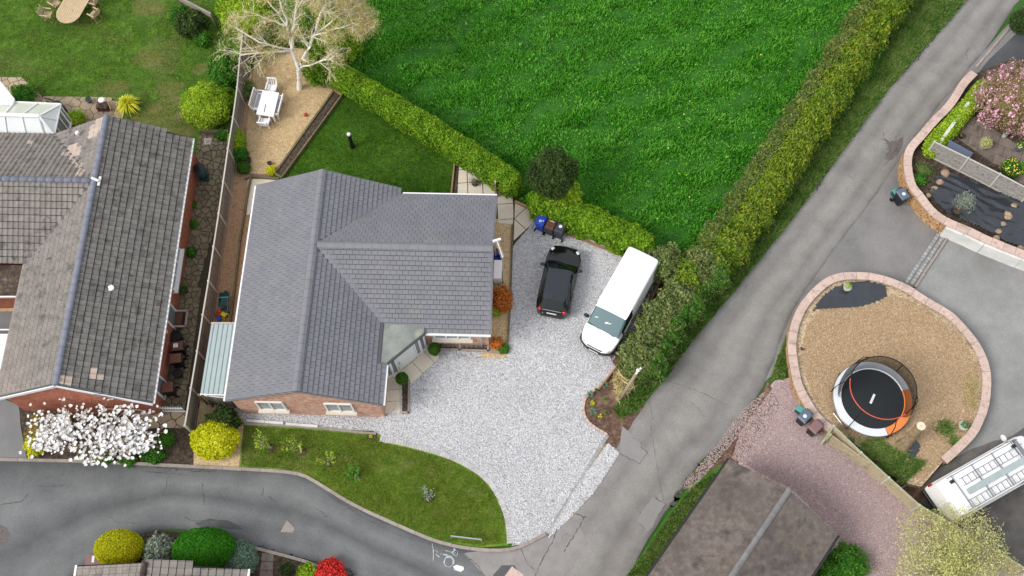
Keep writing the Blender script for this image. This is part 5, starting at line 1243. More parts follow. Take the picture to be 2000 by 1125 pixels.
# terrace patio slabs and low wall on the east side
pt = thing('terrace_paving', 'grey-brown stone slab terrace beside the pink flowering tree', 'paving', tuple(G(1930, 270, 0)))
slabs(pt, 'slab', [(1895, 222), (2060, 330), (2030, 385), (1990, 356), (1845, 285)], TZ-.04, TZ, M['grey_slab'], .92, .62, math.radians(-28), stagger=.4, gap=.02)
lw = thing('pale_low_wall', 'low pale rendered wall running down beside the lime hedge to the fence', 'wall', tuple(G(1860, 250, TZ)))
A_, B_ = G(1892, 200, 1.15), G(1832, 283, 1.15); MB().beam(A_+Vector((0, 0, -.3)), B_+Vector((0, 0, -.3)), .1, .6).out('wall', M['white_render'], lw)
MB().beam(A_+Vector((0, 0, .02)), B_+Vector((0, 0, .02)), .16, .05).out('capping', M['conservatory_cream'], lw)
sheet('pebble_margin', [(1890, 212), (1898, 222), (1848, 288), (1832, 283)], TZ+.005, M['rubble'])
bx = thing('grey_storage_box', 'long low grey-green garden storage box behind the fence on the terrace', 'box', tuple(G(1872, 292, TZ)))
MB().beam(G(1852, 282, 1.0)+Vector((0, 0, -.25)), G(1895, 305, 1.0)+Vector((0, 0, -.25)), .5, .42).out('body', M['bin_slate'], bx, bevel=.02); MB().beam(G(1851, 281, 1.0), G(1896, 306, 1.0), .56, .05).out('lid', M['bin_slate'], bx, bevel=.015)
# ================================================================ vehicles
def interp(T, x):
    if x <= T[0][0]: return T[0][1]
    for (a, va), (b, vb) in zip(T, T[1:]):
        if x <= b:
            t = (x-a)/(b-a); t = t*t*(3-2*t) if len(T[0]) > 2 else t; return va+(vb-va)*t
    return T[-1][1]
def car_shell(root, L, wt, belt, top, wtop, sill, regions, mats, ns=64, crown=.03, arches=(), ar=.33):
    """lofted body. wt/belt/top/wtop: tables over x (front = +). regions(x, row) -> part name"""
    xs = sorted(set([-L/2+L*i/ns for i in range(ns+1)]+[r for r in mats.get('cuts', [])]))
    rows = []
    for x in xs:
        w_, b_, t_, wt_ = interp(wt, x), interp(belt, x), interp(top, x), interp(wtop, x)
        t_ = max(t_, b_+.002); wt_ = min(wt_, w_)
        low = sill
        for axc in arches:
            dx_ = abs(x-axc)
            if dx_ < ar: low = max(low, math.sqrt(ar*ar-dx_*dx_)+.30)
        low = min(low, b_-.05)
        R = [(w_*.96, low), (w_, max(low+.02, .5)), (w_*.995, b_-.03), (w_*.965, b_)]
        R += [(w_*.965*.35+wt_*.65, b_*.35+t_*.65-0.0), (wt_, t_-.035), (wt_*.9, t_-.004), (wt_*.6, t_+crown*.6), (wt_*.3, t_+crown*.9), (0, t_+crown)]
        rows.append(R)
    n = len(rows[0]); parts = {}
    for i in range(len(xs)-1):
        xm = (xs[i]+xs[i+1])/2
        for j in range(n-1):
            nm = regions(xm, j)
            mb = parts.setdefault(nm, {'L': [], 'C': []})
            for s in (1, -1):
                q = [(xs[i], s*rows[i][j][0], rows[i][j][1]), (xs[i+1], s*rows[i+1][j][0], rows[i+1][j][1]), (xs[i+1], s*rows[i+1][j+1][0], rows[i+1][j+1][1]), (xs[i], s*rows[i][j+1][0], rows[i][j+1][1])]
                mb['C'].append(q)
    for e in (0, -1):
        R = rows[e]; nm = 'body'
        for j in range(n-1): parts.setdefault(nm, {'C': []})['C'].append([(xs[e], R[j][0], R[j][1]), (xs[e], -R[j][0], R[j][1]), (xs[e], -R[j+1][0], R[j+1][1]), (xs[e], R[j+1][0], R[j+1][1])])
    out = {}
    for nm, d in parts.items():
        bm = bmesh.new()
        for q in d['C']:
            vs = [bm.verts.new(v) for v in q]
            try: bm.faces.new(vs)
            except ValueError: pass
        bmesh.ops.remove_doubles(bm, verts=bm.verts, dist=.0015); bmesh.ops.dissolve_degenerate(bm, edges=bm.edges, dist=.001)
        bmesh.ops.recalc_face_normals(bm, faces=bm.faces)
        for f in bm.faces: f.smooth = True
        pname = nm.split('|')[0]
        me = bpy.data.meshes.new(pname); bm.to_mesh(me); bm.free()
        out[nm] = link(pname, me, mats[nm], root, local=True)
    return out
def wheels(root, xs, track, r=.31, w=.2):
    for x in xs:
        for s in (1, -1):
            y = s*track; mb = MB(); prof = [(r*.6, -w/2), (r*.93, -w/2), (r, -w*.35), (r, w*.35), (r*.93, w/2), (r*.6, w/2)]
            n = 24; vs = []; fs = []
            for (ra, yy) in prof:
                for k in range(n): a = 2*PI*k/n; vs.append((x+ra*math.cos(a), y+yy, r+ra*math.sin(a)))
            for i in range(len(prof)-1):
                for k in range(n): fs.append((i*n+k, i*n+(k+1) % n, (i+1)*n+(k+1) % n, (i+1)*n+k))
            mb.add(vs, fs); wh = mb.out('wheel', M['tyre'], root, local=True)
            mb = MB(); mb.tube([(x, y-w*.3, r), (x, y+w*.3, r)], r*.6, 16)
            for k in range(5):
                a = 2*PI*k/5; mb.beam((x, y+s*w*.36, r), (x+math.cos(a)*r*.55, y+s*w*.36, r+math.sin(a)*r*.55), .05, .03)
            mb.out('rim', M['alloy'], wh, local=True)
def sbox(root, nm, m, c, sx, sy, sz, rz=0, bev=.012, label=None):
    mb = MB().box(c, sx, sy, sz, rz); return mb.out(nm, m, root, local=True, bevel=bev, label=label)
def ellipse(root, nm, m, c, rx, ry, rz_, n=14, nrm=(0, 0, 1)):
    bm = bmesh.new(); bmesh.ops.create_uvsphere(bm, u_segments=n, v_segments=8, radius=1)
    for v in bm.verts: v.co = Vector((c[0]+v.co.x*rx, c[1]+v.co.y*ry, c[2]+v.co.z*rz_))
    for f in bm.faces: f.smooth = True
    me = bpy.data.meshes.new(nm); bm.to_mesh(me); bm.free(); return link(nm, me, m, root, local=True)
# --- small black hatchback
pf, pr_ = G(1105, 490, .45), G(1078, 611, .45); hv = (pf-pr_); hd = math.atan2(hv.y, hv.x)
cc = (pf+pr_)/2
car = thing('hatchback_car', 'small glossy black hatchback car parked on the white gravel', 'car', (cc.x, cc.y, 0))
L = 3.82
def reg(x, j):
    if x > .78: return 'body'
    if j >= 5:
        if .30 < x <= .78: return 'windscreen'
        if x < -1.42 and x > -1.72: return 'rear_window'
        if x <= -1.72: return 'body'
        return 'roof'
    if j in (3, 4) and -1.45 < x < .62: return 'side_window'
    return 'body'
car_shell(car, L, [(-1.91, .50), (-1.86, .68), (-1.75, .79), (-1.5, .85), (-.9, .865), (.9, .86), (1.3, .84), (1.6, .79), (1.78, .68), (1.87, .5), (1.91, .34)],
          [(-1.91, .55), (-1.85, .78), (-1.7, .9), (-1.3, .94), (.7, .92), (1.3, .84), (1.75, .72), (1.91, .58)],
          [(-1.91, .58), (-1.86, .84), (-1.74, .98), (-1.68, 1.02), (-1.42, 1.36), (-1.2, 1.4), (-.3, 1.42), (.25, 1.38), (.80, .98), (.95, .96), (1.4, .9), (1.75, .78), (1.91, .6)],
          [(-1.91, .44), (-1.75, .62), (-1.42, .55), (-1.2, .58), (-.2, .60), (.30, .585), (.78, .68), (1.0, .70), (1.5, .66), (1.75, .54), (1.91, .3)], .22, reg,
          {'body': M['car_black'], 'windscreen': M['car_glass'], 'rear_window': M['car_glass'], 'side_window': M['car_glass'], 'roof': M['car_roof'], 'cuts': [.78, .3, -1.42, -1.72, .62, -1.45]}, arches=(1.22, -1.25))
wheels(car, (1.22, -1.25), .76, .3, .19)
for s in (1, -1):
    ellipse(car, 'headlight', M['head_lamp'], (1.56, s*.64, .80), .13, .11, .07)
    tl = ellipse(car, 'tail_light', M['red_lamp'], (-1.80, s*.62, .86), .09, .12, .13)
    ellipse(car, 'mirror', M['car_black'], (.55, s*.95, .96), .09, .15, .07)
    sbox(car, 'door_handle', M['chrome'], (-.55, s*.872, .80), .16, .03, .035)
sbox(car, 'number_plate', M['plate'], (-1.90, 0, .70), .03, .5, .11)
sbox(car, 'boot_trim', M['chrome'], (-1.83, 0, .93), .03, .95, .03)
sbox(car, 'bumper', M['car_black'], (-1.86, 0, .42), .14, 1.2, .16, bev=.05)
MB().tube([(-1.28, 0, 1.42), (-1.36, 0, 1.47)], .012, 6).out('aerial', M['black_plastic'], car, local=True)
MB().beam((.86, .5, 1.0), (.62, -.3, 1.13), .02, .02).out('wiper', M['black_plastic'], car, local=True)
car.rotation_euler[2] = hd
# --- white panel van
pf, pr_ = G(1161, 684, .3), G(1252, 521, .3); hv = pf-pr_; hd = math.atan2(hv.y, hv.x); cc = (pf+pr_)/2
van = thing('panel_van', 'plain white panel van with a black front bumper, parked beside the hedge', 'van', (cc.x, cc.y, 0))
L = 5.3
def regv(x, j):
    if x > 2.63: return 'body'
    if j >= 4 and 1.02 < x <= 1.78: return 'windscreen'
    if j in (3, 4) and .35 < x <= 1.45: return 'side_window'
    return 'body'
car_shell(van, L, [(-2.65, .84), (-2.6, .92), (-2.4, .955), (1.3, .96), (1.9, .93), (2.3, .86), (2.5, .74), (2.62, .52), (2.65, .4)],
          [(-2.65, 1.0), (1.3, 1.02), (1.8, 1.04), (2.3, .94), (2.55, .8), (2.65, .62)],
          [(-2.65, 1.80), (-2.6, 1.9), (-2.45, 1.95), (.6, 1.95), (1.0, 1.90), (1.80, 1.12), (1.95, 1.06), (2.35, .96), (2.55, .82), (2.65, .65)],
          [(-2.65, .76), (-2.5, .82), (.8, .83), (1.0, .80), (1.80, .85), (2.1, .80), (2.4, .68), (2.58, .5), (2.65, .36)], .3, regv,
          {'body': M['car_white'], 'windscreen': M['van_glass'], 'side_window': M['car_glass'], 'cuts': [1.02, 1.78, .35, 1.45]}, arches=(1.75, -1.5), ar=.36)
wheels(van, (1.75, -1.5), .84, .33, .22)
mb = MB()
for k in range(11):
    a = -1+2*k/10; 
bp = [(2.70-.33*abs(y/.93)**2.6, y) for y in np.linspace(-.93, .93, 17)]
mb.prism([(x-.28-.0, y) for x, y in bp]+[(x, y) for x, y in bp][::-1], .28, .62); mb.out('bumper', M['black_plastic'], van, local=True, bevel=.03)
sbox(van, 'number_plate', M['plate'], (2.71, 0, .46), .02, .5, .11)
sbox(van, 'grille', M['black_plastic'], (2.60, 0, .72), .08, .8, .07)
for s in (1, -1):
    sbox(van, 'headlight', M['head_lamp'], (2.40, s*.70, .80), .36, .16, .14, -s*.5, .04)
    ellipse(van, 'mirror', M['black_plastic'], (1.42, s*1.07, 1.12), .09, .15, .16)
    sbox(van, 'tail_light', M['red_lamp'], (-2.66, s*.84, 1.1), .04, .1, .4)
    sbox(van, 'side_trim', M['kerb'], (-.3, s*.966, .62), 3.4, .02, .07)
for k in range(5): sbox(van, 'roof_rib', M['van_seam'], (-.7, -.62+.31*k, 1.958+.02*(1-abs(k-2)/2)), 2.9, .05, .012)
for x in (.78, -1.05): sbox(van, 'roof_seam', M['van_seam'], (x, 0, 1.962), .018, 1.5, .03)
for s in (1, -1): sbox(van, 'door_seam', M['kerb'], (.35, s*.962, 1.0), .015, .02, .9); sbox(van, 'door_handle', M['black_plastic'], (.5, s*.975, .95), .16, .03, .04)
MB().beam((1.80, .62, 1.14), (1.72, -.15, 1.20), .03, .025).out('wiper', M['black_plastic'], van, local=True)
MB().beam((1.80, -.1, 1.14), (1.72, -.8, 1.20), .03, .025).out('wiper', M['black_plastic'], van, local=True)
for k, (x, y) in enumerate(((1.42, .15), (1.46, .02), (1.40, -.55))): MB().beam((x, y-.08, 1.50-.0), (x-.05, y+.08, 1.545), .13, .01).out('paper', M['sticker'], van, local=True)
van.rotation_euler[2] = hd
# --- white van with roof ladders
pr_, pf = G(1838, 985, 1.0), G(2000, 893, 1.0); hv = pf-pr_; hd = math.atan2(hv.y, hv.x); d_ = hv.normalized()
cc = pr_+d_*2.75
v2 = thing('ladder_van', 'white high-roof van carrying aluminium ladders on its roof rack, on the dark yard', 'van', (cc.x, cc.y, 0))
car_shell(v2, 5.6, [(-2.8, .90), (-2.72, .98), (-2.5, 1.0), (1.4, 1.0), (2.1, .97), (2.5, .88), (2.7, .7), (2.8, .45)],
          [(-2.8, 1.1), (1.3, 1.15), (1.9, 1.1), (2.5, .98), (2.8, .7)],
          [(-2.8, 2.1), (-2.72, 2.22), (-2.5, 2.28), (1.0, 2.26), (1.3, 2.15), (2.0, 1.24), (2.3, 1.12), (2.6, .98), (2.8, .72)],
          [(-2.8, .80), (-2.5, .86), (1.0, .87), (1.3, .84), (2.0, .86), (2.4, .76), (2.7, .52), (2.8, .35)], .3, lambda x, j: 'windscreen' if (j >= 4 and 1.3 < x <= 2.0) else ('side_window' if j in (3, 4) and .6 < x <= 1.6 else 'body'),
          {'body': M['car_white'], 'windscreen': M['car_glass'], 'side_window': M['car_glass'], 'cuts': [1.3, 2.0, .6, 1.6]}, arches=(1.85, -1.6), ar=.37)
wheels(v2, (1.85, -1.6), .87, .34, .23)
sbox(v2, 'rear_bumper', M['black_plastic'], (-2.84, 0, .42), .2, 1.9, .22, bev=.05)
sbox(v2, 'rear_door', M['car_white'], (-2.80, .45, 1.35), .04, .82, 1.3, bev=.03); sbox(v2, 'rear_door', M['car_white'], (-2.80, -.45, 1.35), .04, .82, 1.3, bev=.03)
for s in (1, -1):
    sbox(v2, 'tail_light', M['red_lamp'], (-2.78, s*.93, 1.25), .1, .09, .34)
    ellipse(v2, 'mirror', M['white_plastic'], (1.55, s*1.15, 1.2), .1, .19, .17)
for x in (-2.2, -1.1, 0, 1.1): sbox(v2, 'roof_bar', M['alloy'], (x, 0, 2.40), .05, 1.66, .04)
for s in (1, -1): sbox(v2, 'rack_rail', M['alloy'], (-.5, s*.80, 2.36), 3.9, .035, .05)
for x, y in ((-2.35, .58), (1.05, .60)): sbox(v2, 'rack_clamp', M['black_plastic'], (x, y, 2.48), .2, .16, .1)
v2.rotation_euler[2] = hd
rootm = Matrix.Translation((cc.x, cc.y, 0)) @ Matrix.Rotation(hd, 4, 'Z')
def ladder(label, x0, x1, y, w, z, m, step=.27):
    c = rootm @ Vector(((x0+x1)/2, y, z)); t = thing('ladder', label, 'ladder', tuple(c), 0, 'ladders strapped to the van roof rack'); h = (x1-x0)/2
    for s in (1, -1): MB().box((0, s*w/2, 0), 2*h, .03, .07).out('stile', m, t, local=True)
    n = int(2*h/step)
    for i in range(n): MB().box((-h+(i+.5)*2*h/n, 0, 0), .03, w, .03).out('rung', m, t, local=True)
    t.rotation_euler[2] = hd; return t
ladder('aluminium ladder on the upper-left side of the van roof', -2.0, 1.45, .36, .34, 2.47, M['alloy'])
ladder('aluminium ladder on the lower-right side of the van roof', -2.25, 1.9, -.62, .36, 2.47, M['alloy'])
c = rootm @ Vector((-.35, -.12, 2.45)); pk = thing('scaffold_board', 'pale blue-grey plank lying between the two ladders on the van roof', 'plank', tuple(c))
MB().box((0, 0, 0), 3.3, .27, .05).out('plank', M['metal_sheet'], pk, local=True, bevel=.01); pk.rotation_euler[2] = hd
# ================================================================ wheelie bins
def wheelie(px, py, z, heading, m, label, body=None, sticker=None, size=1.0, group=None, m_sticker=None, tilt=0):
    c = G(px, py, z*size); h = 1.0*size
    t = thing('wheelie_bin', label, 'bin', (c.x, c.y, 0), 0, group); w, dd = .47*size, .60*size
    b = body or m; mb = MB()
    def ring(z, sx, sy, o=0): return [(x*sx/2+o, y*sy/2, z) for x, y in ((-1, -1), (1, -1), (1, 1), (-1, 1))]
    vs = ring(.08, dd*.72, w*.76)+ring(.93*h, dd*.95, w*.96); mb.add(vs, [(0, 3, 2, 1), (4, 5, 6, 7)]+[(i, (i+1) % 4, 4+(i+1) % 4, 4+i) for i in range(4)]); mb.out('body', b, t, local=True, bevel=.03)
    mb = MB(); vs = ring(.93*h, dd*1.05, w*1.06)+ring(.965*h, dd*1.05, w*1.06)+ring(1.03*h, dd*.8, w*.84, -.02)
    mb.add(vs, [(0, 3, 2, 1), (8, 9, 10, 11)]+[(k*4+i, k*4+(i+1) % 4, k*4+4+(i+1) % 4, k*4+4+i) for k in range(2) for i in range(4)]); lid = mb.out('lid', m, t, local=True, bevel=.02)
    MB().tube([(-dd*.58, -w*.42, .95*h), (-dd*.62, 0, .95*h), (-dd*.58, w*.42, .95*h)], .022, 8).out('handle', b, t, local=True)
    for s in (1, -1):
        MB().tube([(-dd*.42, s*w*.46, .1), (-dd*.42, s*w*.56, .1)], .1, 14).out('wheel', M['tyre'], t, local=True)
    if sticker == 'disc': MB().lathe((.04, 0, 1.03*h), [(.09, 0), (.09, .006)], 16).out('sticker', m_sticker or M['sticker'], lid, local=True)
    if sticker == 'number':
        MB().box((.04, 0, 1.035*h), .22, .2, .006).out('sticker', M['sticker'], lid, local=True, label='white square number sticker')
        for yy in (-.04, .04): MB().box((.04, yy, 1.04*h), .12, .02, .004).out('digit', M['ink'], lid, local=True)
    if sticker == 'strip': MB().box((.13, 0, 1.03*h), .03, .26, .006, 0).out('sticker', M['sticker'], lid, local=True)
    if sticker == 'arrows':
        for k in range(3):
            a = 2*PI*k/3; MB().beam((-.1+.07*math.cos(a), .07*math.sin(a), 1.035*h), (-.1+.07*math.cos(a+1.7), .07*math.sin(a+1.7), 1.035*h), .035, .006).out('recycling_arrow', M['sticker'], lid, local=True)
        ellipse(lid, 'badge', M['sticker'], (-.04, -.13, 1.035*h), .035, .035, .006)
    t.rotation_euler[2] = heading; return t
hb = math.radians(62)
wheelie(1057, 429, 1.0, hb, M['bin_blue'], 'bright blue wheelie bin with a recycling mark, at the hedge end of the gravel', sticker='arrows')
wheelie(1076, 437, 1.0, hb, M['bin_brown'], 'brown-lidded wheelie bin between the blue and the black bin by the hedge', M['bin_black'], 'strip')
wheelie(1094, 444, 1.0, hb, M['bin_black'], 'slate-black wheelie bin with a pink round sticker, next to the hedge', None, 'disc')
hb = math.radians(184)
wheelie(345, 675, 1.0, hb, M['bin_brown'], 'reddish-brown wheelie bin lid with a white number sticker in the paved passage', M['black_plastic'], 'number')
wheelie(341, 699, 1.0, hb, M['bin_brown_old'], 'faded brown wheelie bin below the numbered one in the passage', M['black_plastic'])
wheelie(325, 756, 1.0, hb, M['bin_brown_old'], 'brown wheelie bin nearest the white picket gate', M['black_plastic'])
hb = math.radians(110)
wheelie(1764, 378, 1.0, math.radians(-65), M['bin_slate'], 'dark grey wheelie bin with a white disc against the curved sandstone wall', M['black_plastic'], 'disc')
wheelie(1573, 812, 1.0, math.radians(-140), M['bin_slate'], 'blue-grey wheelie bin with a white disc beside the round wall', M['black_plastic'], 'disc')
wheelie(1594, 833, 1.0, math.radians(-140), M['bin_mauve'], 'faded mauve-brown wheelie bin by the end of the timber fence', M['black_plastic'])
def caddy(px, py, label, rz):
    c = G(px, py, .4); t = thing('food_caddy', label, 'caddy', (c.x, c.y, 0)); MB().box((0, 0, 0), .3, .34, .38, z0=0).out('body', M['green_plastic'], t, local=True, bevel=.03)
    MB().box((0, 0, 0), .33, .37, .05, z0=.37).out('lid', M['teal_plastic'], t, local=True, bevel=.02); MB().tube([(-.17, -.12, .3), (-.2, 0, .42), (-.17, .12, .3)], .012, 6).out('handle', M['black_plastic'], t, local=True); t.rotation_euler[2] = rz
caddy(1563, 799, 'small teal food waste caddy next to the blue-grey bin on the pink gravel', .8)
caddy(1751, 375, 'small teal food waste caddy beside the bin at the curved wall', .3)
# ================================================================ passage objects
c = G(389, 328, 1.1); wb = thing('water_butt', 'dark green water butt under the downpipe of the weathered bungalow', 'water butt', (c.x, c.y, 0))
MB().lathe((0, 0, 0), [(.24, .25), (.29, .6), (.3, .9), (.27, 1.1)], 20).out('barrel', M['green_plastic'], wb, local=True, smooth=True); MB().lathe((0, 0, 0), [(.29, 1.09), (.29, 1.13), (.05, 1.17)], 20).out('lid', M['black_plastic'], wb, local=True)
MB().box((0, 0, 0), .5, .5, .25, z0=0).out('stand', M['green_plastic'], wb, local=True, bevel=.03); MB().tube([(.2, -.2, .35), (.28, -.26, .35)], .02, 6).out('tap', M['black_plastic'], wb, local=True)
ye2 = (oEN-oES).normalized(); ra = math.atan2(ye2.y, ye2.x)
pb = thing('wooden_planter', 'white-framed brown wooden planter box under the white window', 'planter', tuple(G(352, 625, 0)))
MB().box(tuple(G(348, 623, .3)), .75, .5, .5, ra, z0=0).out('box', M['bin_brown'], pb)
c = G(352, 622, .52); mb = MB()
u_ = Vector((math.cos(ra), math.sin(ra), 0)); v_ = Vector((-u_.y, u_.x, 0))
for a, b in ((-u_*.42-v_*.32, u_*.42-v_*.32), (u_*.42-v_*.32, u_*.42+v_*.3), (-u_*.42-v_*.32, -u_*.42+v_*.3)): MB().beam(c+a, c+b, .1, .05).out('frame', M['kerb'], pb)
def pot(px, py, r, h, m, label, plant=None, pn=300, pr=None, ph=.3, cat='plant pot', leaf=.05, z0=0.0, name='potted_plant', flowers=None):
    c = G(px, py, z0+h); t = thing(name if plant else 'plant_pot', label, cat, (c.x, c.y, z0))
    MB().lathe((0, 0, 0), [(r*.7, 0), (r*.95, h*.85), (r*1.05, h*.87), (r*1.05, h), (r*.9, h), (r*.88, h*.9)], 18).out('pot', m, t, local=True, smooth=False)
    if plant:
        P, d = blob(pn, (0, 0, h+ph*.45), pr or r, pr or r, ph*.6, .15, depth=.5, bottom=-.5); link('foliage', leaves_mesh('foliage', P, d, leaf, .5, .7), plant, t, local=True)
    if flowers:
        for m_, n_ in flowers:
            P, d = blob(n_, (0, 0, h+ph*.5), (pr or r)*.95, (pr or r)*.95, ph*.65, .1, depth=.1, bottom=.1); link('flowers', leaves_mesh('flowers', P, d, .06, 1, .3), m_, t, local=True)
    return t
pot(359, 565, .2, .3, M['terracotta'], 'dark pot with a green plant at the foot of the brick wall', M['mid_leaf'], 500, .28, .4)
pot(343, 655, .28, .7, M['black_plastic'], 'black round tub standing just above the numbered brown bin')
pot(346, 728, .22, .5, M['black_plastic'], 'black round pot between the bins in the passage')
pot(380, 792, .2, .3, M['black_plastic'], 'small dark bucket behind the picket gate')
cs = thing('stone_trough', 'rough brown stone trough against the wall between the passage bins', 'trough', tuple(G(328, 722, 0))); MB().box(tuple(G(328, 722, 0)), .9, .3, .4, ra, z0=0).out('trough', M['grey_slab'], cs, bevel=.03)
pot(483, 311, .18, .3, M['terracotta'], 'brown pot beside the ivy at the edge of the gold gravel'); pot(526, 318, .12, .25, M['black_plastic'], 'small black pot on the gold gravel near the raised bed')
# green wheelbarrow and toys by the lean-to
gb = thing('wheelbarrow', 'upturned dark green plastic wheelbarrow in the gap beside the new bungalow', 'wheelbarrow', tuple(G(438, 590, 0)))
c = G(438, 586, .4)
mb = MB(); vs = [(c.x+x, c.y+y, z) for x, y, z in ((-.26, -.38, .5), (.26, -.38, .5), (.26, .38, .5), (-.26, .38, .5), (-.14, -.22, .24), (.14, -.22, .24), (.14, .2, .24), (-.14, .2, .24))]
mb.add(vs, [(4, 5, 6, 7), (0, 1, 5, 4), (1, 2, 6, 5), (2, 3, 7, 6), (3, 0, 4, 7)]).out('tray', M['green_plastic'], gb)
for s in (-.2, .2): MB().tube([(c.x+s*.6, c.y+.3, .2), (c.x+s, c.y-.55, .42)], .02, 6).out('handle', M['teal_plastic'], gb)
MB().tube([(c.x-.05, c.y+.42, .17), (c.x+.05, c.y+.42, .17)], .17, 14).out('wheel', M['tyre'], gb)
MB().beam((c.x-.24, c.y+.1, .52), (c.x+.24, c.y+.1, .52), .05, .03).out('rim_bar', M['teal_plastic'], gb)
for (px, py, m_, nm, lab, rr) in ((424, 614, 'red', 'toy_ball', 'red toy ball beside the metal lean-to', .14), (427, 622, 'toy_blue', 'toy_bucket', 'blue toy bucket below the red and yellow toys', .12), (438, 606, 'green_plastic', 'toy_crate', 'dark green toy crate under the wheelbarrow', .16), (435, 628, 'lime_leaf', 'toy_cup', 'small lime toy cup at the lean-to edge', .08)):
    c = G(px, py, .25); t = thing(nm, lab, 'toy', (c.x, c.y, .02)); 
    if nm == 'toy_ball': ellipse(t, 'ball', M[m_], (0, 0, rr), rr, rr, rr)
    elif nm == 'toy_crate': MB().box((0, 0, 0), .4, .3, .2, .3, z0=0).out('crate', M[m_], t, local=True, bevel=.02)
    else: MB().lathe((0, 0, 0), [(rr*.75, 0), (rr, .2), (rr*1.1, .21), (rr*.85, .2)], 14).out('bucket', M[m_] if m_ in M else M['yellow'], t, local=True)
c = G(433, 611, .4); t = thing('toy_tractor', 'yellow and orange ride-on toy tractor beside the metal lean-to', 'toy', (c.x, c.y, 0))
MB().box((0, 0, 0), .42, .22, .2, 0, z0=.12).out('body', M['yellow'], t, local=True, bevel=.04); MB().box((-.14, 0, 0), .16, .2, .2, z0=.3).out('seat', M['red'], t, local=True, bevel=.03)
for x in (-.14, .14):
    for s in (-.15, .15): MB().tube([(x, s-.03, .1), (x, s+.03, .1)], .1, 12).out('wheel', M['yellow'] if x > 0 else M['ring_orange'], t, local=True)
t.rotation_euler[2] = -.6
# ================================================================ garden furniture
tb = thing('oval_table', 'large oval slatted teak garden table on the lawn', 'table', tuple(G(143, 22, 0)))
tc = G(142, 20, .74); a0_, a1_ = G(134, 25, .74), G(151, -4, .74); ad = (a1_-a0_); al = ad.length; ad.normalize(); an = Vector((-ad.y, ad.x, 0)); W_ = .72
N_ = 11
for i in range(N_):
    y0_ = -W_+2*W_*i/N_+.006; y1_ = -W_+2*W_*(i+1)/N_-.006
    ex = lambda y: math.sqrt(max(0, W_*W_-y*y))
    pts = [a0_-ad*ex(y0_)+an*y0_, a1_+ad*ex(y0_)+an*y0_, a1_+ad*ex(y1_)+an*y1_, a0_-ad*ex(y1_)+an*y1_]
    MB().prism([tuple(p.xy) for p in pts], .715, .74).out('slat', M['teak'], tb)
for s in (-.25, 1.25*1):
    p = a0_+ad*(al*s if s > 0 else 0)
for p in (a0_, a1_, (a0_+a1_)/2): MB().beam(p-an*W_*.85+Vector((0, 0, -.045)), p+an*W_*.85+Vector((0, 0, -.045)), .07, .04).out('batten', M['teak_dark'], tb)
for p in (a0_, a1_):
    for s in (-1, 1): q = p+an*s*.32; MB().beam((q.x, q.y, 0), (q.x, q.y, .68), .07, .07).out('leg', M['teak_dark'], tb)
MB().lathe((tc.x, tc.y, .742), [(.03, 0), (.03, .004)], 10).out('parasol_hole', M['ink'], tb)
def folding_chair(px, py, rz, label):
    c = G(px, py, .45); t = thing('folding_chair', label, 'chair', (c.x, c.y, 0), 0, 'teak folding armchairs around the oval table')
    for i in range(6): MB().box((-.17+i*.075, 0, .44), .06, .46, .02).out('seat_slat', M['teak'], t, local=True)
    for i in range(5): MB().beam((-.24-.02*i, -.2, .55+i*.085), (-.24-.02*i, .2, .55+i*.085), .02, .06, up=(0, 0, 1)).out('back_slat', M['teak'], t, local=True)
    for s in (-1, 1):
        MB().beam((-.20, s*.24, .44), (-.34, s*.24, .98), .04, .04).out('back_post', M['teak'], t, local=True)
        MB().beam((-.28, s*.27, .66), (.22, s*.27, .66), .07, .025).out('armrest', M['teak'], t, local=True)
        MB().beam((.24, s*.23, 0), (-.22, s*.23, .62), .035, .035).out('leg', M['teak_dark'], t, local=True)
        MB().beam((-.26, s*.21, 0), (.2, s*.21, .62), .035, .035).out('leg', M['teak_dark'], t, local=True)
    MB().beam((-.26, -.22, .04), (-.26, .22, .04), .03, .03).out('foot_bar', M['teak_dark'], t, local=True); MB().beam((.24, -.22, .04), (.24, .22, .04), .03, .03).out('foot_bar', M['teak_dark'], t, local=True)
    t.rotation_euler[2] = rz
folding_chair(92, 28, math.radians(-12), 'teak folding armchair at the left end of the oval table')
folding_chair(108, 6, math.radians(-38), 'teak folding armchair above left of the oval table, tucked close in')
folding_chair(184, 28, math.radians(145), 'teak folding armchair lower right of the oval table, pulled out')
folding_chair(183, 4, math.radians(160), 'teak folding armchair at the upper right of the oval table')
wt_ = thing('white_garden_table', 'white rectangular garden table on the gold gravel terrace', 'table', tuple(G(523, 205, 0)))
q0, q1, q2, q3 = G(513, 176, .75), G(545, 181, .75), G(534, 228, .75), G(500, 223, .75)
for i in range(8):
    t0, t1 = i/8+.003, (i+1)/8-.003; MB().prism([tuple(p.xy) for p in (L_(q0, q1, t0), L_(q0, q1, t1), L_(q3, q2, t1), L_(q3, q2, t0))], .72, .75).out('slat', M['garden_white'], wt_)
for q in (q0, q1, q2, q3): p = L_(q, (q0+q2)/2, .12); MB().beam((p.x, p.y, 0), (p.x, p.y, .72), .08, .08).out('leg', M['garden_white'], wt_)
MB().beam(L_(q0, q3, .1)+Vector((.1, 0, -.07)), L_(q0, q3, .9)+Vector((.1, 0, -.07)), .03, .08).out('apron', M['garden_white'], wt_); MB().beam(L_(q1, q2, .1)+Vector((-.1, 0, -.07)), L_(q1, q2, .9)+Vector((-.1, 0, -.07)), .03, .08).out('apron', M['garden_white'], wt_)
MB().beam(G(519, 204, .753), G(516, 219, .753), .04, .004).out('centre_slot', M['ink'], wt_)
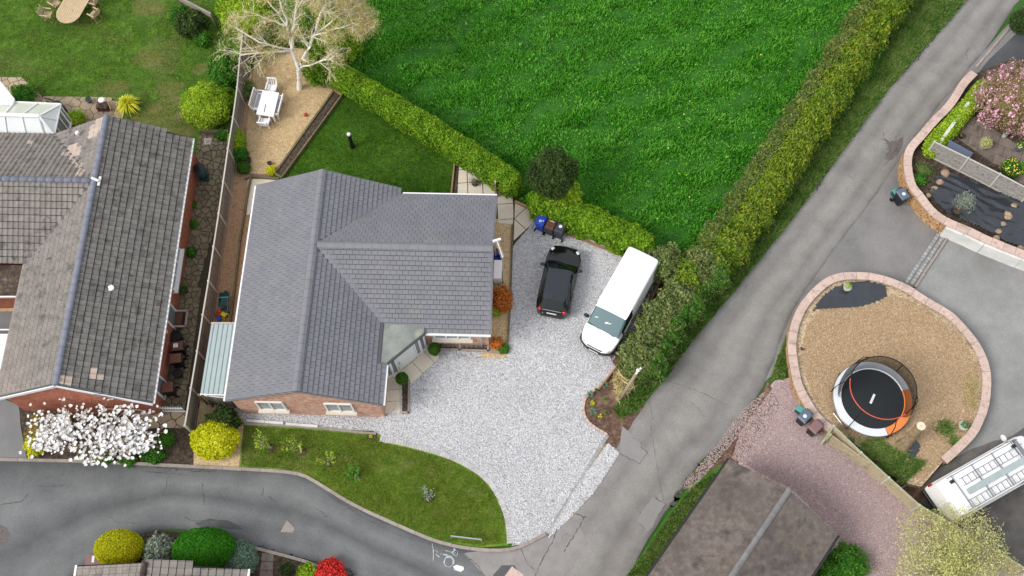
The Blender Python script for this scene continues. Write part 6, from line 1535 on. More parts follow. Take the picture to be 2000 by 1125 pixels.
def white_seat(px, py, rz, W_, label, name='white_armchair', cat='chair', dd=.5):
    c = G(px, py, .44); t = thing(name, label, cat, (c.x, c.y, 0), 0, 'white garden seats around the white table')
    MB().box((0, 0, .42), dd, W_, .04).out('seat', M['garden_white'], t, local=True, bevel=.01)
    MB().box((.02, 0, .45), dd*.72, W_*.8, .03).out('cushion', M['seat_grey'] if name != 'white_armchair' else M['garden_white'], t, local=True, bevel=.01)
    for s in (-1, 1):
        MB().box((.0, s*(W_/2+.01), .64), dd, .06, .03).out('armrest', M['garden_white'], t, local=True)
        for x in (-dd/2+.03, dd/2-.03): MB().box((x, s*(W_/2), .32), .05, .05, .64).out('leg', M['garden_white'], t, local=True)
        MB().beam((-dd/2, s*W_/2, .42), (-dd/2-.1, s*W_/2, .9), .05, .05).out('back_post', M['garden_white'], t, local=True)
    n = max(4, int(W_/.12))
    for i in range(n): y = -W_/2+W_*(i+.5)/n; MB().beam((-dd/2-.01, y, .46), (-dd/2-.09, y, .86), .05, .015).out('back_slat', M['garden_white'], t, local=True)
    MB().beam((-dd/2-.1, -W_/2, .89), (-dd/2-.1, W_/2, .89), .05, .06).out('top_rail', M['garden_white'], t, local=True)
    t.rotation_euler[2] = rz
ta = math.atan2((q0-q3).y, (q0-q3).x)
white_seat(531, 172, ta+PI, .5, 'white garden armchair at the upper end of the white table')
white_seat(517, 238, ta, .5, 'white garden armchair drawn out at the lower end of the white table')
white_seat(505, 198, ta-PI/2, 1.15, 'white garden bench along the fence side of the white table', 'white_bench', 'bench', .4)
white_seat(541, 208, ta+PI/2, 1.15, 'white garden bench along the open side of the white table', 'white_bench', 'bench', .4)
c = G(597, 225, .1); t = thing('red_ball', 'small red ball lying on the gold gravel terrace', 'ball', (c.x, c.y, .04)); ellipse(t, 'ball', M['red'], (0, 0, .11), .11, .11, .11)
# closed black patio heater on the back lawn
c0, c1 = G(689, 288, 0), G(681, 262, 1.15); c1.x, c1.y = c0.x, c0.y
t = thing('covered_heater', 'slim black covered patio heater with a white cap on the back lawn', 'heater', tuple(c0))
MB().lathe((0, 0, 0), [(.14, 0), (.15, .1), (.1, .5), (.11, 1.2), (.08, 1.3)], 14).out('cover', M['black_plastic'], t, local=True, smooth=True); MB().lathe((0, 0, 1.3), [(.10, 0), (.10, .1), (.06, .13)], 12).out('cap', M['white_plastic'], t, local=True)
# barbecue, pots near conservatory
t = thing('covered_barbecue', 'black covered barbecue tucked beside the conservatory', 'barbecue', tuple(G(117, 206, 0))); c = G(115, 205, .6)
MB().prism([tuple(G(*q, .6).xy) for q in ((88, 196), (100, 199), (116, 196), (128, 210), (124, 222), (104, 212))], 0, .7).out('cover', M['black_plastic'], t, bevel=.08); MB().beam(G(86, 192, .9), G(102, 196, .9), .05, .05).out('handle', M['black_plastic'], t)
pot(172, 194, .16, .3, M['bin_slate'], 'small blue-grey pot with a plant on the garden paving', M['dark_leaf'], 150, .14, .15)
t = thing('planter_box', 'dark wooden planter box beside the roof apex on the garden paving', 'planter', tuple(G(201, 208, 0))); MB().box(tuple(G(199, 205, .4)), .62, .42, .45, -.1, z0=0).out('box', M['bin_brown'], t, bevel=.02)
MB().box(tuple(G(201, 207, .45)), .5, .3, .03, -.1, z0=.43).out('soil', M['soil_dark'], t); MB().beam(G(212, 202, .4), G(218, 216, .4), .05, .3).out('side_board', M['teak_dark'], t)
c = G(198, 196, .6); t = thing('white_tub', 'round white tub on the dark planter by the roof apex', 'tub', (c.x, c.y, .45)); MB().lathe((0, 0, 0), [(.12, 0), (.16, .15), (.17, .2), (.1, .22)], 16).out('tub', M['white_plastic'], t, local=True)
c = G(406, 277, 0); t = thing('drain_cover', 'small round pale drain cap at the top of the passage', 'drain', (c.x, c.y, .06)); MB().lathe((0, 0, 0), [(.09, 0), (.09, .03), (.03, .035)], 14).out('cap', M['coping'], t, local=True); MB().box((0, 0, 0), .4, .4, .015, z0=-.01).out('surround', M['concrete'], t, local=True)
t = thing('timber_beam', 'thick grey timber beam across the top of the paved passage', 'beam', tuple(G(420, 257, 0))); MB().beam(G(392, 256, .2), G(447, 259, .2), .16, .3).out('sleeper', M['fence_board'], t)
t = thing('garden_ridge_timber', 'weathered timber screen top running down from the top edge of the neighbour garden', 'screen', tuple(G(380, 15, 0))); MB().beam(G(348, -4, 1.2), G(413, 30, 1.2), .1, .35).out('panel', M['kerb'], t)
for q in ((350, -3), (412, 29)): p = G(*q, 1.2); MB().box((p.x, p.y, 0), .1, .1, 1.3, z0=0).out('post', M['fence_board'], t)
# white air-source unit and clutter by the east gable
t = thing('heat_pump', 'white boxy outdoor unit standing on the gold strip against the east gable', 'outdoor unit', tuple(G(975, 540, 0)))
c = G(974, 526, .8); MB().box((c.x-.05, c.y, 0), .42, 1.02, .78, math.radians(-4.9), z0=.06).out('casing', M['white_plastic'], t, bevel=.03)
for s in (-.4, .4): MB().box((c.x-.05, c.y+s, 0), .5, .08, .06, z0=0).out('foot', M['black_plastic'], t)
MB().box((c.x+.17, c.y-.2, .45), .02, .5, .5, math.radians(-4.9)).out('grille', M['kerb'], t)
t = thing('blue_crate', 'blue plastic crate squeezed behind the white outdoor unit', 'crate', tuple(G(972, 508, 0))); c = G(971, 501, .4)
mb = MB()
for a, b in (((-.18, -.14), (.18, -.14)), ((.18, -.14), (.18, .14)), ((.18, .14), (-.18, .14)), ((-.18, .14), (-.18, -.14))): mb.beam((c.x+a[0], c.y+a[1], .22), (c.x+b[0], c.y+b[1], .22), .03, .3)
mb.box((c.x, c.y, .08), .36, .28, .03).out('crate', M['bin_blue'], t)
c = G(971, 490, .3); t = thing('red_bucket', 'dark red bucket below the television aerial', 'bucket', (c.x, c.y, 0)); MB().lathe((0, 0, 0), [(.1, 0), (.15, .28), (.16, .3), (.12, .29)], 14).out('bucket', M['bin_brown'], t, local=True)
# ================================================================ trampoline
c = G(1704, 779, .85); T = Vector((c.x, c.y, 0)); tr = thing('trampoline', 'round trampoline with white and orange padding and a black safety net on the bark', 'trampoline', (T.x, T.y, IZ)); zb = .85-IZ+.0
R_o, R_i = 1.84, 1.48
def ring_part(nm, m, r0, r1, z, a0, a1, n, th=.05):
    mb = MB()
    for i in range(n):
        p, q = a0+(a1-a0)*i/n, a0+(a1-a0)*(i+1)/n
        P = [(r0*math.cos(p), r0*math.sin(p)), (r1*math.cos(p), r1*math.sin(p)), (r1*math.cos(q), r1*math.sin(q)), (r0*math.cos(q), r0*math.sin(q))]
        mb.prism(P, z, z+th, .5)
    return mb.out(nm, m, tr, local=True)
MB().lathe((0, 0, zb), [(R_i+.03, -.03), (R_i+.03, .0)], 64).out('jumping_mat', M['jump_mat'], tr, local=True)
ring_part('padding', M['pad_white'], R_i, R_o, zb, math.radians(12), math.radians(282), 54)
ring_part('padding', M['pad_orange'], R_i, R_o, zb, math.radians(-77), math.radians(11.5), 18)
rim = [(R_o*math.cos(a), R_o*math.sin(a), zb-.03) for a in np.linspace(0, 2*PI, 49)]
MB().tube(rim, .03, 6, cap=False).out('frame', M['alloy'], tr, local=True)
for k in range(4):
    a = k*PI/2+.5; p = (R_o*math.cos(a-.25), R_o*math.sin(a-.25)); q = (R_o*math.cos(a+.25), R_o*math.sin(a+.25))
    f = 1.03; MB().tube([(p[0]*f, p[1]*f, zb), (p[0]*f, p[1]*f, .04), (q[0]*f, q[1]*f, .04), (q[0]*f, q[1]*f, zb)], .025, 6).out('leg', M['alloy'], tr, local=True)
zt_ = zb+1.75; R_t = 1.52; tops = []
for k in range(6):
    a = k*PI/3+math.radians(-77); MB().tube([(R_o*1.03*math.cos(a), R_o*1.03*math.sin(a), .1), (R_o*1.03*math.cos(a), R_o*1.03*math.sin(a), zb+.3), (R_o*.97*math.cos(a), R_o*.97*math.sin(a), zb+1.1), (R_t*math.cos(a), R_t*math.sin(a), zt_)], .022, 6).out('pole', M['tyre'], tr, local=True)
for a0h, a1h, mh in ((160, 300, 'ring_orange'), (300, 520, 'tyre')): MB().tube([(R_t*math.cos(a), R_t*math.sin(a), zt_) for a in np.radians(np.linspace(a0h, a1h, 30))], .024, 6).out('top_hoop', M[mh], tr, local=True)
V = []; F = []
KA = 48; pr5 = [(R_i+.02, zb+.02), (R_o*.93, zb+.35), (R_o*.95, zb+.9), (R_o*.9, zb+1.35), (R_t, zt_)]
a_ = [math.radians(-40)+math.radians(215)*k/KA for k in range(KA+1)]
for r_, z_ in pr5:
    for a in a_: V.append((r_*math.cos(a), r_*math.sin(a), z_))
F = [(i*(KA+1)+k, i*(KA+1)+k+1, (i+1)*(KA+1)+k+1, (i+1)*(KA+1)+k) for i in range(len(pr5)-1) for k in range(KA)]
mb = MB(); mb.add(V, F, .5).out('net', M['net'], tr, local=True, smooth=True)
MB().box((.0, .0, zb+.008), .11, .52, .01, math.radians(-32)).out('logo_bar', M['plate'], tr, local=True, bevel=.02)
# stump, membranes, pots, rocks
t = thing('tree_stump', 'tall cut tree trunk standing on the bark with a pale sawn top', 'stump', tuple(G(1762, 872, IZ)))
b_ = G(1762, 872, IZ); n = 18; mb = MB(); vs = []; fs = []; tp = Vector((b_.x, b_.y, IZ+1.75)); tp2 = G(1799, 832, IZ+1.75)
for i, (f, r_) in enumerate(((0, .34), (.12, .27), (.35, .235), (.7, .215), (1, .21))):
    q = b_.lerp(tp2, f); 
    for k in range(n): a = 2*PI*k/n; rr = r_*(1+.05*math.sin(a*5)+(.12*math.sin(a*3+1) if f == 0 else 0)); vs.append((q.x+rr*math.cos(a), q.y+rr*math.sin(a), q.z))
for i in range(4):
    for k in range(n): fs.append((i*n+k, i*n+(k+1) % n, (i+1)*n+(k+1) % n, (i+1)*n+k))
mb.add(vs, fs); mb.out('trunk', M['trunk_bark'], t, smooth=True)
MB().lathe((tp2.x, tp2.y, tp2.z), [(.205, -.01), (.205, .008)], 18).out('sawn_top', M['cut_wood'], t); MB().lathe((tp2.x, tp2.y, tp2.z), [(.03, .008), (.03, .014)], 8).out('heartwood', M['sleeper'], t)
def membrane(label, px, z, amp=.05, ang=0, freq=5):
    P = GP(px, z); R = [(p.x, p.y) for p in P]; A = np.array(R); lo, hi = A.min(0), A.max(0); st = .09
    nx, ny = int((hi[0]-lo[0])/st)+2, int((hi[1]-lo[1])/st)+2; X, Y = np.meshgrid(lo[0]+np.arange(nx)*st, lo[1]+np.arange(ny)*st); ins = pip(X.ravel(), Y.ravel(), R).reshape(X.shape)
    u = X*math.cos(ang)+Y*math.sin(ang); v = -X*math.sin(ang)+Y*math.cos(ang)
    ph = v*freq+2.2*nz(u*.6, v*.8, 1.3, 6)+1.2*np.sin(u*2.1+v*1.3)+1.5*np.sin(u*.7); w_ = (np.abs(np.sin(ph))**.55)*(.35+.5*np.abs(nz(u, v, .9, 8)))+.45*np.abs(nz(u*.8+v*.3, v*2.9, 2.1, 3))
    Z = z+amp*w_; V = np.c_[X.ravel(), Y.ravel(), Z.ravel()]; F = [(j*nx+i, j*nx+i+1, (j+1)*nx+i+1, (j+1)*nx+i) for j in range(ny-1) for i in range(nx-1) if ins[j, i] and ins[j+1, i+1] and ins[j, i+1] and ins[j+1, i]]
    me = mesh_np('weed_membrane', V, F, np.full(len(V), .5)); me.shade_smooth(); o = link('weed_membrane', me, M['membrane']); tag(o, label, 'membrane'); return o
membrane('wrinkled black weed membrane covering the bed below the lap-board fence', [(1824, 346), (1838, 334), (1862, 338), (1900, 352), (1960, 380), (2040, 415), (2090, 470), (2060, 510), (2000, 489), (1960, 474), (1925, 452), (1885, 434), (1850, 420), (1830, 402), (1815, 385), (1816, 366)], TZ+.01, .24, math.radians(-28), 8)
membrane('smooth black weed membrane along the top edge of the bark island', [(1584, 608), (1602, 580), (1628, 560), (1660, 549), (1700, 549), (1728, 556), (1736, 578), (1722, 588), (1690, 599), (1640, 605), (1600, 604), (1582, 615)], IZ+.03, .1, math.radians(5), 6)
membrane('crumpled scrap of black membrane beside the cut trunk', [(1766, 890), (1775, 872), (1788, 858), (1800, 868), (1796, 884), (1786, 902), (1776, 894)], IZ+.02, .1, 1.1, 9)
membrane('small scrap of black plastic at the inner foot of the round wall', [(1559, 670), (1566, 676), (1573, 682), (1568, 688), (1560, 684)], IZ+.02, .08, .4, 9)
membrane('torn black sheet at the foot of the trampoline', [(1720, 848), (1735, 838), (1752, 842), (1740, 852), (1728, 860)], IZ+.02, .08, .4, 9)
def rock(px, py, r, label, z=TZ, m=None, sy=1.0, rz=0, group='stones weighing down the membrane'):
    c = G(px, py, z+r*.6); t_ = bmesh.new(); bmesh.ops.create_icosphere(t_, subdivisions=2, radius=1)
    sd = px*.1
    for v in t_.verts: k = 1+.16*float(nz(v.co.x*2, v.co.y*2, 1.2, sd))+.12*float(nz(v.co.z*2, v.co.x*2, 1.9, sd)); v.co = Vector((v.co.x*r*k, v.co.y*r*sy*k, v.co.z*r*.7*k))
    me = bpy.data.meshes.new('rock'); t_.to_mesh(me); t_.free(); o = link('rock', me, m or M['stone']); o.location = (c.x, c.y, z+r*.45); o.rotation_euler[2] = rz; tag(o, label, 'rock', group)
for a in [(1847, 337, .24, 'flat tan rock at the upper left corner of the membrane, by the fence', 1, .6), (1836, 355, .2, 'tan rock second from the fence on the left edge of the membrane'), (1826, 368, .18, 'round tan rock third down the left edge of the membrane'), (1814, 381, .17, 'round tan rock lowest on the left edge of the membrane, at the coping'),
          (1980, 402, .2, 'round rock under the fence post at the right of the membrane'), (1969, 421, .22, 'long pitted rock standing below the round one on the right', 1.3), (1960, 437, .16, 'reddish rock in the right half of the membrane'), (1951, 452, .18, 'broken tan rock with a notch above the lower round rock'), (1946, 465, .2, 'pale round rock nearest the pink coping at the bottom'), (1994, 485, .2, 'pale rock at the right edge of the picture on the coping')]:
    rock(a[0], a[1], a[2], a[3], sy=a[4] if len(a) > 4 else .85)
def small_tree(px, py, tx, ty, h, label, z0, m, n=500, r=.5, leaf=.07, name='young_tree', stem=.02, potr=None):
    b_ = G(px, py, z0); t = thing(name, label, 'tree', tuple(b_)); top = G(tx, ty, z0+h); top = Vector((b_.x*.6+top.x*.4, b_.y*.6+top.y*.4, z0+h)) if False else top
    d = top-b_; mb = MB(); mb.tube([(0, 0, 0), tuple(d*.5), tuple(d)], [stem, stem*.8, stem*.5], 6); 
    for k in range(14):
        f = random.uniform(.45, 1); a = random.uniform(0, 2*PI); L_b = r*random.uniform(.5, 1); s_ = d*f
        mb.tube([tuple(s_), (s_.x+math.cos(a)*L_b, s_.y+math.sin(a)*L_b, s_.z+L_b*.5)], [stem*.5, stem*.2], 4)
    mb.out('trunk', M['pole_wood'], t, local=True)
    P, dd_ = blob(n, (d.x*.9, d.y*.9, d.z*.85), r, r, r*.9, .35, depth=.8, bottom=-1); link('crown', leaves_mesh('crown', P, dd_, leaf, .3, 1.0), m, t, local=True)
    if potr: MB().lathe((0, 0, -.02), [(potr*.8, 0), (potr, .25), (potr*.85, .25)], 14).out('root_ball', M['soil_dark'], t, local=True)
    return t
small_tree(1868, 414, 1889, 388, 1.5, 'thin olive sapling in a black pot standing on the membrane', TZ, M['grey_leaf'], 900, .5, .09, 'olive_sapling', potr=.24)
pot(1656, 560, .2, .3, M['pot_white'], 'white bowl of green leaves on the black membrane of the island', M['lime_leaf'], 350, .18, .22, z0=IZ)
pot(1883, 831, .21, .28, M['pot_white'], 'white bowl planter with a green plant near the east wall of the island', M['mid_leaf'], 350, .18, .2, z0=IZ)
pot(1924, 281, .26, .36, M['pot_stone'], 'round stone pot with a bushy pale plant in the middle of the terrace', M['pale_willow'], 900, .32, .35, z0=TZ, leaf=.06)
pot(1993, 286, .2, .36, M['bin_slate'], 'blue-grey pot of yellow flowers at the right edge of the terrace', M['mid_leaf'], 300, .24, .25, z0=TZ, flowers=[(M['yellow_petal'], 60)])
pot(1964, 262, .12, .25, M['pot_white'], 'small white pot under the pink flowering tree', M['mid_leaf'], 120, .12, .15, z0=TZ)
pot(1879, 264, .16, .2, M['black_plastic'], 'small dark pot of bare twigs on the terrace slabs', M['bronze_leaf'], 90, .2, .3, z0=TZ, leaf=.04)
pot(1976, 330, .5, .28, M['black_plastic'], 'large dark tub of yellow and red spring flowers behind the fence', M['mid_leaf'], 1600, .6, .35, z0=TZ, flowers=[(M['yellow_petal'], 150), (M['red_leaf'], 40)], leaf=.08)
# utility pole at the end of the lane hedge
pb_, pt_ = G(1210, 782, 0), G(1246, 724, 3.0); t = thing('wooden_pole', 'leaning pale wooden pole with a white top fitting beside the lane hedge', 'pole', tuple(pb_))
MB().tube([tuple(pb_), tuple(pb_.lerp(pt_, .5)), tuple(pt_)], [.09, .08, .07], 10).out('pole', M['pole_wood'], t, smooth=True)
ellipse(t, 'cap', M['white_plastic'], tuple(pt_-pb_+Vector((0, 0, .05))), .09, .09, .07); MB().beam(pt_+Vector((-.1, -.12, -.1)), pt_+Vector((.16, .14, -.02)), .09, .06).out('bracket', M['white_plastic'], t)
# little metal rail / sign on the front lawn
a, b = G(881, 1047, .45), G(940, 1054, .45); t = thing('low_sign_rail', 'low grey metal rail sign standing on the tip of the front lawn', 'sign', tuple(((a+b)/2).xy)+(0,))
MB().beam(a, b, .05, .16).out('board', M['metal_sheet'], t, bevel=.01)
for p in (a, b): MB().beam((p.x, p.y, 0), (p.x, p.y, .5), .05, .05).out('post', M['metal_sheet'], t)
# red-brown block pillar / gate stub bottom-left
t = thing('topiary_planter', 'pinkish block planter with a white tag left of the golden topiary', 'planter', tuple(G(176, 1098, 0))); MB().prism([tuple(G(*q, .6).xy) for q in ((168, 1082), (200, 1082), (205, 1110), (165, 1110))], 0, .6).out('block', M['bin_mauve'], t, bevel=.03)
MB().box(tuple(G(182, 1092, .61)), .12, .3, .02).out('tag', M['plate'], t)
t = thing('plank_path', 'short grey-brown paved path strip between the two beds at the bottom edge', 'path', tuple(G(520, 1100, 0)))
for i in range(3): MB().prism([tuple(G(*q, .06).xy) for q in ((512-i*2, 1080+i*17), (535-i, 1080+i*17), (534-i, 1096+i*17), (510-i*2, 1096+i*17))], 0, .07).out('slab', M['grey_slab'], t)
# log edging and rubble south of the island
t = thing('log_edging', 'two old timber rails and loose blocks between the bark island and the van yard', 'edging', tuple(G(1790, 920, 0)))
MB().beam(G(1750, 944, .3), G(1810, 900, .3), .12, .3).out('rail', M['fence_board'], t); MB().beam(G(1756, 956, .12), G(1838, 904, .12), .1, .2).out('rail', M['fence_board'], t)
sheet('block_gap', [(1752, 948), (1812, 904), (1836, 903), (1762, 956)], .03, M['soil_dark'], kind=None, parent=t)
for i, (x, y) in enumerate(((1780, 928), (1788, 922), (1794, 915), (1786, 930), (1797, 909))): MB().box(tuple(G(x, y, .15)), .16, .26, .16, .6+i*.3, z0=.03).out('block', M['dark_stone'], t)
sheet('soil_heap_bed', [(1762, 955), (1790, 938), (1806, 950), (1806, 975), (1790, 985), (1772, 972)], .03, M['soil'], .1)
rocks_mb = None
# rubble at the foot of the hedge by the van
for k, (x, y, r_) in enumerate(((1290, 548, .2), (1281, 560, .18), (1274, 574, .16), (1286, 570, .14), (1236, 652, .2))):
    rock(x, y, r_, ['large grey-brown rubble stone nearest the rear of the white van', 'rubble stone second along the hedge foot behind the van', 'smaller rubble stone beside the timber board', 'flat rubble stone in the hedge gap behind the van', 'pale rubble stone by the van mirror at the hedge'][k], 0, M['dark_stone'], .8, k, 'rubble by the van')
# ================================================================ hedges
hedge('clipped green field hedge running diagonally from the birch terrace to the evergreen tree', [(655, 158), (690, 180), (740, 210), (800, 246), (860, 283), (920, 322), (985, 366), (1015, 386)], 1.35, 1.75, M['hedge_leaf'], 60000, .095, lump=.16, seed=1, hvar=.1, depth=.25, fr=2)
hedge('looser green hedge along the top of the gravel between the bins and the white van', [(1040, 402), (1080, 420), (1130, 440), (1180, 462), (1225, 480), (1270, 508)], 1.5, 1.6, M['hedge_leaf'], 36000, .12, lump=.3, seed=4, hvar=.2, fr=2)
ax3 = np.array([.45, .35, .8])
hedge('tall yellow-green lane hedge with feathery shoots, beside the lane', [(1855, -150), (1785, -60), (1728, 20), (1674, 95), (1620, 178), (1568, 255), (1510, 345), (1454, 430), (1402, 505), (1368, 548)], 2.15, 2.0, M['lane_leaf'], 125000, .14, lump=.36, seed=2, hvar=.24, asp=.34, axis=ax3, depth=.4, taper=.1, fr=2.0, extra=(M['olive_leaf'], 42000, 1, .12), dead=1100)
hedge('dark mixed hedge of holly and bramble at the lower end of the lane hedge', [(1385, 525), (1345, 580), (1310, 622), (1280, 660), (1258, 705), (1238, 750)], 2.2, 1.9, M['olive_leaf'], 46000, .13, lump=.4, seed=5, hvar=.3, depth=.45, fr=2.2, extra=(M['mid_leaf'], 16000, -1, .11), dead=500)
hedge('low bright lime hedge behind the pink coping beside the lane', [(1925, 168), (1893, 206), (1857, 248), (1826, 282), (1808, 310)], .95, .65, M['lime_leaf'], 14000, .1, lump=.15, seed=6, z0=TZ)
def sh(px, py, r, h, m, label, **k): return bush(px, py, r, h, M[m], label, **k)
# shrubs grown into the hedges
sh(1300, 515, .95, 2.0, 'olive_leaf', 'grey-brown twiggy shrub where the field hedge meets the lane hedge', n=7000, leaf=.11, lump=.3)
sh(1345, 545, 1.1, 2.0, 'lane_leaf', 'bright yellow-green shrub in the corner behind the white van', n=8000, leaf=.12, lump=.3)
sh(1310, 610, .8, 1.5, 'lime_leaf', 'lime green shrub in the lane hedge beside the van roof', n=6000, leaf=.11, lump=.3)
sh(1262, 655, .6, 1.3, 'blue_leaf', 'grey-green bushy shrub by the front end of the white van', n=5000, leaf=.08, lump=.3)
sh(1228, 712, .55, 1.1, 'olive_leaf', 'brown-green straggly shrub above the soil bed by the pole', n=3500, leaf=.09, lump=.4, depth=.6)
sh(1232, 620, .35, .8, 'mid_leaf', 'small fresh green shrub touching the front wing of the white van', n=1500, leaf=.08) if False else None
# evergreen tree in the field hedge
def tree(px, py, base, zc_, r, rz_, m, label, n, leaf, lump=.25, core_k=.62, name='evergreen_tree', extra=None, wood='bark', asp=.5, depth=.4, zz=0, group=None, freq=3.0, spread=.8):
    c = G(px, py, zc_); b_ = G(*base, zz) if base else Vector((c.x, c.y, zz)); t = thing(name, label, 'tree', tuple(b_), 0, group)
    o_ = c-b_; P, d = blob(n, tuple(o_), r, r, rz_, lump, depth=depth, bottom=-.8, seed=px*.01, freq=freq)
    link('crown', leaves_mesh('crown', P, d, leaf, asp, spread), m, t, local=True)
    if core_k:
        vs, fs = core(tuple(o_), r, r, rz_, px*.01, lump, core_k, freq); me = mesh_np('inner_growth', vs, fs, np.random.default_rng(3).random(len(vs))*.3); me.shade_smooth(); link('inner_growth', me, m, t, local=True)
    MB().tube([(0, 0, 0), tuple(o_*.5), tuple(o_)], [.12, .1, .05], 8).out('trunk', M[wood], t, local=True)
    return t, o_
tree(1078, 338, (1082, 418), 2.9, 1.25, 1.25, M['dark_leaf'], 'dark evergreen tree rising out of the field hedge above the bins', 20000, .09, .2)
sh(1098, 378, .95, 2.2, 'lime_leaf', 'yellow-green bushy growth below the dark evergreen tree', n=7000, leaf=.11, lump=.3)
sh(1052, 392, .6, 1.7, 'hedge_leaf', 'shaded green growth between the evergreen tree and the patio slabs', n=4000, leaf=.1, lump=.3)
# ================================================================ birch
b_ = G(585, 174, 0); bt = thing('birch_tree', 'white-barked birch tree spreading bare drooping branches over the gold terrace', 'tree', tuple(b_))
mb = MB(); TW = []; rb_ = random.Random(5)
def limb(p, q, r0, r1, lvl, bow=.0):
    n = 6; pts = []; L_b = (q-p).length
    for i in range(n+1):
        t = i/n; w_ = p.lerp(q, t); w_ = w_+Vector((rb_.gauss(0, .03), rb_.gauss(0, .03), 0))*L_b*(.6 if 0 < i < n else 0)+Vector((0, 0, bow*math.sin(PI*t)*L_b)); pts.append(w_)
    mb.tube(pts, [r0+(r1-r0)*i/n for i in range(n+1)], 7 if r0 > .04 else 4, cap=False)
    if lvl > 0:
        k = {3: 7, 2: 6, 1: 6}[lvl]
        for j in range(k):
            t = rb_.uniform(.25, .98) if lvl < 3 else rb_.uniform(.3, 1); i = min(int(t*n), n-1); s_ = pts[i].lerp(pts[i+1], t*n-i); dr = (q-p).normalized()
            out = Vector((rb_.gauss(0, 1), rb_.gauss(0, 1), rb_.gauss(.1, .4))).normalized(); dd = (dr*.75+out*.8).normalized(); l2 = L_b*rb_.uniform(.35, .6)
            e = s_+dd*l2+Vector((0, 0, -.12*l2*(3-lvl)))
            limb(s_, e, max(r0*(1-t)+r1*t, .01)*.55, .008, lvl-1, .06)
    else: TW.append((pts[1], pts[3], pts[-1]))
def BP(x, y, z): return G(x, y, z)-b_
f1 = BP(583, 133, 2.0); f2 = BP(570, 98, 2.9)
mb.tube([(0, 0, 0), tuple(f1*.5+Vector((.02, 0, 0))), tuple(f1)], [.17, .13, .12], 10, cap=False); mb.tube([tuple(f1), tuple(f2)], [.11, .09], 8, cap=False)
for s_, e, r0 in [(f1, BP(612, 70, 4.0), .1), (f2, BP(578, 20, 5.5), .085), (f2, BP(560, 50, 4.5), .06), (f2, BP(505, 82, 4.2), .05), (f2, BP(470, 108, 3.6), .05), (f1, BP(655, 108, 3.6), .04)]:
    limb(s_, e, r0*1.25, r0*.7, 2)
for s_, e, r0 in [(BP(612, 70, 4.0), BP(645, -20, 7.5), .07), (BP(612, 70, 4.0), BP(690, 45, 5.5), .05), (BP(612, 70, 4.0), BP(680, 18, 6.0), .045), (BP(578, 20, 5.5), BP(575, -70, 8.5), .06), (BP(560, 50, 4.5), BP(535, -40, 7.2), .05), (BP(560, 50, 4.5), BP(490, 25, 5.8), .045), (BP(505, 82, 4.2), BP(455, 50, 5), .035), (BP(578, 20, 5.5), BP(615, -50, 7.5), .04), (BP(560, 50, 4.5), BP(500, -30, 6.5), .04)]:
    limb(s_, e, r0*1.25, r0*.5, 3 if r0 > .045 else 2)
o = mb.out('trunk', M['birch_bark'], bt, local=True, smooth=True, fixn=False)
TP = []; TD = []
for a, m_, e in TW:
    for j in range(15):
        t = rb_.random(); p = a.lerp(e, t)+Vector((rb_.gauss(0, .16), rb_.gauss(0, .16), rb_.gauss(-.05, .14))); TP.append(tuple(p)); TD.append((rb_.gauss(0, .5), rb_.gauss(0, .5), -1+rb_.gauss(0, .4)))
TP = np.array(TP); TD = np.array(TD); print('birch twigs', len(TP), len(TW))
link('twigs', leaves_mesh('twigs', TP, RNG.normal(size=TP.shape), .30, .05, .5, axis=TD), M['birch_twig'], bt, local=True)
sel = RNG.random(len(TP)) < .3
TQ = TP[sel]+RNG.normal(size=(sel.sum(), 3))*.12
link('crown', leaves_mesh('crown', TQ, RNG.normal(size=TQ.shape), .075, .5, .8), M['birch_leaf'], bt, local=True)
# ================================================================ shrubs of the upper-left garden
sh(480, 20, 1.6, 1.6, 'lime_leaf', 'yellow-green bush beneath the birch branches at the top edge', n=12000, leaf=.11, lump=.3)
sh(655, 80, 1.5, 1.5, 'hedge_leaf', 'olive green bush beneath the right side of the birch', n=10000, leaf=.1, lump=.3)
sh(625, 135, .9, 1.3, 'hedge_leaf', 'green bush at the hedge end beside the birch trunk', n=6000, leaf=.1, lump=.3)
sh(590, 20, 1.9, 1.4, 'mid_leaf', 'dark green undergrowth behind the birch at the top edge', n=9000, leaf=.1, lump=.3)
sh(520, 75, 1.1, .9, 'olive_leaf', 'brown-green undergrowth between the fence and the birch', n=6000, leaf=.09, lump=.3)
sh(372, 45, .85, 1.4, 'dark_leaf', 'dark blue-green shrub at the edge of the garden lawn', n=6000, leaf=.1, lump=.3)
sh(350, 30, .6, .9, 'mid_leaf', 'mid green shrub left of the dark blue-green one', n=3000, leaf=.09, lump=.3)
sh(395, 75, .5, .7, 'mid_leaf', 'bright green low shrub in front of the dark shrub', n=2500, leaf=.09, lump=.3)
sh(437, 135, .85, 1.5, 'mid_leaf', 'leafy green shrub against the long fence above the olive-lime bush', n=8000, leaf=.11, lump=.3, ry=1.2)
sh(398, 205, 1.3, 1.9, 'lime_leaf', 'large olive-lime bush with bare twigs showing near the paved passage', n=15000, leaf=.085, lump=.22, depth=.45)
sh(437, 195, .8, 1.3, 'hedge_leaf', 'green bush between the olive-lime bush and the fence', n=6000, leaf=.09, lump=.3)
sh(462, 275, .45, 1.0, 'lime_leaf', 'bright ivy-like shrub on the terrace side of the fence', n=3500, leaf=.09, lump=.25, ry=.75)
sh(470, 300, .4, .8, 'mid_leaf', 'green shrub above the clipped ball by the terrace corner', n=2500, leaf=.08, lump=.25)
sh(476, 327, .38, .55, 'box_leaf', 'small dark rounded shrub at the lower left corner of the terrace', n=2500, leaf=.06, lump=.1)
sh(530, 332, .28, .45, 'gold_leaf', 'small lime-yellow ball shrub by the end of the raised bed', n=1500, leaf=.05, lump=.1)
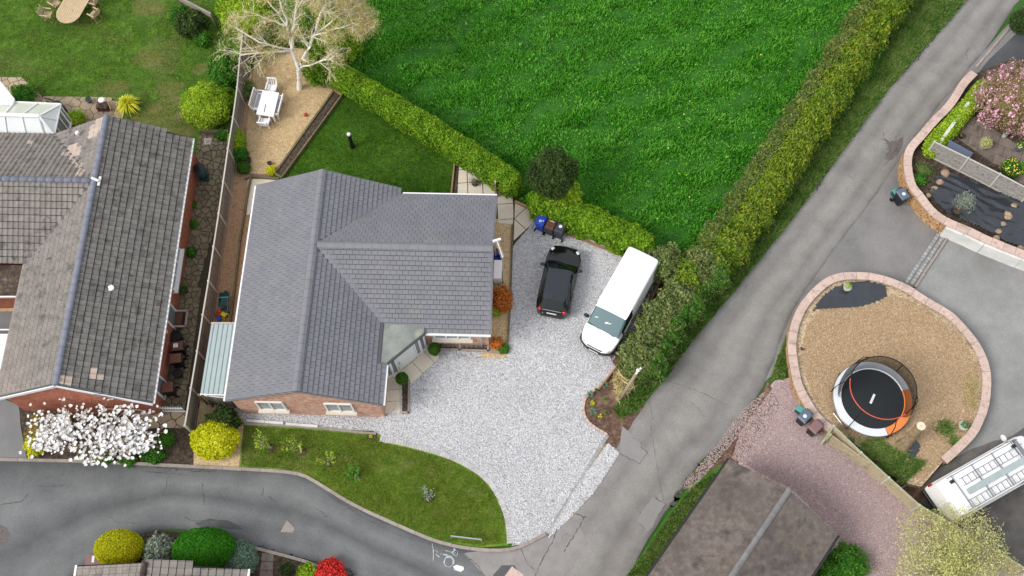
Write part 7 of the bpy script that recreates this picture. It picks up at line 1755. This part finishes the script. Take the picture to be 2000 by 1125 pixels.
sh(484, 168, .4, .6, 'olive_leaf', 'thin straggly shrub at the top of the white table', n=1200, leaf=.07, lump=.3, depth=.6)
sh(480, 185, .3, .6, 'olive_leaf', 'straggly plant with a yellow flower at the fence foot', n=900, leaf=.06, lump=.3, depth=.6)
sh(42, 185, .7, .8, 'mid_leaf', 'dark green shrub in the angle of the two conservatory roofs', n=4000, leaf=.08, lump=.35)
sh(146, 232, .55, .7, 'lime_leaf', 'olive green shrub between the conservatory and the tiled roof', n=3500, leaf=.07, lump=.35)
sh(434, 262, .4, .4, 'mid_leaf', 'low green plant by the timber beam of the passage', n=1500, leaf=.08, lump=.35)
for k, (x, y, r_, lab) in enumerate(((372, 400, .3, 'low green weeds along the brick wall, upper clump'), (378, 437, .22, 'low green weeds along the brick wall, middle clump'), (373, 492, .3, 'round green fern at the foot of the brick wall'))): sh(x, y, r_, .35, 'mid_leaf', lab, n=900, leaf=.07, lump=.3)
def strap(px, py, r, h, m, label, n=260, wd=.045, z0=0, name='strap_leaved_plant'):
    c = G(px, py, z0+h*.5); t = thing(name, label, 'plant', (c.x, c.y, z0)); V = []; F = []; R_ = []
    for i in range(n):
        a = random.uniform(0, 2*PI); el_ = random.uniform(.1, 1.0); L_b = random.uniform(.75, 1.1); k = 5; rr = random.random(); ca, sa = math.cos(a), math.sin(a)
        for j in range(k):
            t_ = j/(k-1); rad = r*L_b*(.15+.85*el_)*t_; zz = h*L_b*(1.25-.6*el_)*math.sin(min(t_*1.15, 1)*PI*(.5+.32*el_)); w_ = wd*(1-t_*.92)
            V += [(ca*rad-sa*w_, sa*rad+ca*w_, max(zz, .02)), (ca*rad+sa*w_, sa*rad-ca*w_, max(zz, .02))]; R_ += [rr, rr]
        b = len(V)-2*k
        F += [(b+2*j, b+2*j+1, b+2*j+3, b+2*j+2) for j in range(k-1)]
    link('foliage', mesh_np('foliage', V, F, R_), m, t, local=True); return t
strap(250, 205, .85, .8, M['phormium'], 'spiky yellow striped phormium clump near the roof apex', 320)
# ================================================================ beside the houses
sh(980, 583, .5, .7, 'orange_leaf', 'orange-leaved shrub below the white outdoor unit', n=3500, leaf=.08, lump=.3, ry=.7)
sh(968, 607, .28, .4, 'lime_leaf', 'bright green plant beside the orange shrub at the gable', n=1200, leaf=.07, lump=.3)
sh(971, 670, .32, .5, 'orange_leaf', 'small orange-leaved shrub at the lower end of the gold strip', n=1500, leaf=.07, lump=.3)
sh(984, 680, .3, .3, 'mid_leaf', 'low dark green ground plant at the corner of the gold strip', n=1300, leaf=.06, lump=.2)
small_tree(928, 360, 925, 350, .7, 'small bare potted olive plant on the patio slabs', 0, M['grey_leaf'], 350, .3, .06, 'potted_olive', .015, .2)
for x, y, lab in ((848, 681, 'clipped box ball in a grey pot right of the front door'), (785, 739, 'clipped box ball in a grey pot left of the front door')):
    c = G(x, y, .75); t = thing('box_ball', lab, 'topiary', (c.x, c.y, .05), 0, 'pair of clipped box balls by the front door')
    MB().lathe((0, 0, 0), [(.15, 0), (.22, .4), (.2, .42)], 16).out('pot', M['lead'], t, local=True)
    P, d = blob(5000, (0, 0, .68), .31, .31, .30, .03, depth=.12, bottom=-.9); link('foliage', leaves_mesh('foliage', P, d, .045, .6, .6), M['box_leaf'], t, local=True)
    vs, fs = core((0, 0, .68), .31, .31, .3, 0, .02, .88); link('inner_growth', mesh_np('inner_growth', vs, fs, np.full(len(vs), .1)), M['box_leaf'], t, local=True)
sh(420, 858, 1.15, 1.5, 'gold_leaf', 'bright yellow-green rounded shrub on the gold gravel bed', n=16000, leaf=.1, lump=.14, ry=.95, depth=.25)
sh(437, 824, .8, 1.3, 'dark_leaf', 'dark green shrub just above the bright yellow one', n=7000, leaf=.09, lump=.3)
sh(70, 868, .55, .8, 'gold_leaf', 'pale yellow shrub at the lower left end of the white magnolia', n=3500, leaf=.08, lump=.25) 
sh(85, 838, .8, 1.0, 'bronze_leaf', 'bronze-brown shrub under the left side of the white magnolia', n=6000, leaf=.07, lump=.3)
sh(200, 895, .5, .5, 'mid_leaf', 'green ground plants below the middle of the magnolia', n=2500, leaf=.09, lump=.3, ry=.3)
sh(300, 890, .6, .4, 'mid_leaf', 'green ground plants at the right foot of the magnolia', n=2500, leaf=.08, lump=.3, ry=.35)
sh(250, 895, .4, .4, 'mid_leaf', 'dark green plants on the kerb below the magnolia', n=1800, leaf=.08, lump=.3)
sh(325, 858, .4, .4, 'mid_leaf', 'small green clump at the right edge of the magnolia', n=1500, leaf=.08, lump=.3)
# magnolia
mg = thing('magnolia_tree', 'magnolia tree covered in large white blossoms below the brick gable', 'tree', tuple(G(190, 880, 0))); bm_ = G(190, 880, 0)
mb = MB(); MP = []; rb_ = random.Random(11)
ends = []
for k in range(74):
    x = rb_.uniform(55, 315); y = 845+rb_.gauss(0, 26)
    f = abs((x-185)/135); 
    if rb_.random() < f*.2: continue
    lo_y = 800+18*math.sin(x*.03)+22*max(0, (90-x)/60); y = rb_.uniform(lo_y, 895-18*f); z = rb_.uniform(1.3, 2.8)*(1-.25*f); ends.append(G(x, y, z)-bm_)
for x, y, z in ((60, 798, 1.9), (120, 786, 2.3), (148, 800, 2.3), (213, 775, 2.7), (230, 792, 2.5), (258, 790, 2.4), (268, 800, 2.2), (285, 830, 2), (310, 845, 1.8), (200, 905, 1.6), (250, 898, 1.5), (90, 870, 1.5), (70, 820, 1.8)): ends.append(G(x, y, z)-bm_)
for e in ends:
    s_ = Vector((e.x*.12, e.y*.12, .5)); m_ = e*.55+Vector((rb_.gauss(0, .1), rb_.gauss(0, .1), .25)); mb.tube([tuple(s_), tuple(m_), tuple(e)], [.035, .022, .01], 5, cap=False)
    for j in range(15):
        t = rb_.uniform(.55, 1.0); p = m_.lerp(e, (t-.5)*2) if t > .5 else s_; q = p+Vector((rb_.gauss(0, .24), rb_.gauss(0, .24), rb_.uniform(.05, .3))); mb.tube([tuple(p), tuple(q)], [.01, .005], 3, cap=False); MP.append(q)
mb.tube([(0, 0, 0), (.02, .03, .6)], [.13, .09], 8); mb.out('trunk', M['trunk_bark'], mg, local=True, fixn=False)
# each blossom: a cup of petals
V = []; F = []; R_ = []
for q in MP:
    n_ = rb_.randint(6, 8); s_ = rb_.uniform(.045, .10); a0 = rb_.random()*6; rr = rb_.random(); tl = Vector((rb_.gauss(0, .25), rb_.gauss(0, .25), 1)).normalized(); xx = tl.cross(Vector((1, 0, .1))).normalized(); yy = tl.cross(xx)
    for i in range(n_):
        a = a0+2*PI*i/n_+rb_.gauss(0, .15); dr = xx*math.cos(a)+yy*math.sin(a); sd = xx*-math.sin(a)+yy*math.cos(a); w_ = s_*.5; op = rb_.uniform(.75, 1.2)
        P4 = [q, q+dr*s_*.6*op+sd*w_+tl*s_*.35, q+dr*s_*1.15*op+tl*s_*.65, q+dr*s_*.6*op-sd*w_+tl*s_*.35]; b = len(V); V += [tuple(p) for p in P4]; F.append((b, b+1, b+2, b+3)); R_ += [rr]*4
link('blossom', mesh_np('blossom', V, F, R_), M['white_petal'], mg, local=True)
P = np.array([tuple(q) for q in MP]); P = P[RNG.integers(0, len(P), 900)]+RNG.normal(size=(900, 3))*.15; link('leaves', leaves_mesh('leaves', P, np.tile([0, 0, 1.], (900, 1)), .05, .5, .8), M['bronze_leaf'], mg, local=True)
# ================================================================ lower-left topiary
sh(232, 1070, 1.12, 1.7, 'topiary_gold', 'smoothly clipped golden-yellow topiary dome beside the estate road', n=26000, leaf=.055, lump=.03, ry=.85, depth=.1, cat='topiary', name='topiary_dome', spread=.9)
sh(397, 1072, 1.45, 1.9, 'topiary_green', 'large smoothly clipped bright green topiary dome behind the tiled roof', n=34000, leaf=.055, lump=.035, ry=1.0, depth=.1, cat='topiary', name='topiary_dome', spread=.9)
sh(310, 1076, .75, 1.2, 'grey_leaf', 'grey-green rhododendron between the two clipped domes', n=4500, leaf=.12, lump=.25)
sh(465, 1092, .9, 1.1, 'blue_leaf', 'blue-green rounded shrub right of the bright green dome', n=9000, leaf=.06, lump=.12)
sh(560, 1112, .3, .4, 'dark_leaf', 'small dark green plant in the lower bed', n=900, leaf=.08, lump=.25)
sh(598, 1122, .5, .5, 'lime_leaf', 'lime green shrub beside the red one at the bottom edge', n=2500, leaf=.09, lump=.25)
sh(645, 1122, .7, .7, 'red_leaf', 'vivid red-leaved shrub at the bottom edge of the estate road', n=4500, leaf=.09, lump=.2)
# ================================================================ saplings in the front lawn
def sapling(px, py, m, label, r=.6, n=160, soil=True, tx=0, ty=0):
    c = G(px, py, 0); t = thing('lawn_sapling', label, 'sapling', (c.x, c.y, .03), 0, 'young plants spaced along the front lawn'); mb = MB(); PP = []
    for k in range(9):
        a = random.uniform(0, 2*PI); L_b = r*random.uniform(.5, 1.1); e = Vector((math.cos(a)*L_b+tx, math.sin(a)*L_b+ty, random.uniform(.3, .9))); mb.tube([(0, 0, 0), tuple(e*.5+Vector((0, 0, .15))), tuple(e)], [.014, .01, .004], 4, cap=False)
        for j in range(n//9): f = random.uniform(.3, 1); p = e*f+Vector((random.gauss(0, .05), random.gauss(0, .05), .08)); PP.append(tuple(p))
    mb.out('stem', M['pole_wood'], t, local=True, fixn=False); PP = np.array(PP); link('foliage', leaves_mesh('foliage', PP, np.tile([0, 0, 1.], (len(PP), 1)), .085, .6, .6), m, t, local=True)
    if soil: MB().lathe((0, 0, -.02), [(.26, 0), (.24, .035), (.1, .06)], 12).out('soil_ring', M['soil_dark'], t, local=True)
sapling(531, 876, M['lime_leaf'], 'lime green sapling leaning left, first from the top-left of the front lawn', tx=-.3, ty=.3)
sapling(590, 882, M['lime_leaf'], 'lime green sapling with arching stems, second along the front lawn', tx=-.3, ty=.2)
sapling(644, 904, M['lime_leaf'], 'small yellow-green sapling, third along the front lawn', .4, 110)
sapling(695, 929, M['mid_leaf'], 'bright mid-green leafy sapling near the middle of the front lawn', .45, 300)
sapling(839, 973, M['grey_leaf'], 'pale bare sapling furthest right in the front lawn', .35, 90, ty=.2)
bs = thing('corner_soil_square', 'square soil patch with one tiny yellow plant at the corner of the front lawn', 'planting square', tuple(G(726, 852, 0)))
MB().prism([tuple(G(*q, .05).xy) for q in ((715, 844), (737, 846), (735, 860), (717, 858))], .03, .055).out('soil', M['soil_dark'], bs)
P, d = blob(120, tuple(G(724, 852, .1)-G(726, 852, 0)), .09, .09, .08, .1); link('foliage', leaves_mesh('foliage', P, d, .05, .5, .6), M['gold_leaf'], bs, local=True)
# ================================================================ soil bed by the lane
for k, (x, y, m_, r_) in enumerate(((1181, 750, 'blue_leaf', .25), (1153, 770, 'blue_leaf', .25), (1165, 762, 'mid_leaf', .12), (1182, 780, 'mid_leaf', .13), (1157, 787, 'gold_leaf', .14), (1158, 803, 'blue_leaf', .26), (1172, 812, 'gold_leaf', .13), (1185, 806, 'olive_leaf', .18))):
    strap(x, y, r_*1.2, .2, M[m_], ['grey-green rosette at the top of the soil bed by the lane', 'grey-green rosette by the edging blocks, upper left of the bed', 'tiny green plant between the two upper rosettes', 'small green plant in the middle of the soil bed', 'yellow-green plant on the left of the soil bed', 'grey-green rosette low on the left of the soil bed', 'yellow-green plant at the lower end of the soil bed', 'sparse olive plant at the lower right of the soil bed'][k], 40, .03, .03, 'bed_plant')
P = np.c_[sample_poly([(1196, 742), (1232, 700), (1238, 760), (1206, 790)], 500, 0), .08+.3*RNG.random(500)]
o = link('dead_twigs', leaves_mesh('dead_twigs', P, np.tile([0, 0, 1.], (len(P), 1)), .5, .05, .5), M['birch_twig']); o['kind'] = 'stuff'
# ================================================================ east side
t, o_ = tree(1990, 196, (1986, 262), 2.0, 2.0, 1.5, M['pink_leaf'], 'pink flowering tree with a wide twiggy crown over the terrace', 15000, .08, .18, .6, 'pink_blossom_tree', depth=.45, zz=TZ, freq=4)
P, d = blob(5200, tuple(o_), 2.05, 2.05, 1.55, .18, depth=.2, bottom=-.5, seed=19.72, freq=4); q = nz(d[:, 0]*9, d[:, 1]*9, 1.3, 2); P, d = P[q > .05], d[q > .05]
link('blossom', leaves_mesh('blossom', P, d, .10, .8, .6), M['pink_petal'], t, local=True)
mb = MB()
for k in range(34):
    a = random.uniform(0, 2*PI); e_ = random.uniform(.1, 1.3); dr = Vector((math.cos(a)*math.cos(e_), math.sin(a)*math.cos(e_), math.sin(e_))); e = o_+Vector((dr.x*1.95, dr.y*1.95, dr.z*1.5)); mb.tube([tuple(o_*.6), tuple(o_*.6+(e-o_*.6)*.5+Vector((0, 0, .2))), tuple(e)], [.03, .02, .008], 4, cap=False)
mb.out('branches', M['pole_wood'], t, local=True, fixn=False)
sh(1890, 240, .0001, .1, 'mid_leaf', 'x') if False else None
sh(1998, 40, .7, 1.3, 'dark_leaf', 'dark clipped bush at the right edge beside the lane', n=5000, leaf=.07, lump=.1)
sh(1895, 205, .35, .5, 'mid_leaf', 'shaded green plant under the left side of the pink tree', n=1500, leaf=.08, z0=TZ)
sh(1797, 350, .35, .3, 'mid_leaf', 'low green weed clump in the bed corner inside the curved wall', n=1200, leaf=.07, z0=TZ, lump=.3)
sh(1806, 332, .5, .25, 'olive_leaf', 'sparse olive weeds below the first fence post on the terrace bed', n=1200, leaf=.05, z0=TZ, lump=.3, depth=.6)
# pale willow-like tree bottom right
t, o_ = tree(1862, 1098, (1868, 1135), 2.2, 2.5, 1.6, M['pale_willow'], 'pale yellow-green airy tree over the timber fence at the lower right', 26000, .075, .25, 0, 'airy_tree', depth=.95, freq=4)
mb = MB()
for k in range(60):
    a = random.uniform(0, 2*PI); e_ = random.uniform(-.1, 1.3); dr = Vector((math.cos(a)*math.cos(e_), math.sin(a)*math.cos(e_), math.sin(e_))); e = o_+Vector((dr.x*2.3, dr.y*2.3, dr.z*1.5)); mb.tube([tuple(o_*.4), tuple(o_*.4+(e-o_*.4)*.5+Vector((0, 0, .2))), tuple(e)], [.03, .02, .006], 4, cap=False)
mb.out('branches', M['kerb'], t, local=True, fixn=False)
sh(1655, 1100, .9, 1.0, 'mid_leaf', 'dark green bush at the eave corner of the brown-roofed garage', n=7000, leaf=.08, lump=.25)
sh(1618, 1118, .7, .8, 'mid_leaf', 'green bush under the lower eave of the brown-roofed garage', n=4000, leaf=.08, lump=.25)
for k, (x, y, r_, lab) in enumerate(((1706, 872, .7, 'patch of green weeds between the trampoline and the timber fence'), (1738, 890, .6, 'green weed patch beside the foot of the cut trunk'), (1847, 838, .5, 'round tuft of green grass on the bark near the white bowl'), (1862, 862, .25, 'small green tuft inside the lower east wall of the island'))):
    c_ = G(x, y, IZ); t = thing('weed_patch', lab, 'weeds', tuple(c_)); n_ = int(1100*r_); q_ = np.c_[RNG.normal(size=n_)*r_*.42, RNG.normal(size=n_)*r_*.36]
    o = blades('foliage', q_, 0, .16, .05, 1.3, M['grass_verge'], parent=None); o.parent = t
Q = sample_poly([(1878, 735), (1908, 745), (1904, 800), (1884, 790)], 200, IZ); blades('dry_stems', Q, IZ, .3, .03, 1.3, M['dry_grass'], None, 'dry straw stems lying on the bark by the east wall')
Q = sample_poly([(1640, 862), (1700, 905), (1760, 950), (1810, 905), (1760, 885), (1700, 862), (1650, 850)], 5200, IZ); q = fn(Q, 1.5, 3) > -.1; blades('island_weeds', Q[q], IZ, .16, .05, .9, M['grass_verge'], None, 'thin weeds on the bark along the timber fence')
# loose stones, chips and litter
def chips(name, px, n, z, s, m, label=None, flat=.5):
    Q = sample_poly(px, n, z); P = np.c_[Q, np.full(len(Q), z+s*.25)]
    V = np.empty((len(P), 4, 3)); a = RNG.random(len(P))*6.28; sz = s*(.5+RNG.random(len(P)))
    for k in range(3): V[:, k] = P+np.c_[np.cos(a+k*2.1)*sz*.6, np.sin(a+k*2.1)*sz*.6, -np.full(len(P), s*.2)]
    V[:, 3] = P+np.c_[np.cos(a*3)*sz*.15, np.sin(a*3)*sz*.15, sz*flat]
    b = np.arange(len(P))*4; F = np.concatenate([np.c_[b, b+1, b+3], np.c_[b+1, b+2, b+3], np.c_[b+2, b, b+3]])
    o = link(name, mesh_np(name, V.reshape(-1, 3), F, np.repeat(RNG.random(len(P)), 4)), m); o['kind'] = 'stuff'; return o
mat('chip_white', [(196, 196, 200), (226, 226, 228), (180, 180, 184)], 9, var=.3)
mat('chip_pink', [(208, 184, 182), (178, 154, 152), (222, 206, 202)], 12, var=.25)
mat('chip_bark', [(196, 170, 134), (168, 140, 108), (216, 194, 160)], 14, var=.28)
mat('chip_gold', [(226, 202, 160), (190, 156, 108)], 3, var=.2)
M = MATS
chips('gravel_chips', [(760, 800), (855, 700), (990, 700), (1003, 480), (1050, 425), (1210, 500), (1290, 545), (1170, 752), (1142, 775), (1140, 800), (1150, 828), (1183, 850), (1068, 1038), (1000, 1060), (992, 1000), (940, 920), (880, 886), (800, 864), (745, 852), (740, 838), (500, 820), (470, 806), (740, 815)], 75000, .022, .055, M['chip_white'])
chips('pink_chips', [(1516, 748), (1545, 745), (1580, 803), (1640, 863), (1740, 943), (1860, 1033), (1950, 1085), (1900, 1130), (1640, 1130), (1640, 1050), (1550, 955), (1430, 895), (1445, 845)], 42000, .018, .055, M['chip_pink'])
chips('bark_chips', [(1600, 606), (1700, 600), (1745, 575), (1810, 605), (1875, 655), (1910, 720), (1910, 780), (1890, 850), (1800, 940), (1740, 900), (1640, 840), (1590, 780), (1562, 700), (1575, 640)], 42000, IZ, .075, M['chip_bark'], flat=.25)
chips('gold_chips', [(500, 130), (600, 115), (655, 176), (540, 335), (482, 335), (484, 240)], 16000, .04, .04, M['chip_gold'])
chips('lane_grit', [(1188, 866), (1210, 885), (1160, 962), (1105, 1020), (1070, 1052), (1085, 1020), (1130, 945)], 3600, .024, .07, M['chip_white'])
chips('lane_grit', [(1500, 760), (1460, 830), (1400, 900), (1350, 960), (1330, 950), (1400, 870), (1450, 800)], 1800, .02, .05, M['chip_pink'])
Q = sample_poly([(1000, 470), (1200, 500), (1150, 830), (1060, 1030), (990, 990), (880, 880), (760, 830)], 260, .03); P = np.c_[Q, np.full(len(Q), .06)]
o = link('fallen_leaves', leaves_mesh('fallen_leaves', P, np.tile([0, 0, 1.], (len(P), 1)), .06, .5, .3), M['bronze_leaf']); o['kind'] = 'stuff'
